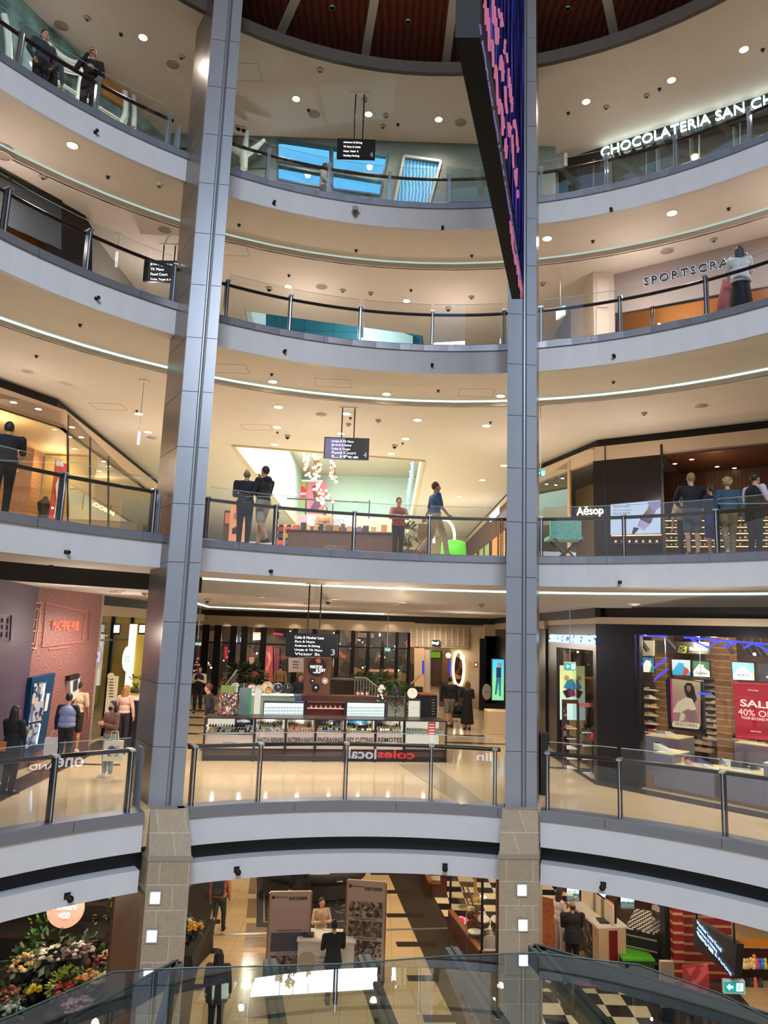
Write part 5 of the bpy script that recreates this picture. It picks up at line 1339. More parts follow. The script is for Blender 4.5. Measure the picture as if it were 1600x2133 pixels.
# ================================================================== LEVEL 3 : BACK FACADE
FB = yw(BY)
t0 = thing('glazed_shopfront',(-3.5,BY,Z3),'long black framed glass facade behind the watch kiosk','shopfront')
slab(FB,[(300,1300),(853,1318),(853,1480),(300,1470)],.02,out=.02).build('glass_panel',SHOPGL,t0)
for u in [395,424,449,482,505,545,612,652,700,733,765,795,825,850]:
    v = 1300+(u-395)*.04; rectw(FB,u-1.2,v,u+1.2,1480,.08,out=.06).build('mullion',MULL,t0)
slab(FB,[(395,1335),(853,1350),(853,1353),(395,1338)],.06,out=.05).build('transom',MULL,t0)
INS = yw(BY+4.4)
def deco(name,px,m,lab,cat,wall=INS,th=.1,out=0.05):
    q = ctr(wall,px,out); t = thing(name,tuple(q),lab,cat); slab(wall,px,th,out=out).build('board',m,t); return t
t = deco('fashion_poster',[(548,1346),(568,1346),(568,1420),(548,1420)],grad_mat('pink magenta print',[(0,'#9a4a2f'),(.5,'#b8315c'),(1,'#6b2038')],2,-1,1.5,emit=.5),'tall magenta lit poster behind the glass facade, left of the numbered sign','poster')
slab(INS,[(556,1360),(561,1358),(566,1372),(553,1410),(549,1408),(560,1375)],.02,out=.08).build('arm_print',mat('skin tone print','#c98d6a',.5,emit=.4),t)
deco('fashion_poster',[(571,1350),(582,1350),(582,1420),(571,1420)],mat('dim rose print','#7c2f4c',.5,emit=.3),'narrow dim rose poster right of the magenta poster','poster')
t = deco('lit_red_sign',[(568,1316),(592,1318),(592,1329),(568,1327)],mat('dark sign board','#1b0f14',.4),'small red and white lit sign high behind the glass facade','sign')
wtext('lettering','Wirley',INS,569,1320,590,1321,6,glow('red neon lettering','#ff3350',2.5),t,.1,.01,bold=.02)
t = deco('lit_red_sign',[(746,1318),(779,1320),(779,1329),(746,1327)],mat('pale mauve sign board','#8f7f88',.5,emit=.2),'mauve board with dark red script above the planters behind the kiosk','sign')
wtext('lettering','Witchery',INS,748,1323,778,1325,6,mat('dark red letters','#7e1f2c',.4,emit=.4),t,.1,.01)
deco('cream_notice',[(519,1369),(529,1369),(529,1383),(519,1383)],mat('cream notice','#c9a487',.5,emit=.3),'cream square notice on the glass facade left of the magenta poster','notice',FB)
deco('cream_notice',[(694,1373),(703,1373),(703,1388),(694,1388)],mat('cream notice'),'cream square notice on the glass facade below the numbered sign','notice',FB)
deco('white_sale_board',[(601,1370),(632,1370),(632,1400),(601,1400)],mat('grey white board','#b3a69c',.5,emit=.2),'greyish white board with coloured stripes beside the watch and key tower','board',yw(BY-6))
for k,c in enumerate(('#3d4a5c','#3d5a8c','#a83a3a')): rectw(yw(BY-6),610,1377+k*6,622,1380+k*6,.01,out=.16).build('stripe',mat('stripe '+c,c),bpy.data.objects['white_sale_board'])
t = thing('neon_line',tuple(P(452,1360,y=BY+3)),'long slanting violet neon tube behind the glass facade beside the left column','neon light')
B().tube([P(461,1302,y=BY+3),P(447,1425,y=BY+3)],.05,6).build('tube_light',glow('violet neon','#6a5cff',3.5),t)
for (u,v,w,h,c,lab) in [(490,1333,22,12,'#3a3f78','dark blue lit sign board behind the glass facade'),(540,1325,26,16,'#7a5a48','brown lit display board high behind the glass facade'),(437,1325,44,22,'#6a4d3c','brown lit display wall beside the left column behind the facade'),(420,1385,36,3,'#e0b58c','pale lit counter edge behind the facade beside the left column'),(778,1397,28,4,'#c79f7f','pale lit bench edge behind the planters'),(809,1397,24,4,'#c79f7f','second pale lit bench edge behind the planters'),(470,1360,5,26,'#d0304a','slim red lit panel beside the violet neon tube')]:
    deco('lit_display_board',R4(u-w/2,v-h/2,u+w/2,v+h/2),mat('lit '+c,c,.5,emit=.5),lab,'panel',yw(BY+2.5),.1)
random.seed(9)
gproto = None
for i in range(34):
    u = random.choice([random.uniform(395,540),random.uniform(700,850)]); v = random.uniform(1325,1400)
    p = P(u,v,y=BY+random.uniform(.8,3.8))
    if gproto is None:
        gproto = tag(B().ball((0,0,0),.05,8,6).build('pendant_bulb',glow('warm globe'),None,center=False),'small warm pendant bulb glowing behind the black framed glass facade','pendant light','pendant bulbs behind the glass facade'); c = gproto
    else: c = gproto.copy(); COL.objects.link(c)
    c.location = p; c.scale = (random.uniform(.5,1.1),)*3
for x in (-6.5,-2.5,0.5): lamp(x,BY+2.2,Z3+2.6,170,(1,.85,.65))
# second cove strip deep in the kiosk level ceiling
q = [P(u,v,z=ZC3-CAMZ-.02) for u,v in ((398,1253),(434,1264),(620,1272),(800,1279))]
b = B(); [b.bar(a,c,.05,.05) for a,c in zip(q,q[1:])]; struct(b.build('cove_led_trim',glow('cool cove led bright'),center=False))
# scallop lights over the bulkhead
for u in (412,473,542,614,680,749,815):
    p = P(u,1290,y=BY-.25); d = bpy.data.lights.new('bulkhead_lamp','SPOT'); d.energy = 14; d.color = WARM; d.spot_size = radians(110); d.spot_blend = .5; d.shadow_soft_size = .05
    o = bpy.data.objects.new('bulkhead_lamp',d); COL.objects.link(o); o.location = (p.x,p.y-.1,p.z+.05)
# stairs and planters, tables behind the kiosk
for (x,y,col,lab,seed) in [(P(760,1420,y=29).x,29,'#3f5a2a','large leafy planter behind the kiosk, beside the black railing',1),(P(800,1420,y=30).x,30,'#4a6030','large leafy planter behind the kiosk, next to the cream wall',2),(P(828,1440,y=27).x,27,'#3c6a2c','bushy potted plant in front of the cream wall, above the dark tall cabinet',3),(P(495,1390,y=33).x,33,'#2f4228','dark bushy plant behind the row of round clocks',4),(P(520,1400,y=33).x,33.5,'#34482c','dark green plant right of the bushy plant behind the clocks',6)]:
    pot_plant(x,y,Z3,.6,1.5 if y > 28 else 1.15,col,lab,.32,200,seed,'#4a382c')
t = thing('stair_railing',tuple(P(470,1430,y=27)),'grey stair balustrade rising behind the clocks beside the left column','railing')
b = B()
for k in range(9): q = P(462+k*3.5,1440-k*5,y=27+.2*k); B().bar((q.x,q.y,Z3),q,.03,.06).build('post',mat('grey rail post','#7d8076',.4),t)
B().tube([P(460,1440,y=27),P(494,1395,y=28.8)],.03,6).build('handrail',STEEL,t)
t = thing('stair_railing',tuple(P(770,1430,y=26)),'grey slatted balustrade right of the watch and key tower','railing')
for k in range(9): q = P(740+k*6,1412+max(0,k-3)*4,y=26); B().bar((q.x,q.y,Z3),q,.04,.05).build('post',mat('grey rail post'),t)
B().tube([P(738,1411,y=26),P(762,1412,y=26),P(792,1435,y=26)],.03,6).build('handrail',STEEL,t)
t = thing('dark_cone_planter',tuple(P(718,1420,y=28)),'large dark tapered planter behind the kiosk counter','planter')
pc = P(718,1430,y=28); B().lathe((pc.x,pc.y,Z3),[(0,0),(.4,0),(.75,1.5),(.68,1.5),(0,1.3)],20,False).build('tub',mat('charcoal tub','#2b2c2e',.5),t)
B().lathe((pc.x,pc.y,Z3),[(.76,1.45),(.8,1.5),(.72,1.52)],20,False).build('rim',mat('charcoal tub'),t)
# ---- cream cafe block to the right of the facade
CB = [(1.9,35.2),(6.2,33.6)]; cwall = mat('cream painted wall')
wallp('wall_cafe',CB,Z3,ZC3-.4,cwall,.15)
t = thing('louvre_grille',tuple(ctr(CB,[(910,1325)],.1)),'wide cream louvred grille above the cafe entrance','grille')
slab(CB,[(855,1308),(977,1306),(977,1352),(855,1345)],.05,out=.1).build('backing',mat('louvre shadow','#8a7050',.6),t)
for k in range(10): slab(CB,[(855+k*12.2,1308),(857+k*12.2,1308),(857+k*12.2,1346),(855+k*12.2,1346)],.04,out=.15).build('stile',mat('cream louvre','#e3d0ad',.5),t)
b = B()
for k in range(14): slab(CB,[(855,1309+k*2.8),(977,1307+k*3.2),(977,1308.4+k*3.2),(855,1310.4+k*2.8)],.03,b,.14)
b.build('louvre_blades',mat('cream louvre'),t)
t = thing('cafe_sign',tuple(ctr(CB,[(908,1339)],.2)),'small white glowing blade sign on the louvred grille','sign')
slab(CB,[(900,1333),(915,1333),(915,1346),(900,1346)],.1,out=.3).build('sign_box',BLK,t); wtext('lettering','hog!',CB,901,1339,914,1339.5,8,NEON,t,.32,.01,bold=.02)
for (px,m,nm,lab) in [(R4(863,1350,884,1440),mat('lit cream panel','#cfae86',.5,emit=.15),'wall_panel','lit cream panel left of the cafe door'),(R4(897,1355,919,1430),mat('dark door interior','#3b2a20',.4),'cafe_door','dark cafe doorway with green light strip inside'),(R4(922,1355,938,1425),mat('brown door panel','#6b4a30',.4),'wall_panel','brown panel right of the cafe doorway')]:
    t = thing(nm,tuple(ctr(CB,px,.1)),lab,'panel'); slab(CB,px,.06,out=.12).build('board',m,t)
    if nm == 'cafe_door': slab(CB,R4(897,1358,917,1370),.02,out=.16).build('green_strip',glow('green strip','#7fae2a',.8),t); slab(CB,R4(895,1352,897.5,1440),.08,out=.2).build('jamb',STEEL,t)
for (u,nm) in ((881,'left of'),(936,'right of')):
    t = thing('blue_screen',tuple(ctr(CB,[(u,1390)],.2)),'slim blue lit screen %s the cafe doorway' % nm,'screen'); slab(CB,R4(u-1.5,1376,u+1.5,1404),.05,out=.2).build('display',glow('royal blue','#3340d8',1.2),t)
t = thing('oval_mirror',tuple(ctr(CB,[(957,1393)],.2)),'tall oval mirror with warm glowing rim on the cream cafe wall','mirror')
q = [P(957+11*cos(a),1393+36*sin(a),wall=CB)+wnorm(CB)[1]*.15 for a in [i*pi/16 for i in range(33)]]
B().tube(q,.06,6,False).build('glowing_rim',glow('warm rim','#ffe7bf',3),t)
b = B(); cc = ctr(CB,[(957,1393)],.12); b.add([cc]+[x-wnorm(CB)[1]*.02 for x in q[:-1]],[(0,1+i,1+(i+1) % 32) for i in range(32)]); b.build('mirror_face',vor_mat('painted mirror reflection',[(0,'#2b1a10'),(.5,'#6b431f'),(.8,'#b0783a')],5,.2),t)  # mirror image painted on as dark and amber patches
for (u,v,nm) in ((937,1365,'left'),(966,1369,'right')):
    p = P(u,v,wall=CB)+wnorm(CB)[1]*.25; t = thing('globe_wall_lamp',tuple(p),'round glowing globe lamp on the %s of the oval mirror' % nm,'wall lamp')
    B().ball(p,.12,14,10).build('globe',glow('warm globe'),t); B().tube([p,p-wnorm(CB)[1]*.25],.02,6).build('bracket',brass,t)
t = thing('dark_wainscot_counter',tuple(ctr(CB,[(935,1440)],.6)),'dark stone counter front below the oval mirror','counter')
slab(CB,[(915,1424),(975,1438),(975,1480),(915,1475)],.3,out=.5).build('front',mat('mottled dark stone','#4a4038',.3,noise=.4,nscale=6),t)
slab(CB,[(915,1421),(977,1435),(977,1439),(915,1425)],.4,out=.55).build('top_edge',BLK,t)
t = thing('wooden_menu_stand',tuple(P(873,1425,y=30)),'slanted wooden stand in front of the cafe','stand')
b = B(); b.bar(P(856,1425,y=30),P(876,1406,y=30),.3,.05); b.build('slanted_top',mat('light wood','#b98050',.5),t); q = P(868,1430,y=30); B().box((q.x,q.y,(Z3+q.z)/2),(.5,.3,q.z-Z3)).build('body',BLK,t)
t = thing('red_hydrant_sign',tuple(P(992,1384,y=33)),'small red square sign on the cream pier beside the dark shopfront','sign'); rectw(yw(33.1),988,1379,995,1390,.03).build('board',mat('sign red','#b01f28',.5,emit=.2),t); rectw(yw(33.1),990,1382,993,1387,.01,out=.01).build('pictogram',WTXT,t)
struct(B().box((5.35,33.4,(Z3+ZC3)/2),(1.2,.3,ZC3-Z3-.6)).build('wall_pier',cwall))
# ---- dark shopfront with tall screen, left of the right column
WR = [(5.2,33.0),(5.2,23.3)]
t = thing('advertising_screen',tuple(ctr(WR,[(1037,1416)],.1)),'tall blue green screen with a standing man in denim, beside the right column','screen')
W2 = [(4.75,31.0),(5.35,30.4)]
rectw(yw(30.5),1024,1371,1051,1461,.1).build('casing',BLK,t)
rectw(yw(30.5),1026,1373,1049.5,1459,.01,out=.01).build('display',grad_mat('blue to lime screen',[(0,'#7dd09a'),(.35,'#3fb7d8'),(1,'#1c5fd0')],2,0,1.9,.4,emit=1.1),t)
fm = mat('denim print','#20406a',.5,emit=.4)
rectw(yw(30.5),1034,1390,1044,1412,.006,out=.02).build('torso_print',fm,t)
b = slab(yw(30.5),[(1034,1412),(1044,1412),(1043,1450),(1040,1450),(1039,1420),(1034,1448),(1031,1446)],.006,out=.02); b.build('legs_print',mat('blue jeans print','#2f7d9a',.5,emit=.5),t)
b = B(); pp = P(1040,1384,y=30.46); b.ball(pp,.09,8,6,(1,.1,1)); b.build('head_print',mat('skin tone print'),t)
t = thing('round_decal',tuple(P(1014,1441,y=32)),'pale oval sign on the dark glass left of the blue green screen','sign'); B().lathe(P(1014,1441,y=32),[(0,0),(.2,0),(.2,.02),(0,.02)],20,False,Matrix((Vector((1,0,0)),Vector((0,0,1.7)),Vector((0,-1,0)))).transposed()).build('disc',mat('pale grey decal','#a9a498',.5),t); B().box(P(1014,1441,y=31.97),(.16,.01,.03)).build('lettering_bar',mat('teal dash','#4a8a8a'),t)
t = thing('display_plinth',tuple(P(1035,1500,y=25.5)),'lit cream shop plinth with sandals beside the right column','plinth')
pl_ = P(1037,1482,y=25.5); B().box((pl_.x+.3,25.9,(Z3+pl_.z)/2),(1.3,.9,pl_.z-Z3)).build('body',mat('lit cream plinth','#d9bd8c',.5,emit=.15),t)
struct(rectw(yw(33.2),1000,1330,1012,1500,.2).build('wall_dark_pier',DKWALL,center=False))
struct(slab(yw(33.25),[(1010,1325),(1060,1325),(1060,1520),(1010,1510)],.1).build('wall_dark_glass',mat('dark reflective glass wall','#3a3534',.12),center=False))
for i,c in enumerate(watches):
    if used_w[i] == 0:
        for ch in list(c.children): bpy.data.objects.remove(ch)
        bpy.data.objects.remove(c)
# ================================================================== LEVEL 3 RIGHT : SHOE SHOP
def F3_(u,v): p = P(u,v,z=-3.343); return (p.x,p.y)
WSK = SKF; WSS = [(5.31,18.0),(5.31,23.2)]
zlint = onw(WSK,[(1325,1322)])[0].z
zc1 = onw(WSK,[(1290,1300)])[0].z
NAVY = mat('blue black shopfront metal','#15161f',.3,.3)
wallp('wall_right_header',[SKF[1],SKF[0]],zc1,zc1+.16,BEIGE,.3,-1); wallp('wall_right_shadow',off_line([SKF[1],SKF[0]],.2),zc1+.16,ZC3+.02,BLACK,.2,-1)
wallp('wall_right_header',[(5.31,18.0),(5.31,23.2)],zc1,zc1+.16,BEIGE,.2,-1)
wallp('wall_right_lintel',[SKF[1],SKF[0]],zlint,zc1,NAVY,.3,-1)
p1 = onw(WSK,[(1325,1500)])[0]
wallp('wall_right_pillar',[(p1.x,p1.y),SKF[0]],Z3,zlint,NAVY,.4,-1)
PURP = mat('purple black metal','#2a2433',.3,.3)
zdoor = onw(WSS,[(1200,1352)])[0].z
wallp('wall_right_lintel',[(5.31,18.0),(5.31,23.2)],zdoor,zc1,PURP,.3,-1)
ya = P(1246,1500,wall=WSS).y; yb_ = P(1160,1500,wall=WSS).y
wallp('wall_right_pier',[(5.31,18.0),(5.31,ya+.35)],Z3,zdoor,mat('dark grey pier','#26232a',.3),.3,-1)
wallp('wall_right_pier',[(5.31,yb_),(5.31,23.2)],Z3,zdoor,mat('dark grey pier'),.3,-1)
struct(B().prism([(5.2,18.2),(5.31,17.95),(SKF[0][0]+SKD.x*10,SKF[0][1]+SKD.y*10),(SKF[0][0]+SKD.x*10-.5*SKN.x,SKF[0][1]+SKD.y*10-.5*SKN.y),(5.1,17.5),(4.95,21.5),(5.3,21.6)],Z3,Z3+.006).build('floor_granite_border',mat('dark granite border','#3a3028',.25,noise=.3,nscale=40)))
t = thing('shop_lettering',tuple(ctr(WSS,[(1190,1330)])),'pale blue glowing block letters on the purple black front right of the right column','sign')
wtext('letters','SKECHERS',WSS,1144,1331,1238,1333,18,glow('pale blue neon','#a9c4ff',2.2),t,.1,.05,bold=.012,shear=.2)
t = thing('shop_window',tuple(ctr(WSS,[(1200,1450)])),'glass shop door pane under the pale blue block letters','shop window')
slab(WSS,[(1160,1355),(1244,1352),(1244,1605),(1160,1565)],.01,out=-.1).build('glass_panel',SHOPGL,t)
# interior shell
bk = off([(5.31,18.0),(5.31+SKD.x*11,18.0+SKD.y*11)],4.2)
BRICK = tile_mat('tan brick','#a87a4d','#8f6440','#c9ab82',.42,.16,rough=.7,swap='wall',gs=.012,noise=.25,nscale=8)
wallp('wall_shop_back',[(bk[1][0],bk[1][1]),(bk[0][0]-SKD.x*4,bk[0][1]-SKD.y*4)],Z3,ZC3-.3,mat('dim brown shop wall','#5b4534',.6),.15,-1)
wallp('wall_shop_back',[(6.2,23.1),(10.5,23.4)],Z3,ZC3-.3,mat('dim brown shop wall'))
struct(B().prism([(5.6,18.1),(13,10),(17,14),(9,24),(5.6,24)],Z3+.003,Z3+.01).build('floor_shop',tile_mat('timber shop floor','#8f6238','#7f5530','#5b3b20',1.2,.14,rough=.25,gs=.004)))
# front glass and blue tubes
t = thing('shop_window',tuple(ctr(WSK,[(1460,1500)])),'large glass shop window edged with blue neon tubes','shop window')
slab(WSK,[(1326,1322),(1700,1345),(1700,1740),(1326,1648)],.01,out=-.05).build('glass_panel',SHOPGL,t)
slab(WSK,[(1326,1322),(1332,1322),(1332,1650),(1326,1648)],.1,out=.03).build('frame_post',NAVY,t)
BLUE = glow('deep blue neon','#2a34ff',4.5)
t = thing('blue_neon_tubes',tuple(ctr(WSK,[(1460,1340)])),'zigzag deep blue neon tubes across the top and side of the shoe shop window','neon light')
for sgm in ([(1329.5,1405),(1329.5,1325),(1388,1325)],[(1425,1328),(1500,1334),(1700,1350)],[(1440,1332),(1475,1349),(1496,1335)],[(1506,1348),(1537,1336)],[(1549,1350),(1570,1340),(1606,1358)],[(1333,1378),(1340,1385)],[(1362,1392),(1388,1371)],[(1364,1415),(1390,1394)],[(1455,1444.5),(1482,1445)]):
    b = B(); b.tube(onw(WSK,sgm,-.15),.022,6); b.build('tube_light',BLUE,t)
# ---- shoes
SH = {}
def shoe_proto(key,up,sole,acc):
    o = thing('shoe',(0,0,0),'x','shoe')
    L = .27
    b = B()   # sole: outline loop extruded
    out = [(-.13,0),(-.12,-.03),(-.05,-.035),(.03,-.038),(.09,-.042),(.13,-.025),(.14,0),(.13,.03),(.09,.045),(.03,.036),(-.05,.033),(-.12,.03)]
    b.prism(out,0,.028); b.build('sole',mat('shoe sole '+sole,sole,.6),o,world=False)
    b = B(); rings = []
    prof = [(-.13,.10,.018),(-.11,.105,.03),(-.06,.095,.033),(0,.075,.034),(.05,.055,.036),(.09,.045,.038),(.125,.03,.03),(.138,.024,.008)]
    n = 8; vs = []
    for x,top,w in prof:
        for k in range(n):
            a = pi*k/(n-1); vs.append((x,-cos(a)*w,.024+sin(a)**.7*(top-.024)))
    fs = [(i*n+k,(i+1)*n+k,(i+1)*n+k+1,i*n+k+1) for i in range(len(prof)-1) for k in range(n-1)]
    b.add(vs,fs,True); b.add([vs[k] for k in range(n)],[tuple(range(n))]); b.add([vs[-n+k] for k in range(n)],[tuple(range(n-1,-1,-1))])
    b.build('upper',mat('shoe upper '+up,up,.6),o,world=False)
    b = B(); b.ball((-.085,0,.103),.03,10,6,(1.25,.8,.25)); b.build('opening',mat('shoe lining','#1c1a1a',.8),o,world=False)
    b = B()
    for i in range(4): x = -.02+i*.025; z = .093-i*.011; b.bar((x,-.018,z),(x,.018,z),.007,.006)
    b.build('laces',mat('shoe lace '+acc,acc,.7),o,world=False)
    SH[key] = o; return o
SHC = [('cream','#e6ddc9','#f2eee4','#ffffff'),('black','#1e1d20','#d9d6d0','#2c2c2e'),('pink','#d98a8f','#f0e6e0','#f4d9d9'),('grey','#7e7f85','#e6e4e0','#c9c9c9'),('tan','#b58a5b','#e0cba6','#8a6338'),('red','#a83333','#f2ece6','#d9d9d9'),('yellow','#e0b93c','#f2eccf','#f7f1da'),('purple','#4a3a78','#d9d4e6','#8a7fc0')]
first = {}
def shoe(key,p,rz,lab,grp=None,s=1.0):
    if key not in SH: shoe_proto(*[c for c in SHC if c[0] == key][0]); c = SH[key]
    else: c = copy_tree(SH[key])
    c.location = p; c.rotation_euler = (0,0,rz); c.scale = (s,s,s); c['label'] = lab
    if grp: c['group'] = grp
    elif 'group' in c: del c['group']
    return c
SKA = atan2(SKD.y,SKD.x)
random.seed(17)
def off2(d): return off(WSK,d)
def shoewall(u0,u1,v0,v1,rows,cols,d,where,keys):
    """slatted display wall with a shoe on every ledge"""
    w = off2(d); c = ctr(w,[((u0+u1)/2,(v0+v1)/2)])
    t = thing('shoe_display_wall',tuple(c),'tall display wall of shoe ledges, %s' % where,'display')
    rectw(w,u0,v0,u1,v1+8,.08).build('back_board',mat('dark shelf timber'),t)
    d_,n_ = wnorm(w); a = atan2(d_.y,d_.x)
    for r_ in range(rows):
        v = v0+(v1-v0)*(r_+1)/rows
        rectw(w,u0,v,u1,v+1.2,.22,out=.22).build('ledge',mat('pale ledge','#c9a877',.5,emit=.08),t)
        for k in range(cols):
            u = u0+(u1-u0)*(k+.5)/cols; p = onw(w,[(u,v)],.12)[0]
            shoe(random.choice(keys),p,a+random.choice([0,pi])+random.uniform(-.15,.15),'single shoe on the crowded display wall %s' % where,'shoes on the display wall %s' % where,(u1-u0)/cols*1.0*hypot(p.x,p.y)/FPX/.27*1.35)
shoewall(1338,1365,1420,1560,8,2,2.6,'behind the left part of the neon edged window',['cream','pink','black','cream','tan','grey','red'])
shoewall(1466,1502,1415,1540,10,3,3.2,'right of the seated woman poster',['grey','black','cream','grey','tan'])
shoewall(1503,1530,1480,1580,6,3,3.4,'beside the red sale banner',['pink','red','cream','purple','pink'])
shoewall(1418,1482,1530,1560,2,8,3.3,'low under the seated woman poster',['pink','pink','red','cream','black'])
# brick piers
for (u0,u1,d) in [(1362,1390,3.0),(1474,1497,3.9),(1492,1524,2.9)]:
    a,c = onw(off2(d),[(u0,1500),(u1,1500)])
    struct(B().prism([(a.x,a.y),(c.x,c.y),(c.x+SKN.x*.5,c.y+SKN.y*.5),(a.x+SKN.x*.5,a.y+SKN.y*.5)],Z3,ZC3-.3).build('wall_brick_pier',BRICK))
struct(slab(off2(4.1),[(1385,1380),(1480,1385),(1480,1600),(1385,1590)],.1).build('wall_brick',BRICK,center=False))
LB = mat('dark floor bar','#2c2522',.2)
for q in ([(380,1478),(452,1480)],[(372,1492),(430,1494)],[(376,1508),(432,1510)],[(372,1526),(428,1528)],[(366,1548),(424,1550)],[(930,1530),(1010,1532)],[(925,1545),(1060,1549)],[(930,1500),(955,1501)],[(1140,1597),(1250,1603)],[(200,1567),(260,1569)],[(150,1590),(250,1592)]):
    (u0_,v0_),(u1_,v1_) = q; pl4 = [F3_(u0_,v0_),F3_(u1_,v1_),F3_(u1_,v1_+2.5),F3_(u0_,v0_+2.5)]
    struct(B().prism(pl4,Z3+.0005,Z3+.004).build('floor_bar',LB))
struct(B().prism([F3_(830,1592),F3_(905,1592),F3_(1010,1672),F3_(960,1676)],Z3+.0003,Z3+.003).build('floor_grey_band',mat('grey floor band','#a8977e',.12)))
struct(B().prism([F3_(-20,1640),F3_(30,1625),F3_(210,1540),F3_(230,1552),F3_(90,1625),F3_(-20,1680)],Z3+.0003,Z3+.003).build('floor_dark_band',mat('dark brown floor band','#4a3a2e',.2)))
# poster with seated woman
W_ = off2(.8)
t = thing('framed_poster',tuple(ctr(W_,[(1428,1470)])),'black framed poster of a woman in cream trousers inside the shoe shop window','poster')
slab(W_,[(1386,1411),(1464,1419),(1470,1528),(1392,1518)],.06).build('frame',BLK,t)
slab(W_,[(1396,1413),(1459,1421),(1460,1512),(1399,1505)],.005,out=.008).build('print',grad_mat('warm studio print',[(0,'#a2706a'),(.4,'#a8906f'),(1,'#d8c8a4')],2,0,1.1,.5,emit=.35),t)
for px,m,nm in [([(1396,1413),(1400,1413.5),(1402,1505),(1399,1505)],mat('magenta strip','#c92f6a',.5,emit=.3),'magenta_strip'),
                  ([(1425,1430),(1431,1422),(1440,1423),(1446,1432),(1449,1448),(1440,1452),(1430,1450),(1426,1440)],mat('print black hair','#1a1214'),'hair_print'),
                  ([(1431,1428),(1438,1428),(1440,1437),(1435,1443),(1430,1437)],mat('skin tone print'),'face_print'),
                  ([(1430,1446),(1440,1441),(1449,1446),(1452,1456),(1446,1466),(1432,1462)],mat('print dark top','#2a1d22'),'top_print'),
                  ([(1412,1462),(1430,1452),(1442,1456),(1451,1478),(1440,1480),(1434,1476),(1418,1484),(1402,1484),(1403,1478)],mat('print cream trousers','#cfbfa0',.5,emit=.3),'trousers_print'),
                  ([(1424,1480),(1450,1480),(1455,1506),(1434,1504)],mat('print mauve box','#8c655f',.5,emit=.25),'box_print'),
                  ([(1419,1483),(1428,1490),(1424,1500),(1414,1503)],mat('print cream trousers'),'shoe_print')]:
    slab(W_,px,.003,out=.012+.002*len(nm)/10).build(nm,m,t)
slab(W_,[(1401,1505),(1404,1502),(1455,1507),(1458,1511),(1456,1518),(1453,1519),(1403,1514),(1400,1511)],.006,out=.02).build('name_plate',mat('cream name plate','#e3d2b0',.5,emit=.35),t)
wtext('lettering','SKECHERS',W_,1406,1508,1453,1512,7,mat('brown letters','#8a5a4a',.5),t,.03,.003)
for u in (1388,1460): q = onw(W_,[(u,1415)])[0]; B().tube([q,(q.x,q.y,ZC3-.3)],.008,5).build('hanging_cable',STEEL,t)
# red sale banner
W_ = off2(.5)
t = thing('sale_banner',tuple(ctr(W_,[(1570,1480)])),'red hanging sale banner at the right end of the shoe shop window','banner')
slab(W_,[(1527,1424),(1660,1428),(1660,1556),(1533,1534)],.03).build('cloth',mat('red banner cloth','#b3122a',.5,noise=.15,nscale=2,emit=.25,ecol='#b3122a'),t)
for (v0,v1) in ((1421,1425),(1533,1539)): slab(W_,[(1527 if v0 < 1500 else 1532,v0),(1660,v0+4),(1660,v1+5),(1527 if v0 < 1500 else 1532,v1)],.06,out=.02).build('rail',mat('bright red rail','#e0303a',.4),t)
PIK = mat('pale pink letters','#f6c9c2',.5,emit=.8)
wtext('lettering','SALE',W_,1542,1465,1611,1470,15,PIK,t,.02,.004,bold=.02)
wtext('lettering','40% OFF',W_,1538,1484,1618,1490,13,PIK,t,.02,.004)
wtext('lettering','YOUR SECOND PAIR',W_,1544,1495,1611,1501,5.5,PIK,t,.02,.004,bold=.01)
wtext('small_lettering','SKECHERS',W_,1558,1437.5,1580,1439,2.4,PIK,t,.02,.003); wtext('small_lettering','SKECHERS',W_,1564,1523,1586,1525,2.4,PIK,t,.02,.003)
# logo board
W_ = off2(2.4)
t = thing('logo_board',tuple(ctr(W_,[(1440,1355)])),'olive S emblem and white lettering hanging above the poster in the shoe shop','sign')
slab(W_,[(1368,1335),(1478,1338),(1478,1364),(1368,1360)],.04).build('board',mat('charcoal board','#2b2a2a',.5),t)
slab(W_,[(1416,1345),(1431,1347),(1428,1361),(1411,1359)],.01,out=.02).build('emblem',mat('olive emblem','#8a8f2e',.5,emit=.3),t)
text('emblem_letter','S',ctr(W_,[(1421,1353)],.04),wnorm(W_)[0],mat('dark emblem letter','#23240f'),w=.16,h=.13,bold=.03,parent=t)
wtext('lettering','Skechers',W_,1436,1351,1474,1354,7,mat('white board letters','#e0e0da',.5,emit=.9),t,.03,.004)
wtext('lettering','performance',W_,1436,1358,1474,1361,4,mat('olive letters','#7c8a3a',.5,emit=.3),t,.03,.004)
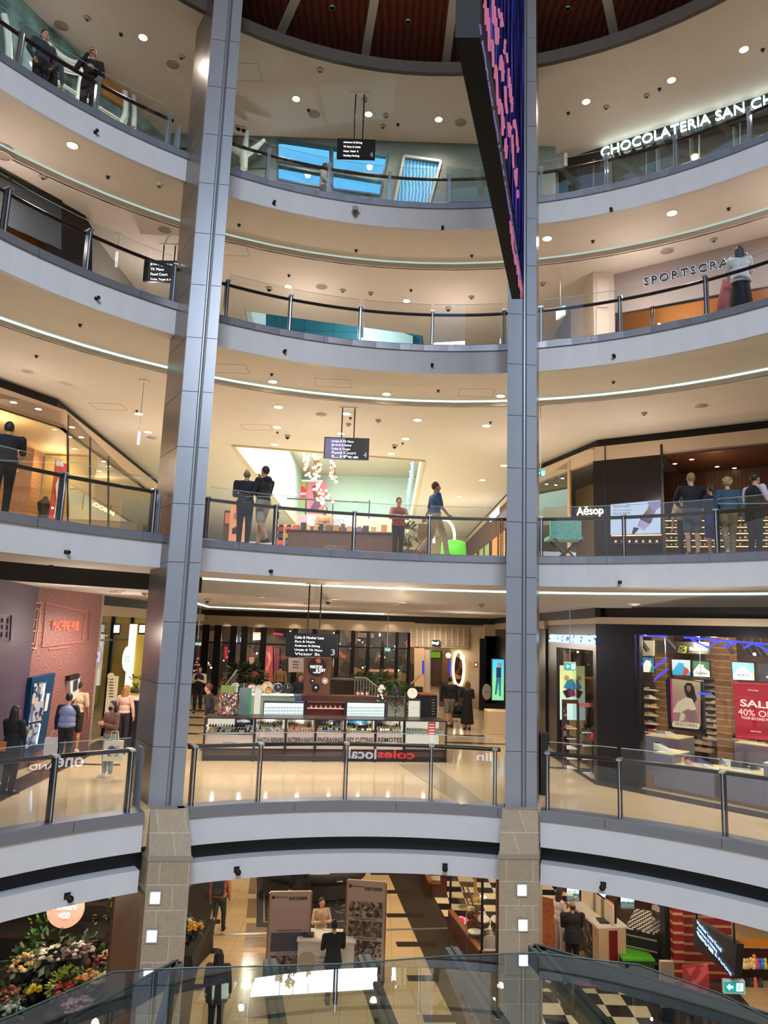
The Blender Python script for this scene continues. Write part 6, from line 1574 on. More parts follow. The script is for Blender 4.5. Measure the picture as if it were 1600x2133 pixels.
# light boxes
for (px,stops,lab,txt) in [([(1398,1372),(1439,1374),(1439,1409),(1400,1407)],[(0,'#c9d8e0'),(.35,'#b4442f'),(.6,'#3aa0d8'),(.8,'#e6e0d8')],'light box picture with red and blue shoes, left of the green framed one',None),
                              ([(1442,1375),(1478,1378),(1480,1412),(1444,1410)],[(0,'#3e7a4a'),(.3,'#dfe8e6'),(.8,'#e6efe0')],'green framed white light box picture above the seated woman poster','Comfort'),
                              ([(1523,1377),(1572,1380),(1573,1419),(1526,1417)],[(0,'#8fd0e8'),(.4,'#e6f0f4'),(.8,'#bcd98a')],'pale blue light box picture above the red sale banner','SKIP IT'),
                              ([(1577,1381),(1640,1385),(1640,1426),(1578,1421)],[(0,'#2b2b33'),(.6,'#3a3336'),(.85,'#8a4a4a')],'dark light box picture at the far right above the red banner','FOAMIES'),
                              ([(1338,1368),(1362,1369),(1363,1402),(1340,1401)],[(0,'#1f6fae'),(.35,'#2f8a5a'),(.55,'#e8e4e0'),(.8,'#d86a8a')],'small blue and pink light box picture inside the left edge of the neon edged window',None)]:
    W_ = off2(2.2)
    t = thing('light_box_picture',tuple(ctr(W_,px)),lab,'picture')
    slab(W_,px,.06).build('casing',BLK,t)
    cx_ = sum(p[0] for p in px)/4; cv = sum(p[1] for p in px)/4
    slab(W_,[(cx_+(p[0]-cx_)*.94,cv+(p[1]-cv)*.92) for p in px],.005,out=.006).build('print',vor_mat('print '+lab[:14],stops,3.5,.5,.7),t)
    if txt: wtext('lettering',txt,W_,cx_-12,cv+8,cx_+12,cv+9,5,mat('grey caption') if 'dark' not in lab else WTXT,t,.02,.003)
# white boards upper left
t = thing('hanging_white_panel',tuple(ctr(off2(2.0),[(1350,1350)])),'blank white panel hanging at the upper left inside the neon edged window','panel'); slab(off2(2.0),R4(1338,1334,1362,1366),.04).build('board',mat('warm white board','#cfc6b2',.5,emit=.1),t)
t = thing('tall_light_box',tuple(ctr(off2(.3),[(1332,1480)])),'tall narrow bright picture panel at the left edge of the neon edged window','panel')
slab(off2(.3),[(1326,1406),(1334,1406),(1339,1545),(1329,1547)],.05).build('print',vor_mat('tall pastel print',[(0,'#dfe8ee'),(.5,'#bcd0a8'),(.75,'#d9b08a')],2.5,.5,.9),t)
# plinths
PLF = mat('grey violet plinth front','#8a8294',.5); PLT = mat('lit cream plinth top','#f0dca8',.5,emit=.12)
def plinth(u0,u1,vtop,vfront,d0,depth,lab):
    w = off2(d0); a,c = onw(w,[(u0,vtop),(u1,vfront)]); z = a.z
    c2 = onw(w,[(u1,vtop)])[0]
    t = thing('display_plinth',((a.x+c2.x)/2,(a.y+c2.y)/2,Z3),lab,'plinth')
    poly = [(a.x,a.y),(c2.x,c2.y),(c2.x+SKN.x*depth,c2.y+SKN.y*depth),(a.x+SKN.x*depth,a.y+SKN.y*depth)]
    B().prism(poly,Z3+.01,z-.02).build('body',PLF,t); B().prism(poly,z-.02,z).build('top',PLT,t)
    return z,w
z1,w1 = plinth(1361,1400,1566,1566,.5,.9,'tall plinth carrying one cream shoe, left in the neon edged window')
z2,w2 = plinth(1400,1486,1592,1592,.5,.9,'long lower plinth carrying coloured shoes in the middle of the window')
z3,w3 = plinth(1498,1590,1600,1600,.5,.9,'low plinth carrying black and white shoes under the red banner')
z4,w4 = plinth(1590,1650,1588,1588,.5,.9,'plinth cut by the right edge of the photo below the red banner')
zb1,wb1 = plinth(1344,1412,1530,1530,2.0,.9,'brown timber table behind the tall plinth with trainers on top')
zb2,wb2 = plinth(1530,1640,1545,1545,2.0,.9,'pale table behind the red banner with dark shoes on top')
def sh(key,u,v,w,z,dpt,rot,lab,s=1.25):
    p = onw(w,[(u,v)],-dpt)[0]; shoe(key,Vector((p.x,p.y,z)),SKA+rot,lab,None,s)
sh('cream',1381,1560,w1,z1,.4,.2,'single cream trainer on the tall plinth',1.6)
sh('yellow',1427,1580,w2,z2,.6,1.2,'yellow shoe standing on the long lower plinth',1.3)
sh('red',1440,1585,w2,z2,.5,.6,'red shoe beside the yellow shoe on the long lower plinth',1.2)
sh('pink',1435,1590,w2,z2,.25,-.6,'pink shoe in front of the red shoe on the long lower plinth',1.1)
sh('purple',1466,1580,w2,z2,.55,.1,'purple trainer on the long lower plinth',1.5)
sh('cream',1474,1592,w2,z2,.2,-.3,'small cream shoe at the right front of the long lower plinth',1.0)
sh('grey',1508,1592,w3,z3,.5,1.4,'grey shoe at the left end of the low plinth under the red banner',1.2)
sh('cream',1524,1590,w3,z3,.6,.5,'cream and black trainer on the low plinth under the red banner',1.4)
sh('black',1545,1598,w3,z3,.25,.3,'black trainer at the front of the low plinth under the red banner',1.6)
sh('black',1556,1590,w3,z3,.7,1.5,'black shoe seen end-on on the low plinth under the red banner',1.2)
sh('black',1573,1596,w3,z3,.4,1.4,'black shoe at the right end of the low plinth under the red banner',1.2)
for k,(u,ky) in enumerate([(1352,'black'),(1364,'red'),(1380,'grey'),(1398,'cream')]): sh(ky,u,1528,wb1,zb1,.4,.3*k,'%s trainer on the brown timber table behind the tall plinth' % ky,1.2)
for k,u in enumerate((1542,1558,1576,1594,1610)): sh('black',u,1543,wb2,zb2,.4,.25*k,'dark shoe on the pale table behind the red banner',1.3); 
for o in bpy.data.objects:
    if o.get('label') == 'dark shoe on the pale table behind the red banner': o['group'] = 'dark shoes on the pale table'
# track spots and added fill lamps
for i,(u,v) in enumerate([(1342,1345),(1396,1342),(1520,1350),(1556,1352),(1572,1354),(1590,1358)]):
    p = P(u,v,wall=off2(1.5)); t = thing('track_spotlight',tuple(p),'black cylinder spotlight on the shoe shop ceiling behind the blue neon','spotlight','spotlights behind the blue neon')
    B().tube([p+Vector((-.1,0,.15)),p+Vector((.08,-.02,-.12))],.055,10).build('housing',BLK,t); B().tube([p+Vector((-.05,0,.1)),(p.x-.05,p.y,ZC3-.3)],.012,5).build('stem',BLK,t)
struct(B().prism([(5.6,18.1),(13,10),(17,14),(9,24),(5.6,24)],ZC3-.3,ZC3-.2).build('ceiling_shop',mat('grey shop ceiling','#5d5852',.7)))
for d,s,w in [(.9,2.5,90),(.9,5,90),(2.3,1.5,100),(2.4,4,110),(2.4,6.5,100),(.8,.9,40)]:
    p = Vector(SKF[0])+SKD*s+SKN*d; lamp(p.x,p.y,ZC3-.8,w*1.1,(1,.85,.65),.12)
# ---- side window contents: poster and two shoe stands
t = thing('framed_poster',(6.3,20.6,Z3+1.4),'bright yellow green poster of a crouching person in a blue jacket below the exit sign','poster')
wp = [(6.1,18.3),(6.1,23.0)]; wq_ = yw(20.6)
rectw(wq_,1167,1386,1201,1500,.06).build('board',grad_mat('yellow green print',[(0,'#bfe0dc'),(.5,'#dfe8a0'),(1,'#a9c88a')],2,0,1.5,.5,emit=.6),t)
slab(wq_,[(1174,1432),(1182,1416),(1192,1414),(1199,1425),(1200,1436),(1186,1438)],.01,out=.015).build('jacket_print',mat('teal jacket print','#2f7f9a',.5,emit=.4),t)
slab(wq_,[(1172,1440),(1186,1434),(1196,1440),(1196,1450),(1180,1454)],.01,out=.018).build('trousers_print',mat('print dark top'),t)
slab(wq_,[(1184,1438),(1196,1436),(1199,1448),(1187,1452)],.01,out=.022).build('plum_ball_print',mat('plum print','#7a1f5c',.5,emit=.3),t)
B().ball(P(1181,1412,y=20.56),.07,8,6,(1,.15,1.1)).build('head_print',mat('skin tone print'),t)
rectw(wq_,1180,1500,1186,1590,.05).build('stand_pole',BLK,t)
for (u0,u1,v0,v1,y,n,keys,lab,hd) in [(1172,1203,1457,1592,19.4,6,['tan','black','cream','cream','cream','red'],'brown shoe stand with script sign below the yellow green poster','#4a201c'),(1205,1233,1464,1605,18.9,5,['black'],'black wire shoe rack with red header beside the brown shoe stand','#a8564a')]:
    p = P((u0+u1)/2,v1,y=y)
    t = thing('shoe_stand',(p.x,p.y,Z3),lab,'shoe stand'); w = yw(y)
    rectw(w,u0,v0,u1,v0+9,.05).build('header_board',mat('stand header '+hd,hd,.5,emit=.1),t)
    for uu in (u0,u1): q = P(uu,v0,y=y); B().box((q.x,y,(Z3+q.z)/2),(.03,.05,q.z-Z3)).build('upright',BLK if n == 5 else mat('brown stand','#3c1f18',.5),t)
    if n == 6: rectw(w,u0,v0,u0+10,v0+110,.04,out=-.05).build('script_panel',vor_mat('script panel',[(0,'#3a1a16'),(.75,'#9a6a5c')],14),t)
    for k in range(n):
        q = P(0,v0+22+(v1-v0-30)*k/(n-1),y=y); a,c = P(u0,1500,y=y).x,P(u1,1500,y=y).x
        B().box(((a+c)/2,y+.1,q.z),(c-a,.24,.012)).build('shelf',BLK,t)
        shoe(keys[k % len(keys)],Vector(((a*.4+c*.6),y,q.z+.008)),.1,'shoe on the %s' % ('brown shoe stand with script sign' if n == 6 else 'black wire shoe rack with red header'),'shoes on the %s' % ('brown stand' if n == 6 else 'wire rack'),1.05)
lamp(5.9,19.6,Z3+3.2,40,(1,.85,.65),.1)
t = thing('cosmetic_bag',tuple(P(1240,1530,y=18.6)),'red and navy bag hanging beside the black wire shoe rack','bag')
p = P(1240,1535,y=18.6); B().ball(p,.13,12,8,(1,.5,1)).build('red_body',mat('red bag','#b3262a',.5),t); B().ball(p+Vector((0,0,.17)),.12,12,8,(1,.5,.8)).build('navy_body',mat('navy bag','#22253f',.5),t)
t = thing('black_panel',(4.75,19.9,Z3),'narrow black panel standing behind the railing right of the right column','bin')  # dark upright panel behind the column, built as a slim box
B().box((3.62,16.3,Z3+.62),(.16,.34,1.24)).build('body',BLK,t); B().box((3.62,16.3,Z3+1.26),(.19,.38,.05)).build('lid',mat('panel cap','#2a2a2c',.3),t)
t.location = (3.95,16.3,Z3)
for c in t.children:
    for v in c.data.vertices: v.co.x += 4.75-3.95; v.co.y += 19.9-16.3

# ================================================================== LEVEL 3 LEFT
WPK = [PK[0],PK[1]]; WPL = [PL[0],PL[1]]
t = thing('wall_lettering',tuple(ctr(WPK,[(135,1302)])),'red outlined machine hub letters on the pink wave mural','sign')
wtext('letters','MACHINE HUB',WPK,109,1303,163,1306,20,mat('coral letters','#e0705f',.5,emit=.35),t,.03,.02)
LN = mat('coral line','#c06a5c',.5,emit=.15)
for q in ([(97,1255),(180,1276)],[(87,1347),(172,1336)],[(102,1353),(144,1347)],[(97,1255),(88,1345)],[(180,1276),(172,1336)]):
    b = B(); b.bar(*onw(WPK,q,.02),.02,.02); b.build('frame_line',LN,t)
CR = mat('salmon relief line','#d09a86',.5)
def lantern(wall,u0,v0,u1,v1,lean,lab,m):
    t = thing('lantern_drawing',tuple(ctr(wall,[((u0+u1)/2,(v0+v1)/2)])),lab,'wall drawing')
    def L(a,bq):
        b = B(); b.bar(*onw(wall,[(u0+(u1-u0)*a[0]+lean*a[1],v0+(v1-v0)*a[1]),(u0+(u1-u0)*bq[0]+lean*bq[1],v0+(v1-v0)*bq[1])],.02),.025,.025); b.build('outline',m,t)
    for a,bq in [((0,0),(1,0)),((1,0),(1,1)),((1,1),(0,1)),((0,1),(0,0)),((.2,.12),(.8,.12)),((.2,.12),(.2,.9)),((.8,.12),(.8,.9)),((.2,.37),(.8,.37)),((.2,.62),(.8,.62)),((.2,.9),(.8,.9)),((.5,.12),(.5,.3)),((.5,.4),(.5,.55)),((.5,.66),(.5,.85)),((-.2,1.0),(1.2,1.0)),((.1,1.04),(.1,1.0)),((.9,1.04),(.9,1.0))]: L(a,bq)
lantern(WPK,66,1256,86,1350,-13,'salmon line drawing of a tall lantern left of the red letters',CR)
lantern(WPL,-12,1280,24,1335,-3,'dark line drawing of a lantern box on the purple wall at the far left',mat('dark relief line','#2b2230',.5))
t = thing('vertical_wall_writing',tuple(ctr(WPK,[(188,1305)])),'column of faint raised characters right of the red letters on the pink wall','sign')
for k in range(9): b = B(); b.bar(*onw(WPK,[(186-k*.3,1275+k*7),(193-k*.3,1276+k*7)],.02),.02,.05); b.build('character',mat('dusky mauve line','#7a5250',.5),t)
# vending machine
t = thing('vending_machine',tuple(ctr(WPK,[(80,1500)])),'blue framed glass vending machine set in the pink wall by the shoppers','vending machine')
slab(WPK,[(68,1412),(116,1401),(92,1560),(50,1580)],.3,out=.15).build('casing',mat('blue machine casing','#12395c',.3),t)
slab(WPK,[(72,1424),(96,1419),(88,1500),(60,1506)],.01,out=.17).build('upper_window',vor_mat('vending stock',[(0,'#9aa3b0'),(.3,'#5c6880'),(.5,'#b0a088'),(.7,'#2a3a56')],9,.2,.2),t)
slab(WPK,[(60,1510),(84,1505),(76,1548),(53,1560)],.01,out=.17).build('lower_window',vor_mat('vending stock'),t)
slab(WPK,[(98,1445),(104,1444),(98,1480),(92,1482)],.01,out=.17).build('keypad_panel',mat('pale panel','#c0c8c8',.4,emit=.3),t)
b = B(); b.tube(onw(WPK,[(94,1425),(88,1460)],.19),.015,5); b.build('light_strip',glow('cool machine strip','#bfe0ff',3),t)
b = B(); b.tube(onw(WPK,[(84,1508),(76,1550)],.19),.015,5); b.build('light_strip',glow('cool machine strip'),t)
t = thing('wall_kiosk',tuple(ctr(WPK,[(158,1425)])),'black and white small service machine set in the pink wall behind the man in shorts','machine')
slab(WPK,[(145,1408),(166,1403),(166,1412),(145,1418)],.1,out=.12).build('hood',BLK,t); slab(WPK,[(146,1414),(167,1409),(164,1450),(148,1462)],.1,out=.1).build('body',mat('white machine body','#cfc9c4',.4),t)
slab(WPK,[(154,1418),(163,1415),(161,1436),(153,1440)],.01,out=.12).build('window',mat('dark machine window','#2a3a44',.2),t)
# glass fronts beyond the pink wall
SWL = [(-7.9,20.6),(-8.3,33.0)]
t0 = thing('glazed_shopfront',(-8.1,26,Z3),'tall dark framed glass shopfront between the pink wall and the left column','shopfront')
B().box((-8.1,26.8,Z3+1.75),(.03,12.6,3.5)).build('glass_panel',SHOPGL,t0)
for y in (20.8,22.2,23.9,26,28.6,31.5): B().box((-8.08,y,Z3+1.75),(.1,.12,3.5)).build('mullion',MULL,t0)
B().box((-8.08,26.8,Z3+2.8),(.08,12.6,.06)).build('transom',MULL,t0)
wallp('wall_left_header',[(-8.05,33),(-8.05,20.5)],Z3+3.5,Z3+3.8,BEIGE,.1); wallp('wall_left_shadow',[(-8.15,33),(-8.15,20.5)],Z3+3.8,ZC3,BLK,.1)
wallp('wall_shop_interior',[(-11.5,34),(-11.5,20.6)],Z3,ZC3,mat('warm grey interior','#7a6f5f',.6))
wallp('wall_shop_interior',[(-8.25,30.5),(-11.5,30.5)],Z3,ZC3,mat('olive yellow interior','#b09a4a',.6),.1)
lamp(-9.6,24,Z3+3.0,50,(1,.85,.6)); lamp(-9.4,28.5,Z3+3.0,70,(1,.85,.5))
wwl = [(-7.95,20.5),(-7.95,33)]
t = thing('oval_light_sign',tuple(ctr(wwl,[(265,1372)])),'tall glowing oval sign with green lettering beside the left column','sign')
B().lathe(P(265,1372,y=22.4)+Vector((0,0,0)),[(0,0),(.13,0),(.13,.06),(0,.06)],24,False,Matrix((Vector((1,.3,0)),Vector((0,0,2.9)),Vector((.2,-1,0)))).transposed()).build('lit_face',glow('pale mint face','#dff3df',1.6),t)
text('lettering','GYG',P(265,1373,y=22.25),(1,.3,0),mat('lime letters','#8fb02a',.5,emit=.5),w=.14,h=.16,parent=t)
t = thing('menu_totem',tuple(P(232,1435,y=21.6)),'cream rounded menu totem with dark lines beside the glass shopfront','totem')
rectw(yw(21.6),225,1408,238,1500,.05).build('board',mat('cream totem','#e0cfa8',.5,emit=.2),t)
B().lathe(P(231.5,1408,y=21.62),[(0,0),(.092,0),(.092,.05),(0,.05)],20,False,Matrix((Vector((1,0,0)),Vector((0,0,1)),Vector((0,-1,0)))).transposed()).build('round_top',mat('cream totem'),t)
for k in range(7): rectw(yw(21.59),227,1414+k*6,236,1416+k*6,.01,out=.005).build('text_line',BLK,t)
t = thing('lit_white_sign',tuple(P(198,1368,y=20.3)),'small pale blue lit square sign at the right edge of the pink wall','sign'); rectw(yw(20.3),193,1357,205,1379,.08).build('sign_box',mat('pale lit sign','#b9b4d0',.5,emit=.4),t); rectw(yw(20.3),199,1364,203,1372,.01,out=.01).build('pictogram',mat('dark blue picture','#2a3560'),t)
t = thing('service_counter',tuple(P(275,1500,y=20.3)),'black counter with green plant strip beside the left column','counter')
q = P(270,1458,y=20.3); B().box((q.x+.15,20.9,(Z3+q.z)/2),(.75,1.2,q.z-Z3)).build('body',BLK,t); B().box((q.x+.15,20.9,q.z+.02),(.8,1.25,.05)).build('top',mat('pale counter top','#d8c4a0',.4),t)
q = P(282,1425,y=21.3); t = pot_plant(q.x,21.35,q.z-.25,.22,.4,'#4a7a2c','small green plant on the black counter beside the left column',.13,70,9)
t = thing('yellow_wall_panel',tuple(P(283,1370,y=22.5)),'yellow lit wall panel with bright edge right of the oval sign','panel')
rectw(yw(22.6),274,1300,300,1470,.05).build('board',mat('yellow lit wall','#cdb24a',.5,emit=.3),t); rectw(yw(22.58),271,1300,273.5,1430,.05,out=.01).build('edge_light',glow('warm white edge','#fff0d8',3),t)
for (u,v,s_) in [(243,1310,10),(296,1310,9)]:
    t = thing('hanging_lattice_sign',tuple(P(u,v,y=21.9)),'black sign with white stripes high in the glass shopfront, %s' % ('left one' if u < 260 else 'beside the column'),'sign')
    rectw(yw(21.9),u-7,v-11,u+7,v+12,.04).build('board',BLK,t)
    for k in range(4): rectw(yw(21.9),u-5+k*2.8,v-8,u-3.6+k*2.8,v+8,.01,out=.01).build('stripe',WTXT,t)
# ================================================================== BOTTOM FLOOR (seen under the level 3 edge)
GZ = -CAMZ
def G(u,v): p = P(u,v,z=GZ); return (p.x,p.y)
def inlay(name,px,m,z=.004,tag_='structure',raw=None):
    poly = raw or [G(u,v) for u,v in px]
    o = B().prism(poly,0.0005,z).build(name,m,None,center=True); 
    if tag_: o['kind'] = tag_
    return o
CHAR = mat('charcoal stone floor','#3b3731',.22,noise=.35,nscale=30)
TERR = mat('dark speckled terrazzo','#4a4238',.15,noise=.55,nscale=60,col2='#241e1a')
TAUPE = mat('taupe floor tile','#8f7a5e',.2,noise=.1)
DKB = mat('dark floor bar','#2c2522',.2)
inlay('floor_charcoal',[(300,1790),(462,1790),(440,1905),(405,2050),(380,2250),(150,2250)],CHAR)
inlay('floor_terrazzo',[(800,1800),(1300,1800),(1700,2250),(1010,2250),(905,2042)],TERR)
for (u,v,w,h) in [(437,1867,40,9),(432,1920,38,9),(425,1981,44,11),(400,2057,54,13),(440,1830,36,7)]: inlay('floor_bar',R4(u-w/2+8,v-h/2,u+w/2+8,v+h/2),DKB,.007)
for (u,v,w,h) in [(795,1820,50,5),(818,1858,74,7),(843,1907,80,8),(868,1967,88,10),(895,2038,96,12),(930,2122,100,15)]: inlay('floor_bar',[(u-w/2,v-h/2),(u+w/2-4,v-h/2),(u+w/2+2,v+h/2),(u-w/2+4,v+h/2)],DKB,.007)
for (v0,v1,u0,u1) in [(1828,1862,519,535),(1872,1912,515,535),(1923,1949,512,560),(1951,1973,509,560),(1985,2046,504,560),(2060,2120,500,575)]: inlay('floor_taupe_tile',[(u0+2,v0),(u1,v0),(u1-2,v1),(u0-2,v1)],TAUPE,.005)
for (v0,v1) in [(1835,1850),(1860,1872)]: inlay('floor_taupe_tile',[(727,v0),(737,v0),(742,v1),(731,v1)],TAUPE,.005)
inlay('floor_metal_joint',[(400,1947),(940,1932),(940,1935),(400,1951)],STEEL,.009)
# carpet island with lounge
CARP = vor_mat('patterned black carpet',[(0,'#17161a'),(.7,'#1f1e22'),(.85,'#5a5348')],9,.9)
t = thing('patterned_rug',(*G(635,1880),0),'black patterned carpet island with dark border under the grey lounge','rug')
pr = [G(535,1795),G(715,1795),G(752,1870),G(728,1935),G(534,1931)]
B().prism(pr,.001,.010).build('border',mat('black rug border','#141317',.7),t)
B().prism([G(549,1795),G(708,1795),G(738,1868),G(722,1921),G(549,1923)],.001,.014).build('pattern_field',CARP,t)
for a,c in [((550,1795),(550,1922)),((550,1922),(722,1920)),((708,1795),(740,1868))]:
    q = G(*a); r_ = G(*c); B().bar((q[0],q[1],.015),(r_[0],r_[1],.015),.03,.004).build('pale_line',mat('pale rug line','#a89a86',.7),t)
SOFA = mat('charcoal sofa fabric','#35332f',.85,noise=.2,nscale=30)
q = Vector((*G(643,1878),0))
t = thing('round_lounge',tuple(q),'large curved charcoal lounge seat on the black patterned carpet','sofa')
b = B(); pts = []
arc_ = [(q.x+1.6*cos(a),q.y+.9+1.0*sin(a)) for a in [pi+pi*i/16 for i in range(17)]]; inn_ = [(q.x+.95*cos(a),q.y+.9+.45*sin(a)) for a in [2*pi-pi*i/16 for i in range(17)]]
b.prism(arc_+inn_,.05,.62); b.build('seat_base',SOFA,t)
b = B(); b.tube([(x,y,.66) for x,y in arc_],.16,8); b.build('rolled_back',mat('dark sofa top','#211f20',.8),t)
B().prism([(q.x-.9,q.y+.6),(q.x+.9,q.y+.6),(q.x+.9,q.y+1.2),(q.x-.9,q.y+1.2)],.05,.45).build('inner_seat',SOFA,t)
B().box((q.x+.55,q.y+.02,.64),(.95,.25,.02)).build('white_tray',mat('white tray','#d8d2c6',.4),t)
for (u,v,w,lab) in [(600,1842,.6,'white paper topped side table at the left of the curved lounge'),(655,1842,.9,'white edged low table behind the curved lounge')]:
    g = G(u,v+14); t = thing('low_table',(*g,0),lab,'table')
    B().box((g[0],g[1],.5),(w,.5,.04)).build('top',mat('white table top','#ddd6ca',.4),t); B().box((g[0],g[1],.25),(w*.6,.3,.5)).build('base',BLK,t)
# property stand: table and two banners
def banner(pb,w,h,rz,lab,title,pics,thick=.06,captions=()):
    p = Vector((*G(*pb),0)); t = thing('standing_banner',tuple(p),lab,'banner',None)
    d = Vector((cos(rz),sin(rz),0)); n = Vector((d.y,-d.x,0))
    M = Matrix((d,-n,Vector((0,0,1)))).transposed()
    B().box(p+Vector((0,0,h/2+.03)),(w,thick,h),M=M).build('board',mat('pale mauve banner','#b5a096',.5),t)
    for s in (-1,1): B().box(p+d*s*(w/2+.012)+Vector((0,0,h/2)),(.03,thick+.02,h),M=M).build('edge',mat('tan banner edge','#9a6238',.5),t)
    B().box(p+Vector((0,0,.03)),(w*1.05,.4,.06),M=M).build('foot',BLK,t)
    k = len(pics)
    for i,m_ in enumerate(pics):
        z1 = h*(.80-.78*i/k); z0_ = h*(.80-.78*(i+1)/k)+.09
        B().box(p+n*(thick/2+.004)+Vector((0,0,(z0_+z1)/2)),(w*.86,.01,z1-z0_),M=M).build('picture',m_,t)
        text('caption',captions[i % len(captions)],p+n*(thick/2+.008)+Vector((0,0,z0_-.045)),d,BTXT,w=w*.6,h=.035,parent=t,ext=.002)
    text('title',title,p+n*(thick/2+.006)+d*w*.18+Vector((0,0,h*.93)),d,BTXT,w=w*.45,h=.085,parent=t,ext=.003)
    text('small_title','LANDING CAPITAL',p+n*(thick/2+.006)-d*w*.22+Vector((0,0,h*.95)),d,BTXT,w=w*.3,h=.03,parent=t,ext=.002)
    B().box(p+n*(thick/2+.006)-d*w*.42+Vector((0,0,h*.95)),(.06,.004,.07),M=M).build('logo_mark',BTXT,t)
    return t
PIC = [vor_mat('interior picture %d' % i,st,sc_,.5) for i,(st,sc_) in enumerate([([(0,'#3a2c26'),(.4,'#7a6557'),(.7,'#b09a86')],13),([(0,'#5a4a3c'),(.5,'#8a7666'),(.8,'#2a221e')],15),([(0,'#2c2320'),(.5,'#9a8472'),(.8,'#5c4c40')],17)])]
PICC = [grad_mat('dusk skyline picture',[(0,'#2b2220'),(.5,'#4a3730'),(.75,'#c08a70'),(1,'#b79a94')],2,0,.6,.5,dist=.5,streak=14),grad_mat('city picture',[(0,'#1f1c22'),(.5,'#6a5c5c'),(.8,'#8f8684'),(1,'#4a4a58')],2,0,.6,.5,dist=.6,streak=10)]
banner((597,2040),1.0,1.95,radians(8),'tall banner with city pictures left of the white table on the bottom floor','热卖区域推荐',[PICC[0],PICC[1],PIC[1]],captions=('SUBURB TOWER SYDNEY','CITY CENTRE HOMES','HARBOUR VIEWS'))
banner((757,2045),.95,2.25,radians(-6),'taller banner with four room pictures right of the white table','热卖户型推荐',[PIC[0],PIC[1],PIC[2],PIC[0]],captions=('THREE BEDROOM HOMES','TWO BEDROOM HOMES','OPEN PLAN LIVING','CITY LOUNGE'))
c = Vector((*G(676,2052),0))
t = thing('promotion_table',tuple(c),'white box shaped promotion table between the two tall banners','table')
B().box(c+Vector((0,.35,.47)),(1.35,.7,.94)).build('body',mat('white promo panel','#cfc3b4',.5,noise=.05),t)
B().box(c+Vector((0,.35,.955)),(1.42,.76,.03)).build('top',mat('white promo top','#e8e0d2',.35),t)
B().lathe(c+Vector((-.45,-.005,.5)),[(0,0),(.22,0),(.22,.01),(0,.01)],24,False,Matrix((Vector((1,0,0)),Vector((0,0,1)),Vector((0,-1,0)))).transposed()).build('round_mark',mat('beige disc','#a8957f',.5),t)
for i,s in enumerate(('LANDING','CAPITAL')): text('lettering',s,c+Vector((.05,-.006,.6-.12*i)),(1,0,0),mat('grey brown letters','#6b5d50',.5),w=.5,h=.07,parent=t,ext=.003)
for (dx,dy,w,d_,h,cc,lab) in [(-.45,.25,.25,.2,.06,'#3a3a3c','dark tray at the left end of the white promotion table'),(-.5,.5,.12,.12,.22,'#dfe6dc','clear bottle on the left end of the white promotion table'),(.5,.3,.3,.22,.03,'#f0ece4','white brochure pile on the right end of the promotion table'),(.48,.55,.2,.12,.12,'#1e1e20','small black box on the right end of the promotion table')]:
    tt = tag(B().box(c+Vector((dx,dy,.97+h/2)),(w,d_,h)).build({.06: 'tray',.22: 'bottle',.03: 'brochure_pile',.12: 'card_box'}[h],mat('item '+cc,cc,.4)),lab,{.06: 'tray',.22: 'bottle',.03: 'brochures',.12: 'box'}[h])
# ---- flower shop
def blossoms(name,c,r,n,cols,size,seed,t,flat=.7):
    random.seed(seed)
    for ci,col in enumerate(cols):
        b = B()
        for i in range(n//len(cols)):
            d = Vector((random.gauss(0,1),random.gauss(0,1),abs(random.gauss(.2,1)))).normalized(); p = Vector(c)+Vector((d.x*r,d.y*r,d.z*r*flat))*random.uniform(.6,1)
            s = size*random.uniform(.7,1.25)
            b.ball(p,s,7,4,(1,1,.65))
            for k in range(4):   # petals
                a = k*pi/2+i; q = p+Vector((cos(a)*s*.8,sin(a)*s*.8,-s*.1)); b.ball(q,s*.55,5,3,(1,1,.5))
        b.build(name,mat('petal '+col,col,.7,noise=.25,nscale=25),t)['kind'] = 'stuff'
def bunch(u,v,y,r,cols,lab,size=.045,n=46,leafc='#2f4a22',seed=1,wrap=None,leaves=60):
    p = P(u,v,y=y); t = thing('flower_bunch',(p.x,p.y,p.z-r),lab,'flowers')
    B().lathe((p.x,p.y,p.z-r*1.5),[(0,0),(r*.35,0),(r*.75,r*1.3),(0,r*1.3)],10).build('wrap' if wrap else 'bucket',mat('wrap '+(wrap or '#1c1b1b'),wrap or '#1c1b1b',.6),t)
    blossoms('blossoms',(p.x,p.y,p.z-.1*r),r,n,cols,size,seed,t)
    foliage(t,(p.x,p.y,p.z),r*1.05,leaves,leafc,r*.6,seed+5); return t
struct(B().box((-8.5,20.3,1.7),(5.6,.2,3.4)).build('wall_flower_shop',mat('black brown shop wall','#17110e',.6)))
BRP = wave_mat('brown timber pier','#5a3a28','#694631',2,'Z',.5,1,2)
q0_,q1_ = G(231,2000),G(286,2000)
struct(B().prism([(P(232,1900,y=15.6).x,15.6),(P(284,1900,y=15.6).x+.12,15.6),(P(284,1900,y=15.6).x+.2,16.4),(P(232,1900,y=15.6).x,16.4)],0,ZB2).build('wall_timber_pier',BRP))
struct(B().box((P(30,1950,y=18.2).x-.55,18.4,1.7),(.35,.3,3.4)).build('wall_timber_pier',BRP))
t = thing('round_shop_sign',tuple(P(137,1893,y=17.6)),'pink round hanging sign of the flower stall under the slab edge','sign')
pp = P(137,1893,y=17.6); R_ = 34*17.6/FPX
B().lathe(pp,[(0,-.04),(R_,-.04),(R_,.04),(0,.04)],32,False,Matrix((Vector((1,.1,0)),Vector((0,0,1)),Vector((0,-1,0)))).transposed()).build('disc',mat('pink sign face','#e0a08a',.5,emit=.7),t)
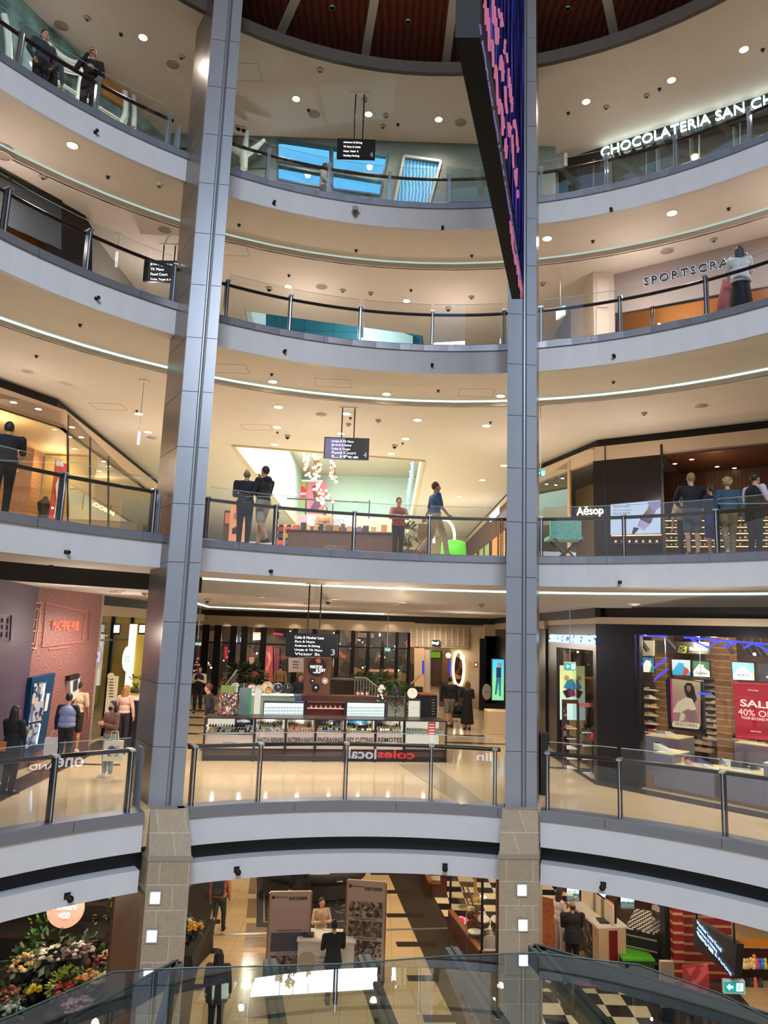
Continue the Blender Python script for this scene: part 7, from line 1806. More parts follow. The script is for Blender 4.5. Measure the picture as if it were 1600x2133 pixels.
text('lettering','Flowers',pp+Vector((0,-.06,.05)),(1,.1,0),WTXT,w=.5,h=.12,parent=t,bold=.01); text('lettering','+CO',pp+Vector((.0,-.06,-.13)),(1,.1,0),WTXT,w=.24,h=.12,parent=t,bold=.02)
B().tube([pp,(pp.x,pp.y,ZB2)],.012,5).build('hanging_rod',BLK,t)
# tiered black display
for i,(y,z,d_) in enumerate([(16.4,.35,.8),(17.2,.8,.8),(18.1,1.3,.9),(19.0,1.7,.8)]):
    x0,x1 = P(-60,1950,y=y).x,P(228,1950,y=y).x
    t = thing('display_step',((x0+x1)/2,y,0),'black flower display step, %s counted from the front' % ['first','second','third','fourth'][i],'display step')
    B().box(((x0+x1)/2,y,z/2),(x1-x0,d_,z)).build('body',mat('black stall timber','#15110f',.6),t); B().box(((x0+x1)/2,y-d_/2,z-.03),(x1-x0,.03,.08)).build('front_edge',mat('brown stall edge','#3a281c',.5),t)
fl = [(50,2010,16.6,.36,['#d9b46a','#e8d2a0'],'golden cream flower bunch at the left edge of the flower stall'),(85,2025,16.9,.3,['#b89a86','#cdb8a4'],'dusty beige flower bunch beside the golden bunch'),(107,1990,16.9,.42,['#e6ddc8','#d8cdb4'],'large cream white flower bunch in the middle of the stall'),(160,1982,16.9,.34,['#e8d5cf','#d9b0b4'],'cream and pink flower bunch right of the large cream bunch'),(145,2020,17.0,.36,['#c98a5c','#d99f70'],'orange tan flower bunch below the cream bunches'),(188,2012,17.2,.3,['#c9527a','#e08a9a'],'magenta pink flower bunch at the right of the stall'),(215,1998,17.4,.28,['#e0a06a','#e8b8a8'],'peach flower bunch beside the timber pier'),(20,2075,16.2,.34,['#d98f7c','#c97a68'],'coral rose bunch low at the left edge'),(68,2062,16.3,.16,['#e8c820','#f0dc50'],'small yellow flower bunch low on the stall'),(180,2040,16.4,.26,['#d98a3c','#e0b070'],'orange flower bunch low at the right of the stall'),(205,2040,16.4,.2,['#d8c88a','#c9b070'],'straw coloured flower bunch beside the orange bunch'),(140,2062,16.2,.26,['#a8303c','#c2484c'],'deep red flower bunch low in the middle of the stall'),(20,2100,15.9,.24,['#9ab0a4','#b8c8ba'],'grey green flower bunch at the bottom left corner'),(160,2095,15.2,.26,['#c9a2a6','#b88a94'],'mauve flower bunch seen through the canopy glass')]
for i,(u,v,y,r_,cols,lab) in enumerate(fl): bunch(u,v,y,r_,cols,lab,.05,44,seed=i+1)
for i,(u,v,y,r_,col,lab) in enumerate([(60,1970,17.9,.42,'#6aa83a','bright green fern plant at the upper left of the stall'),(75,1930,18.8,.5,'#3f7a34','dark green hanging leaves high on the left of the stall'),(55,2000,17.2,.35,'#57a044','green fern below the bright fern'),(200,1935,18.3,.42,'#a9bf3c','yellow green feathery plant left of the timber pier'),(95,1905,19.3,.5,'#7a8a5a','pale olive branches beside the pink round sign'),(190,1900,19.5,.4,'#3a4a3a','dim green branches right of the pink round sign'),(110,2085,15.8,.3,'#a8b84a','lime leaves low in the stall')]):
    p = P(u,v,y=y); t = thing('potted_fern',(p.x,p.y,p.z-.4),lab,'plant'); B().lathe((p.x,p.y,p.z-.45),[(0,0),(.12,0),(.16,.25),(0,.22)],12).build('pot',mat('dark plant pot','#221d1a',.6),t); foliage(t,p+Vector((0,.55,.05)),r_,230,col,.13,i+30)
for i,(u,v,c_) in enumerate([(375,1905,['#8f8a9c','#b8a8b0']),(385,1920,['#e6e0d8','#cfc6c0']),(362,1935,['#d8606c','#e8a0a0']),(365,1950,['#e8c8a0','#e0b090']),(392,1940,['#3a3a78','#56569a']),(405,1930,['#e0a030','#e8b850']),(372,1962,['#d8602c','#a83a50']),(362,1985,['#d8c040','#8a2f5a'])]):
    bunch(u,v,18.9-.12*i,.2,c_,'%s flower bunch on the dark stand right of the left stone column' % ['mauve grey','white','pink','peach','violet blue','golden','orange red','yellow and plum'][i],.04,30,seed=50+i,leaves=30)
g = G(368,2010); t = thing('flower_stand',(*g,0),'dark wedge shaped flower stand right of the left stone column','stand')
q = P(372,1962,y=g[1]); B().add([(g[0]-.35,g[1]-.3,0),(g[0]+.5,g[1]-.3,0),(g[0]+.7,g[1]+.9,0),(g[0]-.1,g[1]+.9,0),(g[0]-.3,g[1]-.2,.3),(g[0]+.4,g[1]-.2,.3),(g[0]+.65,g[1]+.9,.75),(g[0]-.1,g[1]+.9,.75)],[(3,2,1,0),(4,5,6,7),(0,1,5,4),(1,2,6,5),(2,3,7,6),(3,0,4,7)]).build('body',mat('black stand','#18140f',.6),t)
lamp(-7.3,16.2,3.0,45,(1,.85,.65),.1); lamp(-5.9,17.6,3.1,25,(1,.85,.65),.1)
# ---- glazed music shop with drum kit
REDW = mat('red brown timber','#4a2416',.4,noise=.2,nscale=6)
CHK = checker_mat('black and cream checker floor','#e6d3ae','#131214',.52)
inlay('floor_checker',[(872,1800),(1300,1800),(1182,1884),(1125,1884),(1062,1875),(1060,2030),(1003,2030),(940,1935),(905,1870)],CHK,.012)
inlay('floor_checker',[(1126,2060),(1330,2060),(1420,2250),(1126,2250)],CHK,.012)
inlay('floor_timber',[(1060,1852),(1182,1880),(1300,1990),(1280,2060),(1060,2040)],mat('red timber floor','#8a4a28',.25,noise=.3,nscale=5),.014)
gw = [G(937,1936),G(1003,2028),G(1052,2028)]
t = thing('glass_showcase_room',(*gw[1],0),'glazed timber framed display room holding the drum kit','showcase')
for a,c in zip(gw[:-1],gw[1:]):
    B().bar((a[0],a[1],.25),(c[0],c[1],.25),.12,.5).build('timber_plinth',REDW,t); B().bar((a[0],a[1],.52),(c[0],c[1],.52),.14,.05).build('sill',mat('orange timber sill','#8a5228',.4),t)
    B().add([(a[0],a[1],.54),(c[0],c[1],.54),(c[0],c[1],3.0),(a[0],a[1],3.0)],[(0,1,2,3)]).build('glass_panel',SHOPGL,t)
for a in gw[:2]: B().box((a[0],a[1],1.75),(.06,.06,2.5)).build('corner_post',BLK,t)
a = G(1045,2030); B().box((a[0],a[1],1.8),(.28,.28,3.6)).build('thick_timber_post',REDW,t)
a = (P(885,1848,z=GZ+.5)); 
t = thing('glass_showcase_room',(*G(905,1862),0),'second timber framed glass room with checkered floor behind the drum kit room','showcase')
gg = [G(878,1822),G(897,1868),G(930,1868)]
for a,c in zip(gg[:-1],gg[1:]):
    B().bar((a[0],a[1],.2),(c[0],c[1],.2),.12,.4).build('timber_plinth',REDW,t); B().bar((a[0],a[1],.42),(c[0],c[1],.42),.15,.05).build('sill',mat('orange timber sill'),t)
a = gg[2]; B().box((a[0]-.1,a[1],1.2),(.2,.2,2.4)).build('timber_post',REDW,t)
# drum kit
c = Vector((*G(1020,2008),0)); c = Vector((c.x+.05,c.y+.35,.02))
t = thing('drum_kit',tuple(c),'chrome and brown drum kit inside the glazed display room','drum kit')
CH = mat('chrome','#d0d0d4',.15,1.0); SKN_ = mat('drum skin','#e8e0d0',.6); SHL = mat('drum shell','#5a4030',.3)
M = Matrix.Rotation(pi/2,3,'X')
def drum(p,r,h,tilt=0):
    M_ = Matrix.Rotation(tilt,3,'X'); B().lathe(p,[(0,0),(r,0),(r,h),(0,h)],20,False,M_).build('drum_shell',SHL,t)
    B().lathe(p,[(r*1.03,h-.02),(r*1.03,h+.01),(0,h+.012)],20,False,M_).build('drum_head',SKN_,t)
drum(c+Vector((0,.25,.3)),.28,.4,pi/2); drum(c+Vector((-.4,-.1,.5)),.18,.15); drum(c+Vector((.42,-.05,.35)),.2,.35); drum(c+Vector((-.15,.15,.72)),.15,.18,.3); drum(c+Vector((.2,.15,.72)),.15,.18,.3)
for (dx,dy,z,r_) in [(-.6,.1,1.15,.22),(.6,.15,1.25,.24),(-.25,.35,1.35,.2),(.3,.4,1.4,.2)]:
    B().lathe(c+Vector((dx,dy,z)),[(0,.03),(.05,.02),(r_,0)],24).build('cymbal',mat('cymbal bronze','#b09a6a',.25,.9),t); B().tube([c+Vector((dx,dy,0)),c+Vector((dx,dy,z+.05))],.012,5).build('stand',CH,t)
for (dx,dy) in [(-.4,-.1),(.42,-.05)]:
    for a in (0,2.1,4.2): B().tube([c+Vector((dx,dy,.4)),c+Vector((dx+cos(a)*.22,dy+sin(a)*.22,0))],.01,4).build('stand_leg',CH,t)
t = thing('neon_round_sign',tuple(P(960,1918,y=22.2)),'small round red neon sign inside the glazed display room','neon sign')
pp = P(960,1918,y=22.0); M_ = Matrix((Vector((1,0,0)),Vector((0,0,1)),Vector((0,-1,0)))).transposed()
B().lathe(pp,[(0,0),(.13,0),(.13,.02),(0,.02)],24,False,M_).build('disc',glow('red neon disc','#ff2a50',1.6),t); B().tube([pp+Vector((.12*cos(a),-.04,.12*sin(a))) for a in [i*pi/8 for i in range(17)]],.012,5,False).build('ring',glow('red neon ring','#ff6a80',5),t)
B().tube([pp,(pp.x,pp.y,0)],.015,5).build('stand_pole',BLK,t)
for i,(u,v,tilt) in enumerate([(985,1960,.3),(995,1955,.25)]):
    g = P(u,v,y=21.6); t = thing('guitar',(g.x,g.y,.55),'brown guitar leaning inside the glazed display room, %s' % ['left one','right one'][i],'guitar')
    b = B(); q = Vector((g.x,g.y,.35)); b.ball(q,.2,12,6,(1,.25,1)); b.ball(q+Vector((-.03,.03,.25)),.14,12,6,(1,.3,1)); b.build('body',mat('guitar brown','#6a3418',.25),t)
    B().bar(q+Vector((-.04,.03,.3)),q+Vector((-.3,.15,1.0)),.05,.03).build('neck',mat('guitar neck','#2a1810',.4),t)
pp = P(990,1855,y=24.5); t = thing('brass_floor_lamp',(pp.x,pp.y,0),'glowing brass pedestal on the checkered floor behind the drum kit','lamp')
B().lathe((pp.x,pp.y,0),[(0,0),(.22,0),(.05,.1),(.05,.8),(.2,.9),(.2,1.0),(0,1.0)],14).build('pedestal',mat('warm brass','#c99a48',.3,.8,emit=.1),t)
lamp(3.3,21.5,2.6,30,(1,.8,.55),.1); lamp(4.6,25.5,2.8,60,(1,.85,.65),.1)
# ---- eyewear shop
def wallrect(u0,v0,u1,v1,y,th,m,name,t,out=0): return rectw(yw(y),u0,v0,u1,v1,th,out=out).build(name,m,t)
LENS = glow('pale cyan light box','#d8f4f4',1.35)
for (u0,v0,u1,v1,y,lab) in [(1245,1856,1281,1909,25.0,'lit cyan eyewear panel with rows of glasses, middle one'),(1292,1866,1323,1909,24.9,'lit cyan eyewear panel with rows of glasses, right one'),(1180,1845,1208,1890,25.5,'lit cyan eyewear panel beside the checkered floor')]:
    p = P((u0+u1)/2,v1,y=y); t = thing('eyewear_display',(p.x,y,p.z),lab,'display')
    wallrect(u0,v0,u1,v1,y,.1,BLK,'casing',t); wallrect(u0+1,v0,u1-1,v1-1,y,.01,LENS,'light_panel',t,.005)
    b = B()
    for r_ in range(4):
        for k in range(int((u1-u0)/9)):
            for s in (-1,1):
                q = P(u0+7+k*10+s*1.6,v0+13+r_*11,y=y-.03); b.tube([q+Vector((.03*cos(a),0,.02*sin(a))) for a in [j*pi/3 for j in range(7)]],.006,4,False)
    b.build('glasses_rows',BLK,t)['kind'] = 'stuff'
wallp('wall_red',[(P(1170,1900,y=25.6).x,25.6),(P(1215,1900,y=25.6).x,25.6)],0,1.6,mat('deep red wall','#7a1c1a',.5)); wallp('wall_red',[(P(1235,1900,y=25.1).x,25.1),(12.5,24.9)],0,.95,mat('deep red wall')); wallp('wall_dark',[(P(1235,1900,y=25.1).x,25.15),(12.5,24.95)],.95,ZB2,mat('dark shop wall','#241713',.6))
a0_,a1_ = [(p.x,p.y) for p in (P(1186,1880,z=GZ+1.08),P(1247,1932,z=GZ+1.08))]
t = thing('long_display_counter',(*a1_,0),'long white counter with patterned dark front in the eyewear shop','counter')
d_ = (Vector(a1_)-Vector(a0_)).normalized(); n_ = Vector((d_.y,-d_.x)) if d_.y < 0 else Vector((-d_.y,d_.x)); n_ = Vector((-abs(n_.x),n_.y)) if True else n_
w2 = Vector((abs(d_.y),d_.x if d_.x > 0 else -d_.x)); w2 = Vector((-d_.y,d_.x)); w2 = w2 if w2.x > 0 else -w2
poly = [Vector(a0_),Vector(a1_),Vector(a1_)+w2*.75,Vector(a0_)+w2*.75]
B().prism([tuple(p) for p in poly],0,1.05).build('body',mat('cream counter end','#b89c7c',.5),t)
B().prism([tuple(p+(-w2*.03 if i < 2 else w2*.03)) for i,p in enumerate(poly)],1.05,1.1).build('top',mat('white counter top','#e0d8cc',.35),t)
f0,f1 = Vector(a0_)-w2*.02,Vector(a1_)-w2*.02-d_*.35
B().add([(f0.x,f0.y,.1),(f1.x,f1.y,.1),(f1.x,f1.y,1.03),(f0.x,f0.y,1.03)],[(0,1,2,3)]).build('patterned_front',vor_mat('grey mosaic front',[(0,'#232524'),(.45,'#5a5c54'),(.7,'#2c2e2c'),(.9,'#b8a88c')],13,.4),t)
e0 = Vector(a1_)+d_*.02; B().prism([tuple(e0+w2*.28),tuple(e0+w2*.5),tuple(e0+w2*.5+d_*.02),tuple(e0+w2*.28+d_*.02)],.25,1.0).build('red_stripe',mat('deep red stripe','#6a0f12',.4),t)
for i in range(3):
    p = Vector(a0_).lerp(Vector(a1_),.25+.25*i)+w2*.4; t = thing('counter_screen',(p.x,p.y,1.1),'cream display board standing on the long eyewear counter, %s from the back' % ['first','second','third'][i],'board')
    B().box((p.x,p.y,1.35),(.06,.9,.5),rz=atan2(d_.y,d_.x)-pi/2).build('board',mat('cream display board','#cdbba0',.5),t)
p = Vector(a1_)-d_*.3+w2*.35; t = thing('advertising_screen',(p.x,p.y,1.1),'small black framed orange picture screen at the near end of the eyewear counter','screen'); B().box((p.x+.15,p.y,1.4),(.04,.4,.55),rz=.35).build('casing',BLK,t); B().box((p.x+.12,p.y-.01,1.4),(.01,.3,.42),rz=.35).build('display',mat('orange picture','#c0502c',.4,emit=.6),t); B().box((p.x,p.y,1.12),(.4,.35,.03)).build('tray',BLK,t)
g = G(1288,2015); t = thing('timber_post',(g[0],g[1],0),'tall red brown timber post between eyewear shop and green box','post'); B().box((g[0]+.05,g[1]+.6,1.8),(.22,.22,3.6)).build('shaft',REDW,t); B().box((g[0]+.05,g[1]+.6,.06),(.3,.3,.12)).build('base',BLK,t)
g = Vector((*G(1333,2040),0)); t = thing('green_box',tuple(g),'bright green turf covered box on the bottom floor','box'); B().box(g+Vector((0,.45,.2)),(.8,.8,.4)).build('body',mat('dark green side','#1f3a12',.8),t); B().box(g+Vector((0,.45,.42)),(.82,.82,.05)).build('turf_top',mat('bright turf','#4fae20',.9,noise=.3,nscale=60),t)
# striped keyboards shelf
g = Vector((*G(1375,2030),0)); t = thing('tiered_shelf',tuple(g),'black tiered shelf with white stripes between green box and direction sign','shelf')
M_ = Matrix.Rotation(-.5,3,'Z'); B().box(g+Vector((0,.9,.45)),(.75,1.5,.9),M=M_).build('body',BLK,t)
for k in range(3): B().box(g+M_@Vector((0,-.76,0))+Vector((0,.9,.22+.27*k)),(.75,.03,.03),M=M_).build('stripe',mat('pale stripe','#9a948c',.4),t)
B().box(g+Vector((0,.9,.92)),(.8,1.55,.04),M=M_).build('top',checker_mat('keyboard pattern','#151517','#cfc6ba',.09),t)
# slatted mosaic panel, red striped wall
struct(B().box((P(1384,1910,y=20.7).x,20.8,1.5),(.55,.1,3.0),rz=-.3).build('wall_mosaic',vor_mat('speckled grey wall',[(0,'#3a3a38'),(.5,'#55544f'),(.85,'#d8d0c0')],9)))
RW = wave_mat('red wall with tan stripes','#7d1715','#7d1715',1.45,'Z',.5,stops=[(0,'#7d1715'),(.8,'#7d1715'),(.86,'#b08a62'),(1,'#b08a62')])
struct(B().box((P(1408,1930,y=19.4).x,19.5,1.3),(.25,.5,3.4)).build('wall_red_striped',RW)); struct(B().box((P(1430,1930,y=19.6).x+.5,19.8,1.3),(1.6,.1,3.4)).build('wall_red_striped',RW))
t = thing('black_pillar',(*G(1410,2070),0),'glossy black pillar left of the direction sign on the bottom floor','pillar'); g = G(1410,2070); B().box((g[0]+.1,g[1]+.7,1.0),(.28,.3,2.0)).build('shaft',BLK,t); B().box((g[0]+.1,g[1]+.7,.03),(.36,.38,.06)).build('base',DARKM,t)
g = Vector((*G(1393,2085),0)); t = thing('beige_podium',tuple(g),'beige rounded podium panel below the black striped shelf','podium'); rectw(yw(17.5),1376,2003,1407,2100,.1).build('panel',mat('beige podium','#9a8a70',.5),t); rectw(yw(17.55),1380,2100,1403,2130,.25).build('foot',BLK,t)
t = thing('glossy_red_poster',tuple(P(1450,2050,y=17.6)),'glossy red picture panel with white highlights below the direction sign','poster'); slab(yw(17.6),[(1423,2012),(1475,2010),(1479,2055),(1470,2078),(1425,2082)],.05).build('board',vor_mat('red glossy print',[(0,'#8a2a2c'),(.5,'#b04a48'),(.8,'#5a2420'),(.93,'#f4e6e0')],5,.2,.35),t); rectw(yw(17.65),1440,2078,1446,2130,.05).build('stand_pole',BLK,t)
# direction sign on the bottom floor (turned away)
sw = [(P(1443,1960,y=15.6).x,15.6),(P(1535,1960,y=13.2).x,13.2)]
t = thing('hanging_direction_sign',tuple(ctr(sw,[(1490,1980)])),'slanted black hanging direction sign with blue white lines on the bottom floor','sign')
slab(sw,[(1443,1912),(1535,1966),(1530,2038),(1446,1975)],.12).build('sign_box',SCRN,t)
for k,(s,L_) in enumerate([('Hawker Lane Food',44),('Anderson St Dining',36),('Victor St  Lifts',29),('Coles, Aldi & Parking',62)]):
    wtext('lettering',s,sw,1453,1936+k*9.5,1453+L_*1.1,1936+k*9.5+L_*.6,8,glow('pale blue lettering','#a9c9ff',2.2),t,.02,.003,bold=.02)
q = ctr(sw,[(1452,1925)]); B().tube([q,(q.x,q.y,ZB2)],.02,6).build('hanging_rod',DARKM,t); q = ctr(sw,[(1530,1966)]); B().tube([q,(q.x,q.y,ZB2)],.02,6).build('hanging_rod',DARKM,t)
# amber shelf with figures
wsh = yw(19.5)
t = thing('amber_shelf',tuple(P(1570,2010,y=19.5)),'amber lit shelf of small figures at the right edge of the bottom floor','shelf')
wallrect(1536,1965,1660,1976,19.5,.3,mat('amber timber','#b06a20',.4,emit=.25),'top_board',t); wallrect(1536,1976,1660,2100,19.75,.05,mat('dark red brown back','#3a1a10',.5),'back',t); wallrect(1536,2019,1660,2023,19.5,.3,BLK,'shelf_board',t); wallrect(1536,2060,1660,2066,19.5,.3,BLK,'shelf_board',t); wallrect(1536,1976,1539,2120,19.5,.3,BLK,'side',t)
random.seed(8)
for i,(u,v,cc,nm) in enumerate([(1551,2018,'#e8d49a','cream'),(1558,2018,'#d9b45a','golden'),(1565,2016,'#e0c080','sand'),(1570,2018,'#e8e0d0','white'),(1578,2018,'#d84a5a','pink'),(1572,2010,'#e89a3c','orange'),(1582,2018,'#3a5ad0','blue'),(1588,2018,'#3f78e0','sky blue'),(1595,2018,'#d8c030','yellow'),(1545,2058,'#c8603a','rust'),(1556,2058,'#1c1c1e','black'),(1565,2058,'#2a2a2c','charcoal'),(1574,2058,'#d86a5a','salmon'),(1585,2058,'#3a3030','dark brown')]):
    p = P(u,v,y=19.4); t = thing('toy_figure',tuple(p),'%s toy figure on the %s board of the amber lit shelf' % (nm,'upper' if v < 2030 else 'lower'),'figure')
    B().lathe(p,[(0,0),(.045,0),(.06,.08),(.035,.15),(0,.17)],10).build('body',mat('toy '+cc,cc,.4,emit=.15),t); B().ball(p+Vector((0,0,.2)),.045,8,6).build('head',mat('toy '+cc),t)
exit_sign(1530,2056,46,30,13.6,ZB2,'large green exit sign hanging below the slanted direction sign',True)
struct(B().box((13.5,23.5,1.8),(4,.2,3.6)).build('wall_dark_shop',mat('dark shop wall','#241713',.6)))
# ---- glass canopy in the foreground
CZ = -2.6
edge = [(-70,2150),(20,2118),(235,2025),(380,2017),(720,2008),(930,1992),(1115,1985),(1330,2010),(1500,2070),(1640,2140)]
pe = [P(u,v,z=CZ) for u,v in edge]
t = thing('glass_canopy',(.3,4.6,CAMZ+CZ),'dark tinted glass canopy roof with grey steel beams in the near foreground','canopy')
CG = glassm('tinted canopy glass',(.52,.58,.56),1.5,.8)
poly = [(p.x,p.y) for p in pe]+[(6,2.6),(-4,2.6)]
b = B(); k = len(poly); b.add([(x,y,CAMZ+CZ) for x,y in poly],[tuple(range(k))]); b.build('glass_roof',CG,t)
b = B(); b.tube([p+Vector((0,0,.003)) for p in pe],.006,5); b.build('glass_edge',mat('grey green glass edge','#3f504e',.3),t)
BM = mat('dark green grey steel beam','#33403f',.45,.3)
for (a,c,w) in [((369,2022),(150,2145),.08),((369,2022),(333,2160),.08),((561,2016),(588,2200),.10),((757,2007),(830,2200),.10),((940,1991),(1075,2200),.11),((1114,1987),(1300,2200),.12),((1114,1987),(1640,2148),.10)]:
    p,q = P(*a,z=CZ-.09),P(*c,z=CZ-.09); B().bar(p,q,w,.14).build('beam',BM,t); B().bar(p+Vector((0,0,.075)),q+Vector((0,0,.075)),.018,.012).build('seal',BLK,t)
q = P(700,2120,z=CZ-.09); 
t2 = bpy.data.objects
B().tube([(-.3,3.9,0),(-.3,3.9,CAMZ+CZ-.15)],.12,12).build('support_post',BM,t)
# ================================================================== PEOPLE
def remeshed(b,name,m,parent,vox):
    o = b.build(name,m,parent,world=False)
    md = o.modifiers.new('remesh','REMESH'); md.mode = 'VOXEL'; md.voxel_size = vox; md.use_smooth_shade = True
    sm = o.modifiers.new('smooth','SMOOTH'); sm.factor = .5; sm.iterations = 3 if vox > .011 else 1
    return o
def caps(b,p0,p1,r0,r1,seg=10):
    p0,p1 = Vector(p0),Vector(p1); n = 4
    b.tube([p0.lerp(p1,i/n) for i in range(n+1)],[r0+(r1-r0)*i/n for i in range(n+1)],seg); b.ball(p0,r0,seg,7); b.ball(p1,r1,seg,7)
def hand(b,w,d,side,curl=.4,s=1.0,palm=None):
    """palm and five bent unequal fingers; w wrist, d direction, side: direction of the thumb, palm: direction the fingers curl to"""
    d = Vector(d).normalized(); th = Vector(side); th = (th-d*th.dot(d)).normalized(); pn = d.cross(th)
    if palm is not None and pn.dot(Vector(palm)) < 0: pn = -pn
    c = w+d*.05*s
    for k in range(5): caps(b,w+th*(.03-.015*k)*s*.8,w+d*.085*s+th*(.036-.018*k)*s,.013*s,.011*s,6)
    for k,L in enumerate((.068,.078,.072,.056)):
        a = w+d*.085*s+th*(.030-.020*k)*s; e1 = a+(d*cos(curl*.6)+pn*sin(curl*.6))*L*.5*s; e2 = e1+(d*cos(curl*1.7)+pn*sin(curl*1.7))*L*.5*s
        caps(b,a,e1,.0095*s,.009*s,6); caps(b,e1,e2,.009*s,.0075*s,6)
    a = w+d*.02*s+th*.028*s; e1 = a+(d*.7+th*.7+pn*.2)*.038*s; e2 = e1+(d*.9+th*.25+pn*.3)*.032*s
    caps(b,a,e1,.012*s,.010*s,6); caps(b,e1,e2,.010*s,.0085*s,6)
def person(pos,H,rz,label,skin='#b98a6a',hair='#1d1613',hairlen='short',top='#202024',sleeve=1.0,bottom='#1c1c22',leg=1.0,skirt=False,
           shoes='#1a1a1c',arms='down',stride=0.0,lean=0.0,look=0.0,bulk=1.0,coat=0.0,sit=False,hood=False,cap=None,mask=False,group=None,female=False,tilt=0.0,coll=None):
    k = H/1.75; t = thing('person',tuple(pos),label,'person',group,rz)
    V = lambda x,y,z: Vector((x,y,z))*k
    def lean_(v,z0=.95):   # bend forward above the hips (forward is -Y)
        v = Vector(v)
        if v.z <= z0*k or not lean: return v
        h = v.z-z0*k; return Vector((v.x,v.y*cos(lean)-h*sin(lean),z0*k+h*cos(lean)+v.y*sin(lean)))
    shw = (.175 if female else .20)*bulk
    hipz = .92
    sk = mat('skin '+skin,skin,.55); cl = mat('cloth '+top,top,.85,noise=.12,nscale=12); bt = mat('cloth '+bottom,bottom,.85,noise=.12,nscale=12); sh_ = mat('shoe '+shoes,shoes,.6); hr = mat('hair '+hair,hair,.6,noise=.3,nscale=40)
    LW = lean_
    neck = LW(V(0,.01,1.46)); headc = LW(V(0,-.005,1.615))+V(look*.02,-.01,0)
    shL,shR = LW(V(-shw,.01,1.41)),LW(V(shw,.01,1.41))
    st = stride
    if sit:
        kneeL,kneeR = V(-.12,-.45,hipz),V(.12,-.45,hipz); anL,anR = V(-.12,-.42,.48),V(.12,-.5,.48)
    else:
        kneeL = V(-.095,-.03-st*.22,.50); kneeR = V(.095,-.03+st*.10,.50)
        anL = V(-.09,.0-st*.36,.085); anR = V(.09,.02+st*.42,.085+abs(st)*.10)
    hipL,hipR = V(-.09,0,hipz),V(.09,0,hipz)
    A = {'down': ((-.255,.0,1.13),(-.27,-.05,.88),(.255,.0,1.13),(.27,-.05,.88)),
         'rail': ((-.27,-.18,1.20),(-.16,-.42,1.14),(.27,-.18,1.20),(.14,-.42,1.14)),
         'phone': ((-.24,-.05,1.14),(-.07,-.27,1.22),(.24,-.05,1.14),(.07,-.28,1.23)),
         'face': ((-.26,-.12,1.17),(-.05,-.17,1.50),(.25,-.04,1.14),(.1,-.24,1.15)),
         'cross': ((-.25,-.06,1.15),(.10,-.20,1.16),(.25,-.06,1.15),(-.10,-.21,1.19)),
         'pocket': ((-.29,.03,1.14),(-.2,-.06,.93),(.29,.03,1.14),(.2,-.06,.93)),
         'reach': ((-.25,-.10,1.18),(-.12,-.42,1.22),(.255,.0,1.13),(.27,-.05,.88)),
         'carry': ((-.25,-.02,1.13),(-.26,-.16,.92),(.255,.0,1.13),(.27,-.04,.88)),
         'push': ((-.23,-.10,1.15),(-.17,-.38,1.05),(.23,-.10,1.15),(.17,-.38,1.05)),
         'swing': ((-.25,-.06,1.14),(-.24,-.24,.95),(.25,.06,1.14),(.26,.16,.93))}[arms]
    elL,wrL,elR,wrR = [LW(V(*a)) for a in A]
    # ---------------- body: one continuous skin surface
    b = B()
    b.ball(headc+V(0,.01,.02),.1*k,14,10,(.76,.93,1.08)); b.ball(headc+V(0,-.025,-.045),.068*k,12,8,(.82,.9,1.0))
    b.ball(headc+V(0,-.098,-.012),.014*k,8,6,(.8,1.1,1.5))        # nose
    b.ball(headc+V(0,-.088,.018),.03*k,8,5,(1.5,.4,.35))          # brow
    for s in (-1,1): b.ball(headc+V(s*.077,.008,-.005),.024*k,8,6,(.35,.8,1.2))
    b.ball(headc+V(0,-.085,-.062),.02*k,8,5,(1.1,.5,.4))          # lips
    caps(b,neck-V(0,0,.05),headc-V(0,-.01,.06),.055*k,.052*k)
    ch = LW(V(0,.0,1.30)); wa = LW(V(0,0,1.10))
    b.ball(ch,.15*k,14,9,(1.12*bulk,.72,1.1)); b.ball(wa,.135*k,14,9,(1.0*bulk,.72,1.1)); b.ball(V(0,0,.97),.15*k,14,9,(1.08,.76,.85))
    for a,e,w,sx in ((shL,elL,wrL,-1),(shR,elR,wrR,1)):
        caps(b,LW(V(sx*.09,0,1.41)),a,.055*k,.052*k); caps(b,a,e,.048*k*bulk,.038*k); caps(b,e,w,.038*k,.025*k)
        d = (w-e).normalized(); side = Vector((0,-1,0)) if abs(d.z) > .7 else Vector((-sx*.2,0,1)); hand(b,w,d,side,.7,k,Vector((-sx,0,0)))
    for h,kn,an in ((hipL,kneeL,anL),(hipR,kneeR,anR)):
        caps(b,h,kn,.085*k,.055*k); caps(b,kn,an,.054*k,.036*k); b.ball(kn.lerp(an,.3)+V(0,.012,0),.055*k,10,7,(.95,1,1.6)); caps(b,an,an+V(0,-.11,-.04),.038*k,.03*k)
    body = remeshed(b,'body',sk,t,.0095)
    # eyes and mouth
    b = B()
    for s in (-1,1): b.ball(headc+V(s*.03,-.086,.0),.0095*k,8,5,(1.3,.6,.7))
    b.build('eyes',mat('eye dark','#1c1210',.3),body,world=False)
    b = B(); b.ball(headc+V(0,-.093,-.062),.014*k,8,4,(1.5,.4,.3)); b.build('mouth',mat('lips','#8a4a42',.5),body,world=False)
    if mask:
        b = B(); b.ball(headc+V(0,-.05,-.045),.064*k,12,8,(.9,.9,.75)); b.build('face_mask',mat('black mask','#101012',.8),t,world=False)
    # ---------------- hair
    b = B(); b.ball(headc+V(0,.025,.04),.106*k,14,10,(.80,.92,1.02))
    if hairlen == 'bald': b = B(); b.ball(headc+V(0,.045,.0),.095*k,12,8,(.86,.8,.75))
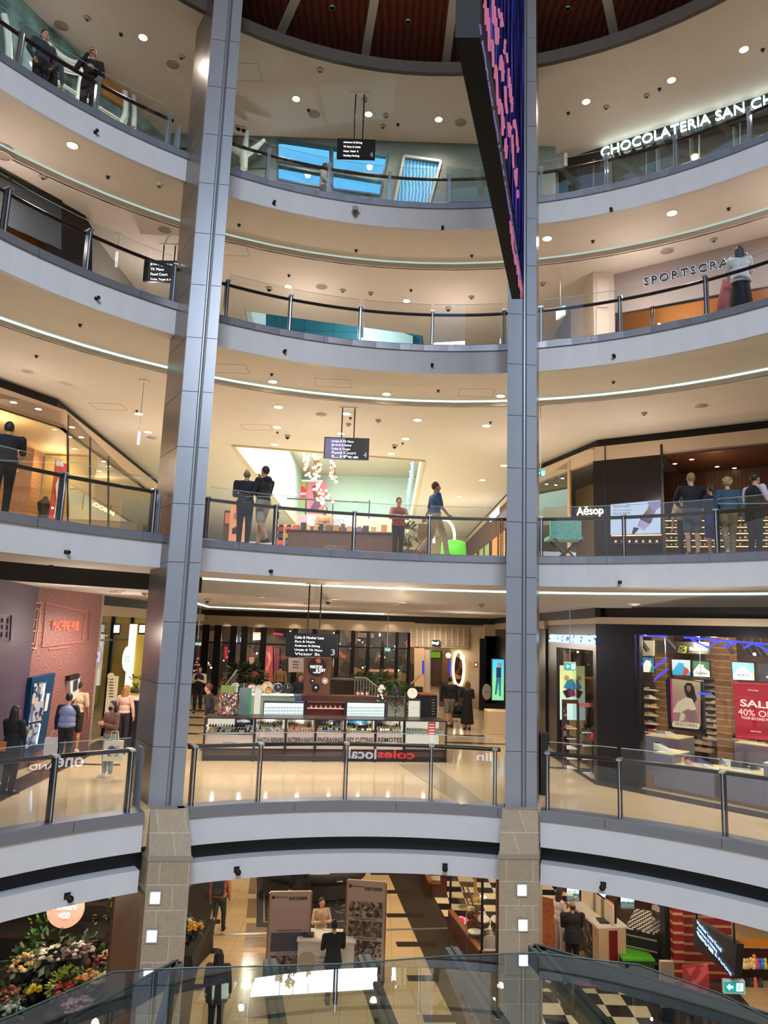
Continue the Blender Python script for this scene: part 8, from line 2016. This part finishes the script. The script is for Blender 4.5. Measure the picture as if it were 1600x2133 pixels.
    if hairlen == 'curly':
        random.seed(3)
        for i in range(60):
            d = Vector((random.gauss(0,1),random.gauss(.5,1),random.gauss(.5,1))).normalized(); b.ball(headc+V(0,.03,.04)+d*.095*k,.028*k,6,4)
    if hairlen in ('long','bob','tail'):
        L = {'long': .42,'bob': .2,'tail': .3}[hairlen]
        back = headc+V(0,.07,0)
        if hairlen == 'tail': caps(b,back+V(0,.03,.0),back+V(0,.06,-L),.035*k,.02*k)
        else:
            for s in (-1,-.5,0,.5,1): caps(b,headc+V(s*.065,.04+.03*(1-abs(s)),.02),headc+V(s*.085,.06+.03*(1-abs(s)),-L),.045*k,.04*k)
    if hairlen == 'bun': b.ball(headc+V(0,.08,.09),.045*k,10,7)
    remeshed(b,'hair',hr,t,.013)
    if cap:
        b = B(); b.ball(headc+V(0,.015,.055),.112*k,14,8,(.82,.95,.85)); b.ball(headc+V(0,-.12,.05),.06*k,10,6,(1.1,1.2,.2)); b.build('cap',mat('cap '+cap,cap,.8),t,world=False)
    # ---------------- trousers, shorts or skirt
    b = B(); b.ball(V(0,0,.97),.168*k,14,9,(1.1*bulk,.80,.80)); b.ball(LW(V(0,0,1.04)),.14*k,14,8,(1.08*bulk,.8,.5))
    if skirt:
        zb2 = .92-leg*.84; w_ = .20+.06*leg
        b.lathe(V(0,0,0),[(0,1.02*k),(.14*k,1.02*k),(.185*k,.86*k),(w_*k,zb2*k),(0,zb2*k)],20,True,Matrix(((1,0,0),(0,.8,0),(0,0,1))))
    else:
        for h,kn,an in ((hipL,kneeL,anL),(hipR,kneeR,anR)):
            if leg <= .5: e = h.lerp(kn,min(1,leg*2)); caps(b,h,e,.103*k*bulk,.09*k)
            else: caps(b,h,kn,.100*k*bulk,.074*k); e = kn.lerp(an,(leg-.5)*2); caps(b,kn,e,.074*k,.058*k)
    remeshed(b,'skirt' if skirt else ('shorts' if leg <= .5 else 'trousers'),bt,t,.013)
    # ---------------- top
    b = B(); b.ball(LW(V(0,0,1.31)),.165*k,14,9,(1.15*bulk,.80,1.05)); b.ball(LW(V(0,0,1.12)),.155*k,14,9,(1.06*bulk,.82,1.1))
    for sx in (-1,1): caps(b,LW(V(sx*.05,.01,1.43)),LW(V(sx*shw,.01,1.405)),.058*k,.066*k)
    if coat: b.lathe(V(0,0,0),[(0,1.1*k),(.155*k*bulk,1.1*k),(.19*k*bulk,.92*k),(.205*k*bulk,(.92-coat)*k),(0,(.92-coat)*k)],20,True,Matrix(((1,0,0),(0,.82,0),(0,0,1))))
    else: b.ball(V(0,0,1.0),.165*k,14,9,(1.1*bulk,.82,.62))
    for a,e,w in ((shL,elL,wrL),(shR,elR,wrR)):
        if sleeve <= 0: continue
        if sleeve <= .5: caps(b,a,a.lerp(e,sleeve*2),.068*k*bulk,.062*k)
        else: caps(b,a,e,.066*k*bulk,.054*k); caps(b,e,e.lerp(w,(sleeve-.5)*2*.95),.054*k,.040*k)
    if hood: b.ball(LW(V(0,.1,1.45)),.09*k,12,8,(1.2,.8,.8))
    remeshed(b,'coat' if coat else 'shirt',cl,t,.013)
    if coll:
        b = B(); b.ball(LW(V(0,0,1.31)),.178*k,14,9,(1.12*bulk,.88,1.0)); b.ball(LW(V(0,0,1.12)),.17*k,14,9,(1.1*bulk,.90,1.1)); b.ball(V(0,0,1.0),.18*k,14,9,(1.1*bulk,.88,.62)); remeshed(b,'vest',mat('cloth '+coll,coll,.85,noise=.1),t,.013)
    # ---------------- shoes, one each
    for an in (anL,anR):
        b = B(); b.ball(an+V(0,-.075,-.045),.05*k,12,7,(.85,1.9,.8)); b.ball(an+V(0,.01,-.03),.045*k,10,6,(.9,1,1.1)); b.box(an+V(0,-.06,-.075),(.085*k,.25*k,.02*k)); b.build('shoe',sh_,t,world=False)
    t['_k'] = k
    del t['_k']
    return t,dict(wrL=wrL,wrR=wrR,sh=ch,k=k,rz=rz,pos=Vector(pos))
def wpt(info,key,d=(0,0,0)):
    v = info[key]+Vector(d); c,s = cos(info['rz']),sin(info['rz']); return info['pos']+Vector((v.x*c-v.y*s,v.x*s+v.y*c,v.z))
def at_rail(L,u,v,o):
    th = theta(L,u,v); x,y = rp_(L,LV[L]['R']+o,th); return Vector((x,y,LV[L]['zt'])),th
def F3(u,v): return P(u,v,z=-3.343)
def bag(p,w,d,h,m,lab,handles=.2,name='shopping_bag',cat='bag',rz=0,hm=None,pic=None):
    p = Vector(p); t = thing(name,(p.x,p.y,p.z-handles-h),lab,cat)
    M = Matrix.Rotation(rz,3,'Z')
    b = B(); c = p-Vector((0,0,handles+h/2)); b.add([c+M@Vector(q) for q in ((-w/2,-d/2,-h/2),(w/2,-d/2,-h/2),(w/2,d/2,-h/2),(-w/2,d/2,-h/2),(-w*.48,-d*.4,h/2),(w*.48,-d*.4,h/2),(w*.48,d*.4,h/2),(-w*.48,d*.4,h/2))],[(3,2,1,0),(0,1,5,4),(1,2,6,5),(2,3,7,6),(3,0,4,7),(4,5,6,7)]); b.build('bag_body',m,t)
    for s in (-1,1):
        b = B(); b.tube([c+M@Vector((-w*.22,s*d*.38,h/2)),c+M@Vector((-w*.15,s*d*.1,h/2+handles*.9)),c+M@Vector((w*.15,s*d*.1,h/2+handles*.9)),c+M@Vector((w*.22,s*d*.38,h/2))],.008,5); b.build('handle',hm or m,t)
    if pic: q = B(); q.box(c+M@Vector((0,-d*.47,0)),(w*.55,.01,h*.5),M=M); q.build('printed_lettering',pic,t)
    return t
FACE = pi   # turned away from the camera
# level 6
p,th = at_rail(6,112,180,.75); person(p,1.72,.9,'person with short black hair standing behind the topmost left railing, leftmost of three',arms='pocket',top='#2a3a44')
p,th = at_rail(6,138,195,1.0); person(p,1.66,.6,'dark haired person half hidden behind the topmost left railing, middle of three',hairlen='bob',top='#3a4a52',bottom='#2a3038')
p,th = at_rail(6,208,222,.55); person(p,1.78,.25,'person in black jacket leaning on the topmost left railing with a hand at the face',arms='face',lean=.12,top='#14141a')
p,th = at_rail(6,690,399,1.3); person(p,1.7,1.3,'faint person in pale top standing before the blue windows',top='#a9b0a8',bottom='#6a7078',skin='#8a5a4a',stride=.5,arms='swing')
# level 5
person((P(722,700,y=21.2).x,21.2,Z5),1.62,0,'person whose dark hair just shows above the third gallery edge',top='#3a3a40')
p,th = at_rail(5,1528,640,.55); t,i_ = person(p,1.62,FACE-.3,'woman in white patchwork jacket and dark headscarf at the third gallery railing',hair='#2a3a3c',hairlen='long',top='#c9ccd0',bottom='#141418',leg=.9,skirt=True,bulk=1.15,female=True,arms='rail',coat=.1)
tt = thing('pink_cloth',tuple(wpt(i_,'wrR',(.2,0,-.1))),'dusty pink cloth hanging beside the woman in patchwork jacket','cloth')
q = wpt(i_,'wrR',(.12,.1,-.05)); b = B(); b.lathe((q.x,q.y,q.z-.9),[(0,0),(.24,0),(.16,.5),(.07,.9),(0,.9)],12); b.build('drape',mat('dusty pink cloth','#b0626a',.9,noise=.25,nscale=9),tt)
# level 4
p,th = at_rail(4,40,1070,.55); person(p,1.82,FACE+.5,'man in black t-shirt and black trousers leaning on the far left railing',hair='#241c18',top='#121318',sleeve=.4,arms='rail',lean=.35,stride=.7,bulk=1.12,shoes='#101012')
p,th = at_rail(4,522,1131,.6); person(p,1.76,FACE+.15,'bald man in dark navy jacket beside the tall man in shorts at the middle railing',hairlen='bald',hair='#7a6a60',top='#1c1e2a',bottom='#15151c',arms='face',bulk=1.1)
p,th = at_rail(4,556,1134,.5); person(p,1.86,FACE+.9,'tall man in dark hoodie and grey shorts at the middle railing, hand at his mouth',hair='#2a1d16',top='#1d1f28',bottom='#a39c92',leg=.42,arms='face',stride=.6,hood=True,skin='#b8866a')
person((P(675,1100,y=21.3).x,21.3,Z4+.1),1.72,0,'barista with dark bun in tan shirt behind the walnut counter',hairlen='bun',hair='#1c1412',top='#b0886a',sleeve=.4,skin='#a87858',bottom='#2a2220',arms='phone')
p = P(828,1150,y=18.4); person((p.x,18.4,Z4),1.63,.2,'woman in cream and red top with crossed arms standing behind the middle railing',hair='#1c1413',hairlen='bun',top='#c08a72',sleeve=.45,bottom='#1b1b20',skin='#c08a68',arms='cross',female=True,coll='#8a3a34')
p,th = at_rail(4,908,1156,.75); t,i_ = person(p,1.86,FACE/2+.25,'man in blue polo and beige trousers walking left behind the middle railing',hair='#4a3020',top='#3a5a7e',sleeve=.42,bottom='#c2a888',arms='swing',stride=.75,skin='#b07a58',bulk=1.08,shoes='#8a6a4a')
bag(wpt(i_,'wrR',(0,0,-.05)),.34,.14,.42,mat('brown paper','#b08a52',.8),'brown paper shopping bag in the hand of the man in blue polo',.1,'paper_bag')
p,th = at_rail(4,1400,1156,1.5); person(p,1.66,FACE,'person in cream top and black trousers standing behind the advertising screen side',top='#b9a284',sleeve=.5,bottom='#121214',hair='#3a2418',female=True,hairlen='bob')
p,th = at_rail(4,1434,1155,.55); person(p,1.84,FACE-.1,'tall blond man in black sweater and grey shorts seen from behind at the right railing',hair='#8a7248',top='#11131c',bottom='#4a4c54',leg=.42,skin='#b58a70',bulk=1.12,arms='rail')
p,th = at_rail(4,1469,1154,.8); t,i_ = person(p,1.6,FACE+.2,'girl in black and purple sports clothes between the blond man and the woman in denim',hair='#3a2a20',hairlen='tail',top='#1b1430',sleeve=.4,bottom='#2c2470',leg=.48,skin='#b08068',female=True)
tt = wtext('number_print','190',yw(p.y-.3),1463,1052,1478,1052,15,mat('lilac number','#8f7ad0',.5),t,0,.01)
tt.location = Vector((0.0,.17,1.24)); tt.rotation_quaternion = Matrix(((-1,0,0),(0,0,1),(0,1,0))).to_quaternion()
p,th = at_rail(4,1500,1151,.7); person(p,1.7,FACE-.3,'woman with curly grey blond hair in denim jacket and khaki trousers at the right railing',hair='#a08a5c',hairlen='curly',top='#2f4a62',bottom='#7a6c50',stride=.6,shoes='#9fc0c8',female=True,bulk=1.1)
p,th = at_rail(4,1538,1148,1.0); person(p,1.82,FACE/2+.3,'man in white shirt under a black apron turned to the woman in denim',hair='#241a16',top='#c9bcc8',sleeve=1.0,bottom='#121216',skin='#c08a70',arms='reach',lean=.12,coll='#141418',bulk=1.08)
# level 3, left
p = P(14,1655,z=-3.343); t,i_ = person(p,1.66,FACE/2+1.2,'person with dark hair and long black coat beside the vending machine, far left',hair='#2a1a16',hairlen='bob',top='#121114',bottom='#141316',coat=.28,bulk=1.18,arms='phone',female=True,skin='#b8805c')
q = wpt(i_,'sh',(.12,.2,-.32)); tt = thing('shoulder_bag',tuple(q),'tan orange leather shoulder bag on the back of the person in black coat','bag'); B().box(q,(.3,.1,.18),rz=.1).build('bag_body',mat('tan orange leather','#b0602e',.5),tt); B().tube([q+Vector((-.12,0,.08)),q+Vector((-.08,.06,.55)),q+Vector((.02,-.1,.62))],.012,5).build('strap',mat('tan orange leather'),tt)
p = F3(130,1598); t,i_ = person(p,1.66,FACE/2+2.2-.6,'woman in lilac padded vest facing the vending machine',hair='#17110f',hairlen='bun',top='#141318',bottom='#131317',coll='#7c84a8',bulk=1.12,female=True,arms='reach',skin='#c09070',coat=.0)
bag(wpt(i_,'wrR',(0,0,-.03)),.42,.16,.38,mat('white grey paper','#c9c2ba',.7),'white and pink paper shopping bag held by the woman in lilac vest',.16,rz=.3)
p = F3(150,1568); person(p,1.78,FACE/2+1.7,'man in beige t-shirt, black cap and black shorts beside the woman in lilac vest',hair='#1c1512',top='#c4ab8e',sleeve=.45,bottom='#17161a',leg=.42,cap='#1a1818',skin='#b87f60',shoes='#d8cfc0',arms='carry',bulk=1.05)
p = F3(222,1618); t,i_ = person(p,1.62,-.5,'woman in black face mask and brown top looking at a phone near left column',hair='#1f1512',hairlen='long',top='#7a5040',sleeve=1.0,bottom='#8a9496',leg=.95,mask=True,arms='phone',female=True,skin='#c09474',shoes='#d8c9b0')
bag(wpt(i_,'wrL',(.28,.18,-.12)),.40,.12,.42,mat('cream canvas','#d8caa8',.85),'cream canvas tote bag with dark blue lettering on the arm of the masked woman',.22,'tote_bag',rz=.2,pic=vor_mat('dark blue letter print',[(0,'#d8caa8'),(.4,'#23306a')],26))
p = F3(252,1560); person(p,1.66,FACE-.2,'woman with long blond hair in pale pink sweater seen from behind beside the black counter',hair='#9a6a3c',hairlen='long',top='#d0a898',bottom='#17171b',female=True)
# level 3, centre
p = F3(410,1484); person(p,1.74,.1,'man in white shirt and black vest walking with a phone, far behind',top='#cfc6ba',coll='#1a1a20',bottom='#15151a',arms='phone',hair='#17120f',stride=.4)
p = F3(432,1562); person(p,1.76,-pi/2+.0,'man in dark grey jacket looking down at the left end of the kiosk',top='#1c1c24',bottom='#1a1b2c',hair='#4a2c1c',lean=.12,arms='pocket',skin='#c08a6a')
person((P(627,1400,y=26).x,26.0,Z3),1.76,.3,'person in dark blue coat standing behind the kiosk left of the brown tower',top='#1a2233',bottom='#15171f',coat=.3,skin='#c08a6a')
person((P(584,1400,y=33).x,33.0,Z3),1.7,FACE,'distant person in tan top near the magenta poster',top='#9a7a4c',bottom='#1d1a1c')
p = F3(935,1516); person(p,1.80,FACE+.05,'man in black long sleeve top and grey shorts walking away right of the kiosk',top='#141419',bottom='#7a7268',leg=.45,stride=.6,hair='#1a1412',skin='#b8866a',bulk=1.1)
p = F3(973,1520); t,i_ = person(p,1.68,FACE-.05,'woman in long black dress with long brown hair walking away beside the man in shorts',top='#151416',sleeve=.45,bottom='#131315',leg=.85,skirt=True,hair='#6a4a34',hairlen='long',female=True,arms='push')
q = i_['pos']+Vector((-.25,.55,0)); t = thing('stroller',tuple(q),'dark pushchair in front of the woman in long black dress','stroller')
B().ball(q+Vector((0,.1,.65)),.26,14,8,(.9,1.2,.8)).build('canopy',mat('pushchair fabric','#1c1b1f',.8),t); B().box(q+Vector((0,.1,.42)),(.42,.6,.14)).build('seat',mat('pushchair fabric'),t)
for dx in (-.24,.24):
    B().tube([q+Vector((dx,-.35,1.0)),q+Vector((dx,.05,.5)),q+Vector((dx,.35,.12))],.015,5).build('frame_tube',STEEL,t)
    for dy in (-.25,.35): B().lathe(q+Vector((dx,dy,.11)),[(0,-.02),(.11,-.02),(.11,.02),(0,.02)],14,False,Matrix.Rotation(pi/2,3,'Y')).build('wheel',BLK,t)
# bottom floor
def F2(u,v): return P(u,v,z=GZ)
p = F2(453,1945); t,i_ = person(p,1.7,FACE-.05,'person in salmon hoodie and dark green trousers walking away on the bottom floor',top='#b0685a',bottom='#2f3a38',hood=True,stride=.7,hair='#1a1412',hairlen='bob',bulk=1.15,arms='down')
q = wpt(i_,'sh',(0,.2,-.03)); tt = thing('backpack',(q.x,q.y,q.z-.2),'small dark grey backpack worn over the salmon hoodie','backpack'); B().box(q,(.3,.14,.36),rz=i_['rz']).build('bag_body',mat('dark grey nylon','#26282e',.7),tt)
B().box(q+Vector((0,-.08,-.06)),(.22,.04,.16)).build('front_pocket',mat('grey nylon','#34363c',.7),tt)
p = F2(383,1896); person(p,1.72,FACE/2+2.6,'person in grey skirt and leggings partly hidden by the slab above the flower stand',top='#2a2a2c',bottom='#5a5c58',leg=.3,skirt=True,skin='#3a3030')
p = F2(620,1921); t,i_ = person(p,1.74,FACE,'person all in black standing by the curved lounge with a white bag',top='#121216',bottom='#131318',coat=.2,skin='#b0866a')
bag(wpt(i_,'wrR',(0,0,-.02)),.24,.12,.5,mat('white plastic','#d8cfc8',.6),'long white bag held by the person all in black',.08,rz=.1)
p = F2(664,2018); person(Vector((p.x,p.y+.1,0)),1.62,.35,'woman with long black hair in cream jacket behind the white promotion table',hair='#120e0e',hairlen='long',top='#cbb491',bottom='#2a2622',female=True,arms='phone',skin='#c89878')
p = F2(690,2090); person(p,1.76,FACE+.25,'man in black suit seen from behind in front of the white promotion table',top='#121216',bottom='#24272c',coat=.12,arms='phone',hair='#100d0d',bulk=1.05)
p = F2(705,1840); person(Vector((p.x,p.y+.4,-.45)),1.7,.4,'person sitting on the curved lounge, mostly hidden by the slab edge',top='#3a2420',bottom='#1e1c20',sit=True,arms='phone',skin='#c08a70')
p = P(457,2135,z=GZ); person(Vector((p.x,p.y-.5,0)),1.68,FACE,'dark haired person in brown coat seen through the tinted canopy glass',hair='#1d1512',hairlen='long',top='#3a2c26',bottom='#1c1a1c',coat=.2,bulk=1.15,female=True)
p = F2(1170,2000); person(Vector((p.x,p.y+.2,0)),1.7,FACE-1.2,'woman with bobbed black hair in white shirt talking to the balding man',hair='#17110f',hairlen='bob',top='#cdbfb6',bottom='#b8a89c',female=True,arms='phone',skin='#a86a4c')
p = F2(1198,2040); person(Vector((p.x,p.y+.2,0)),1.74,FACE,'balding man in black jacket seen from behind at the eyewear counter',hairlen='bald',hair='#2a1c16',top='#101014',bottom='#15151a',coat=.12,bulk=1.22,arms='phone',skin='#a0704e')
# ================================================================== CEILING FITTINGS, CAMERAS
det = {}
def fitting(kind,u,v,z,where):
    p = P(u,v,z=z)
    if kind not in det:
        t = thing({'sprinkler': 'sprinkler_head','detector': 'smoke_detector','speaker': 'ceiling_speaker','camera': 'dome_camera','hatch': 'access_hatch'}[kind],tuple(p),'x',{'sprinkler': 'sprinkler','detector': 'smoke detector','speaker': 'speaker','camera': 'security camera','hatch': 'hatch'}[kind])
        if kind == 'sprinkler': B().lathe(p,[(0,-.05),(.035,-.05),(.02,-.02),(.05,-.004),(.05,.01),(0,.01)],10).build('head',BLK,t)
        if kind == 'detector': B().lathe(p,[(0,-.06),(.05,-.06),(.08,-.03),(.085,.01),(0,.01)],16).build('body',mat('beige detector','#a89a8a',.5),t); B().cyl(p,.03,-.075,-.06,10).build('sensor',BLK,t)
        if kind == 'speaker': B().lathe(p,[(0,-.012),(.16,-.012),(.17,.01),(0,.01)],24).build('grille',mat('grey speaker grille','#a08f7e',.7),t); B().lathe(p,[(.16,-.015),(.175,-.015),(.175,.01),(.16,.01)],24).build('rim',DLR,t)
        if kind == 'camera': B().lathe(p,[(0,0),(.09,0),(.09,-.05),(.07,-.07)],16).build('housing',mat('white camera housing','#c9c2ba',.5),t); B().ball(p-Vector((0,0,.07)),.06,12,8).build('dome',SCRN,t)
        if kind == 'hatch':
            b = B()
            for s in (-1,1): b.box(p+Vector((0,s*.3,0)),(.9,.012,.008)); b.box(p+Vector((s*.45,0,0)),(.012,.6,.008))
            b.build('frame_line',mat('hatch line','#9a8672',.7),t); B().box(p+Vector((0,0,.004)),(.88,.58,.004)).build('hatch_panel',CEIL,t)
        det[kind] = t
    else: t = copy_tree(det[kind])
    t.location = p; n = {'sprinkler': 'small black sprinkler head','detector': 'small round smoke detector','speaker': 'flat round ceiling speaker','camera': 'dome security camera','hatch': 'thin outlined access hatch'}[kind]
    t['label'] = '%s on the ceiling %s' % (n,where); t['group'] = '%ss %s' % (n,where)
z6,z5,z4,z3 = ZC6-CAMZ,ZC5-CAMZ,ZC4-CAMZ,ZC3-CAMZ
W6_,W5_,W4_,W3_ = 'over the topmost gallery','over the third gallery up','over the second gallery up','over the watch kiosk'
for k,u,v in [('sprinkler',252,71),('sprinkler',643,229),('sprinkler',829,259),('sprinkler',1184,235),('sprinkler',1374,185),('sprinkler',1589,103),('detector',182,37),('detector',667,145),('detector',760,207),('detector',804,240),('detector',798,262),('detector',1263,222),('detector',1347,198),('detector',378,117),('speaker',360,133),('speaker',655,237),('speaker',128,52),('speaker',960,254),('camera',497,264),('camera',508,267),('camera',940,335),('camera',951,337),('hatch',505,150)]: fitting(k,u,v,z6,W6_)
for k,u,v in [('sprinkler',602,573),('sprinkler',856,604),('detector',90,367),('detector',332,384),('detector',714,604),('detector',772,610),('detector',982,618),('detector',1487,498),('detector',1130,590),('speaker',5,324),('speaker',670,597),('speaker',344,478),('speaker',1389,522),('camera',561,599),('camera',934,641),('hatch',480,520)]: fitting(k,u,v,z5,W5_)
zs6 = LV[6]['zb']-CAMZ; zs5 = LV[5]['zb']-CAMZ; zs4 = LV[4]['zb']-CAMZ
for k,u,v in [('sprinkler',225,368),('sprinkler',498,468),('sprinkler',742,521),('sprinkler',983,532),('sprinkler',1235,502),('sprinkler',1518,434)]: fitting(k,u,v,zs6,'in the soffit below the topmost gallery')
for k,u,v in [('sprinkler',167,676),('sprinkler',566,779),('sprinkler',913,813),('sprinkler',1278,795),('hatch',478,768),('hatch',694,798),('hatch',992,818)]: fitting(k,u,v,zs5,'in the soffit with the cove strip')
for k,u,v in [('sprinkler',76,741),('sprinkler',285,855),('sprinkler',730,870),('sprinkler',578,900),('sprinkler',1022,879),('sprinkler',839,923),('detector',788,875),('detector',726,883),('camera',599,907),('camera',822,927),('speaker',669,863),('speaker',316,911),('speaker',1460,845),('detector',1342,860),('hatch',535,890),('hatch',226,847)]: fitting(k,u,v,z4,W4_)
for k,u,v in [('sprinkler',107,1177),('sprinkler',470,1216),('sprinkler',906,1228),('sprinkler',1292,1237),('detector',590,1222)]: fitting(k,u,v,zs4,'in the soffit over the watch kiosk gallery')
for k,u,v in [('camera',432,1247),('camera',684,1248),('detector',1003,1258),('detector',302,1235),('sprinkler',1344,1268)]: fitting(k,u,v,z3,W3_)
# cameras on the fascias
cam0 = None
for L,lst in {6: [(198,276),(570,424),(922,477),(1274,439)],5: [(200,622),(592,733),(900,762),(1280,743)],4: [(137,1150),(563,1190),(1292,1213)],3: [(140,1866),(493,1811),(927,1804),(1257,1843)]}.items():
    for u,v in lst:
        z = (ZB2+.15) if L == 3 else LV[L]['zb']+.10
        r_ = ray(u,v); cx_,cy_ = LV[L]['c']; R = LV[L]['R']; dx,dy = r_.x,r_.y
        A_ = dx*dx+dy*dy; Bq = -2*(dx*cx_+dy*cy_); Cq = cx_*cx_+cy_*cy_-R*R; tt = (-Bq+sqrt(Bq*Bq-4*A_*Cq))/(2*A_); p = Vector((dx*tt,dy*tt,CAMZ+r_.z*tt)); n = Vector((cx_-p.x,cy_-p.y,0)).normalized()
        if cam0 is None:
            t = cam0 = thing('fascia_camera',(0,0,0),'x','security camera')
            B().tube([(0,.0,0),(0,-.10,0)],.03,8).build('bracket',BLK,t,world=False); B().ball((0,-.13,-.01),.05,10,7).build('camera_body',SCRN,t,world=False); B().box((0,-.005,0),(.09,.01,.09)).build('base_plate',DARKM,t,world=False)
        else: t = copy_tree(cam0)
        t.location = p; t.rotation_euler = (0,0,atan2(n.y,n.x)+pi/2); t.scale = (.8,)*3 if L != 3 else (1.15,)*3
        w_ = {6: 'topmost',5: 'third',4: 'second',3: 'lowest'}[L]
        t['label'] = 'small black camera on the white fascia of the %s gallery' % w_ if L != 3 else 'small black camera on the lower white band under the kiosk level'; t['group'] = 'cameras on the %s fascia' % w_
p = P(741,443,y=15.5); r_ = ray(741,443)
cx_,cy_ = LV[6]['c']; R = LV[6]['R']; A_ = r_.x**2+r_.y**2; Bq = -2*(r_.x*cx_+r_.y*cy_); Cq = cx_*cx_+cy_*cy_-R*R; tt = (-Bq+sqrt(Bq*Bq-4*A_*Cq))/(2*A_); p = Vector((r_.x*tt,r_.y*tt-.03,CAMZ+r_.z*tt))
t = thing('fascia_projector',tuple(p),'white bracketed projector camera on the topmost fascia below the numbered sign','projector')
B().box(p+Vector((0,-.02,.06)),(.22,.06,.16)).build('bracket',mat('white camera housing'),t); B().box(p+Vector((0,-.12,-.02)),(.14,.2,.1)).build('body',mat('grey camera','#7d8084',.4),t); B().cyl(p+Vector((0,-.14,-.1)),.03,-.03,.03,10).build('lens',BLK,t)
# ================================================================== SIGNS ACROSS THE ATRIUM (their mirror images show in the level 3 glass)
_d3 = LV[3]; _posts = []
for seg in POSTPX[3]:
    ths = [theta(3,u,v) for u,v in seg]; st = radians(9.2)
    if seg is POSTPX[3][0]: ths = [ths[0]-st]+ths
    if seg is POSTPX[3][2]: ths = ths+[ths[-1]+st]
    _posts += list(zip(ths[:-1],ths[1:]))
def mirror(u,v,K=20.0):
    """where the line of sight through (u, v) goes after the glass pane turns it back"""
    r = ray(u,v)
    for a,b_ in _posts:
        p0,p1 = rp_(3,_d3['R']+.10,a),rp_(3,_d3['R']+.10,b_)
        n = Vector((p1[1]-p0[1],p0[0]-p1[0],0)).normalized(); t = (n.x*p0[0]+n.y*p0[1])/(n.x*r.x+n.y*r.y)
        h = Vector((r.x*t,r.y*t,0))
        s = (h-Vector((*p0,0))).dot(Vector((p1[0]-p0[0],p1[1]-p0[1],0)))/((p1[0]-p0[0])**2+(p1[1]-p0[1])**2)
        if t > 0 and -.02 <= s <= 1.02:
            q = r-n*2*r.dot(n); q = q/hypot(q.x,q.y); return Vector((r.x*t,r.y*t,r.z*t+CAMZ))+q*K,Vector((q.x,q.y,0))
    return None
for s,col,u,w,v,h,K in [('coles',('coles red sign light','#ff2a30',9),825,74,1572,17,22),('local',('white sign light','#f0f4ff',7),755,56,1571,20,22),
                             ('one',('white sign light','#f0f4ff',7),146,44,1585,16,14),('AND',('white sign light','#f0f4ff',7),88,40,1598,9,14),('lin',('pale blue sign light','#bcd4ff',7),1009,30,1577,16,20)]:
    r_ = mirror(u,v,K)
    if r_ is None: print('no mirror for',s); continue
    m,q = r_; a,c = mirror(u-w/2,v,K) or r_,mirror(u+w/2,v,K) or r_
    sc_ = (hypot(ray(u,v).x,ray(u,v).y)*14.6+K)/FPX; n = -q; x = Vector((0,0,1)).cross(n)
    t = thing('shop_lettering',tuple(m),{'coles': 'red glowing word reflected in the middle glass panes below the kiosk','local': 'white glowing word reflected beside the red one in the glass','one': 'white glowing word reflected in the glass left of the left column','AND': 'small white word reflected in the glass at the far left','lin': 'pale blue word reflected in the glass just left of the right column'}[s],'sign')
    text('letters',s,m,x,glow(*col),w=w*sc_,h=h*sc_,parent=t,bold=.02)
    M = Matrix((x,q,Vector((0,0,1)))).transposed()
    B().box(m+q*.08,(w*sc_*1.15,.08,h*sc_*1.5),M=M).build('backing_board',BLK,t)
    B().tube([m+q*.1,(m.x+q.x*.1,m.y+q.y*.1,0)],.04,6).build('stand_pole',BLK,t)
fit_texts()
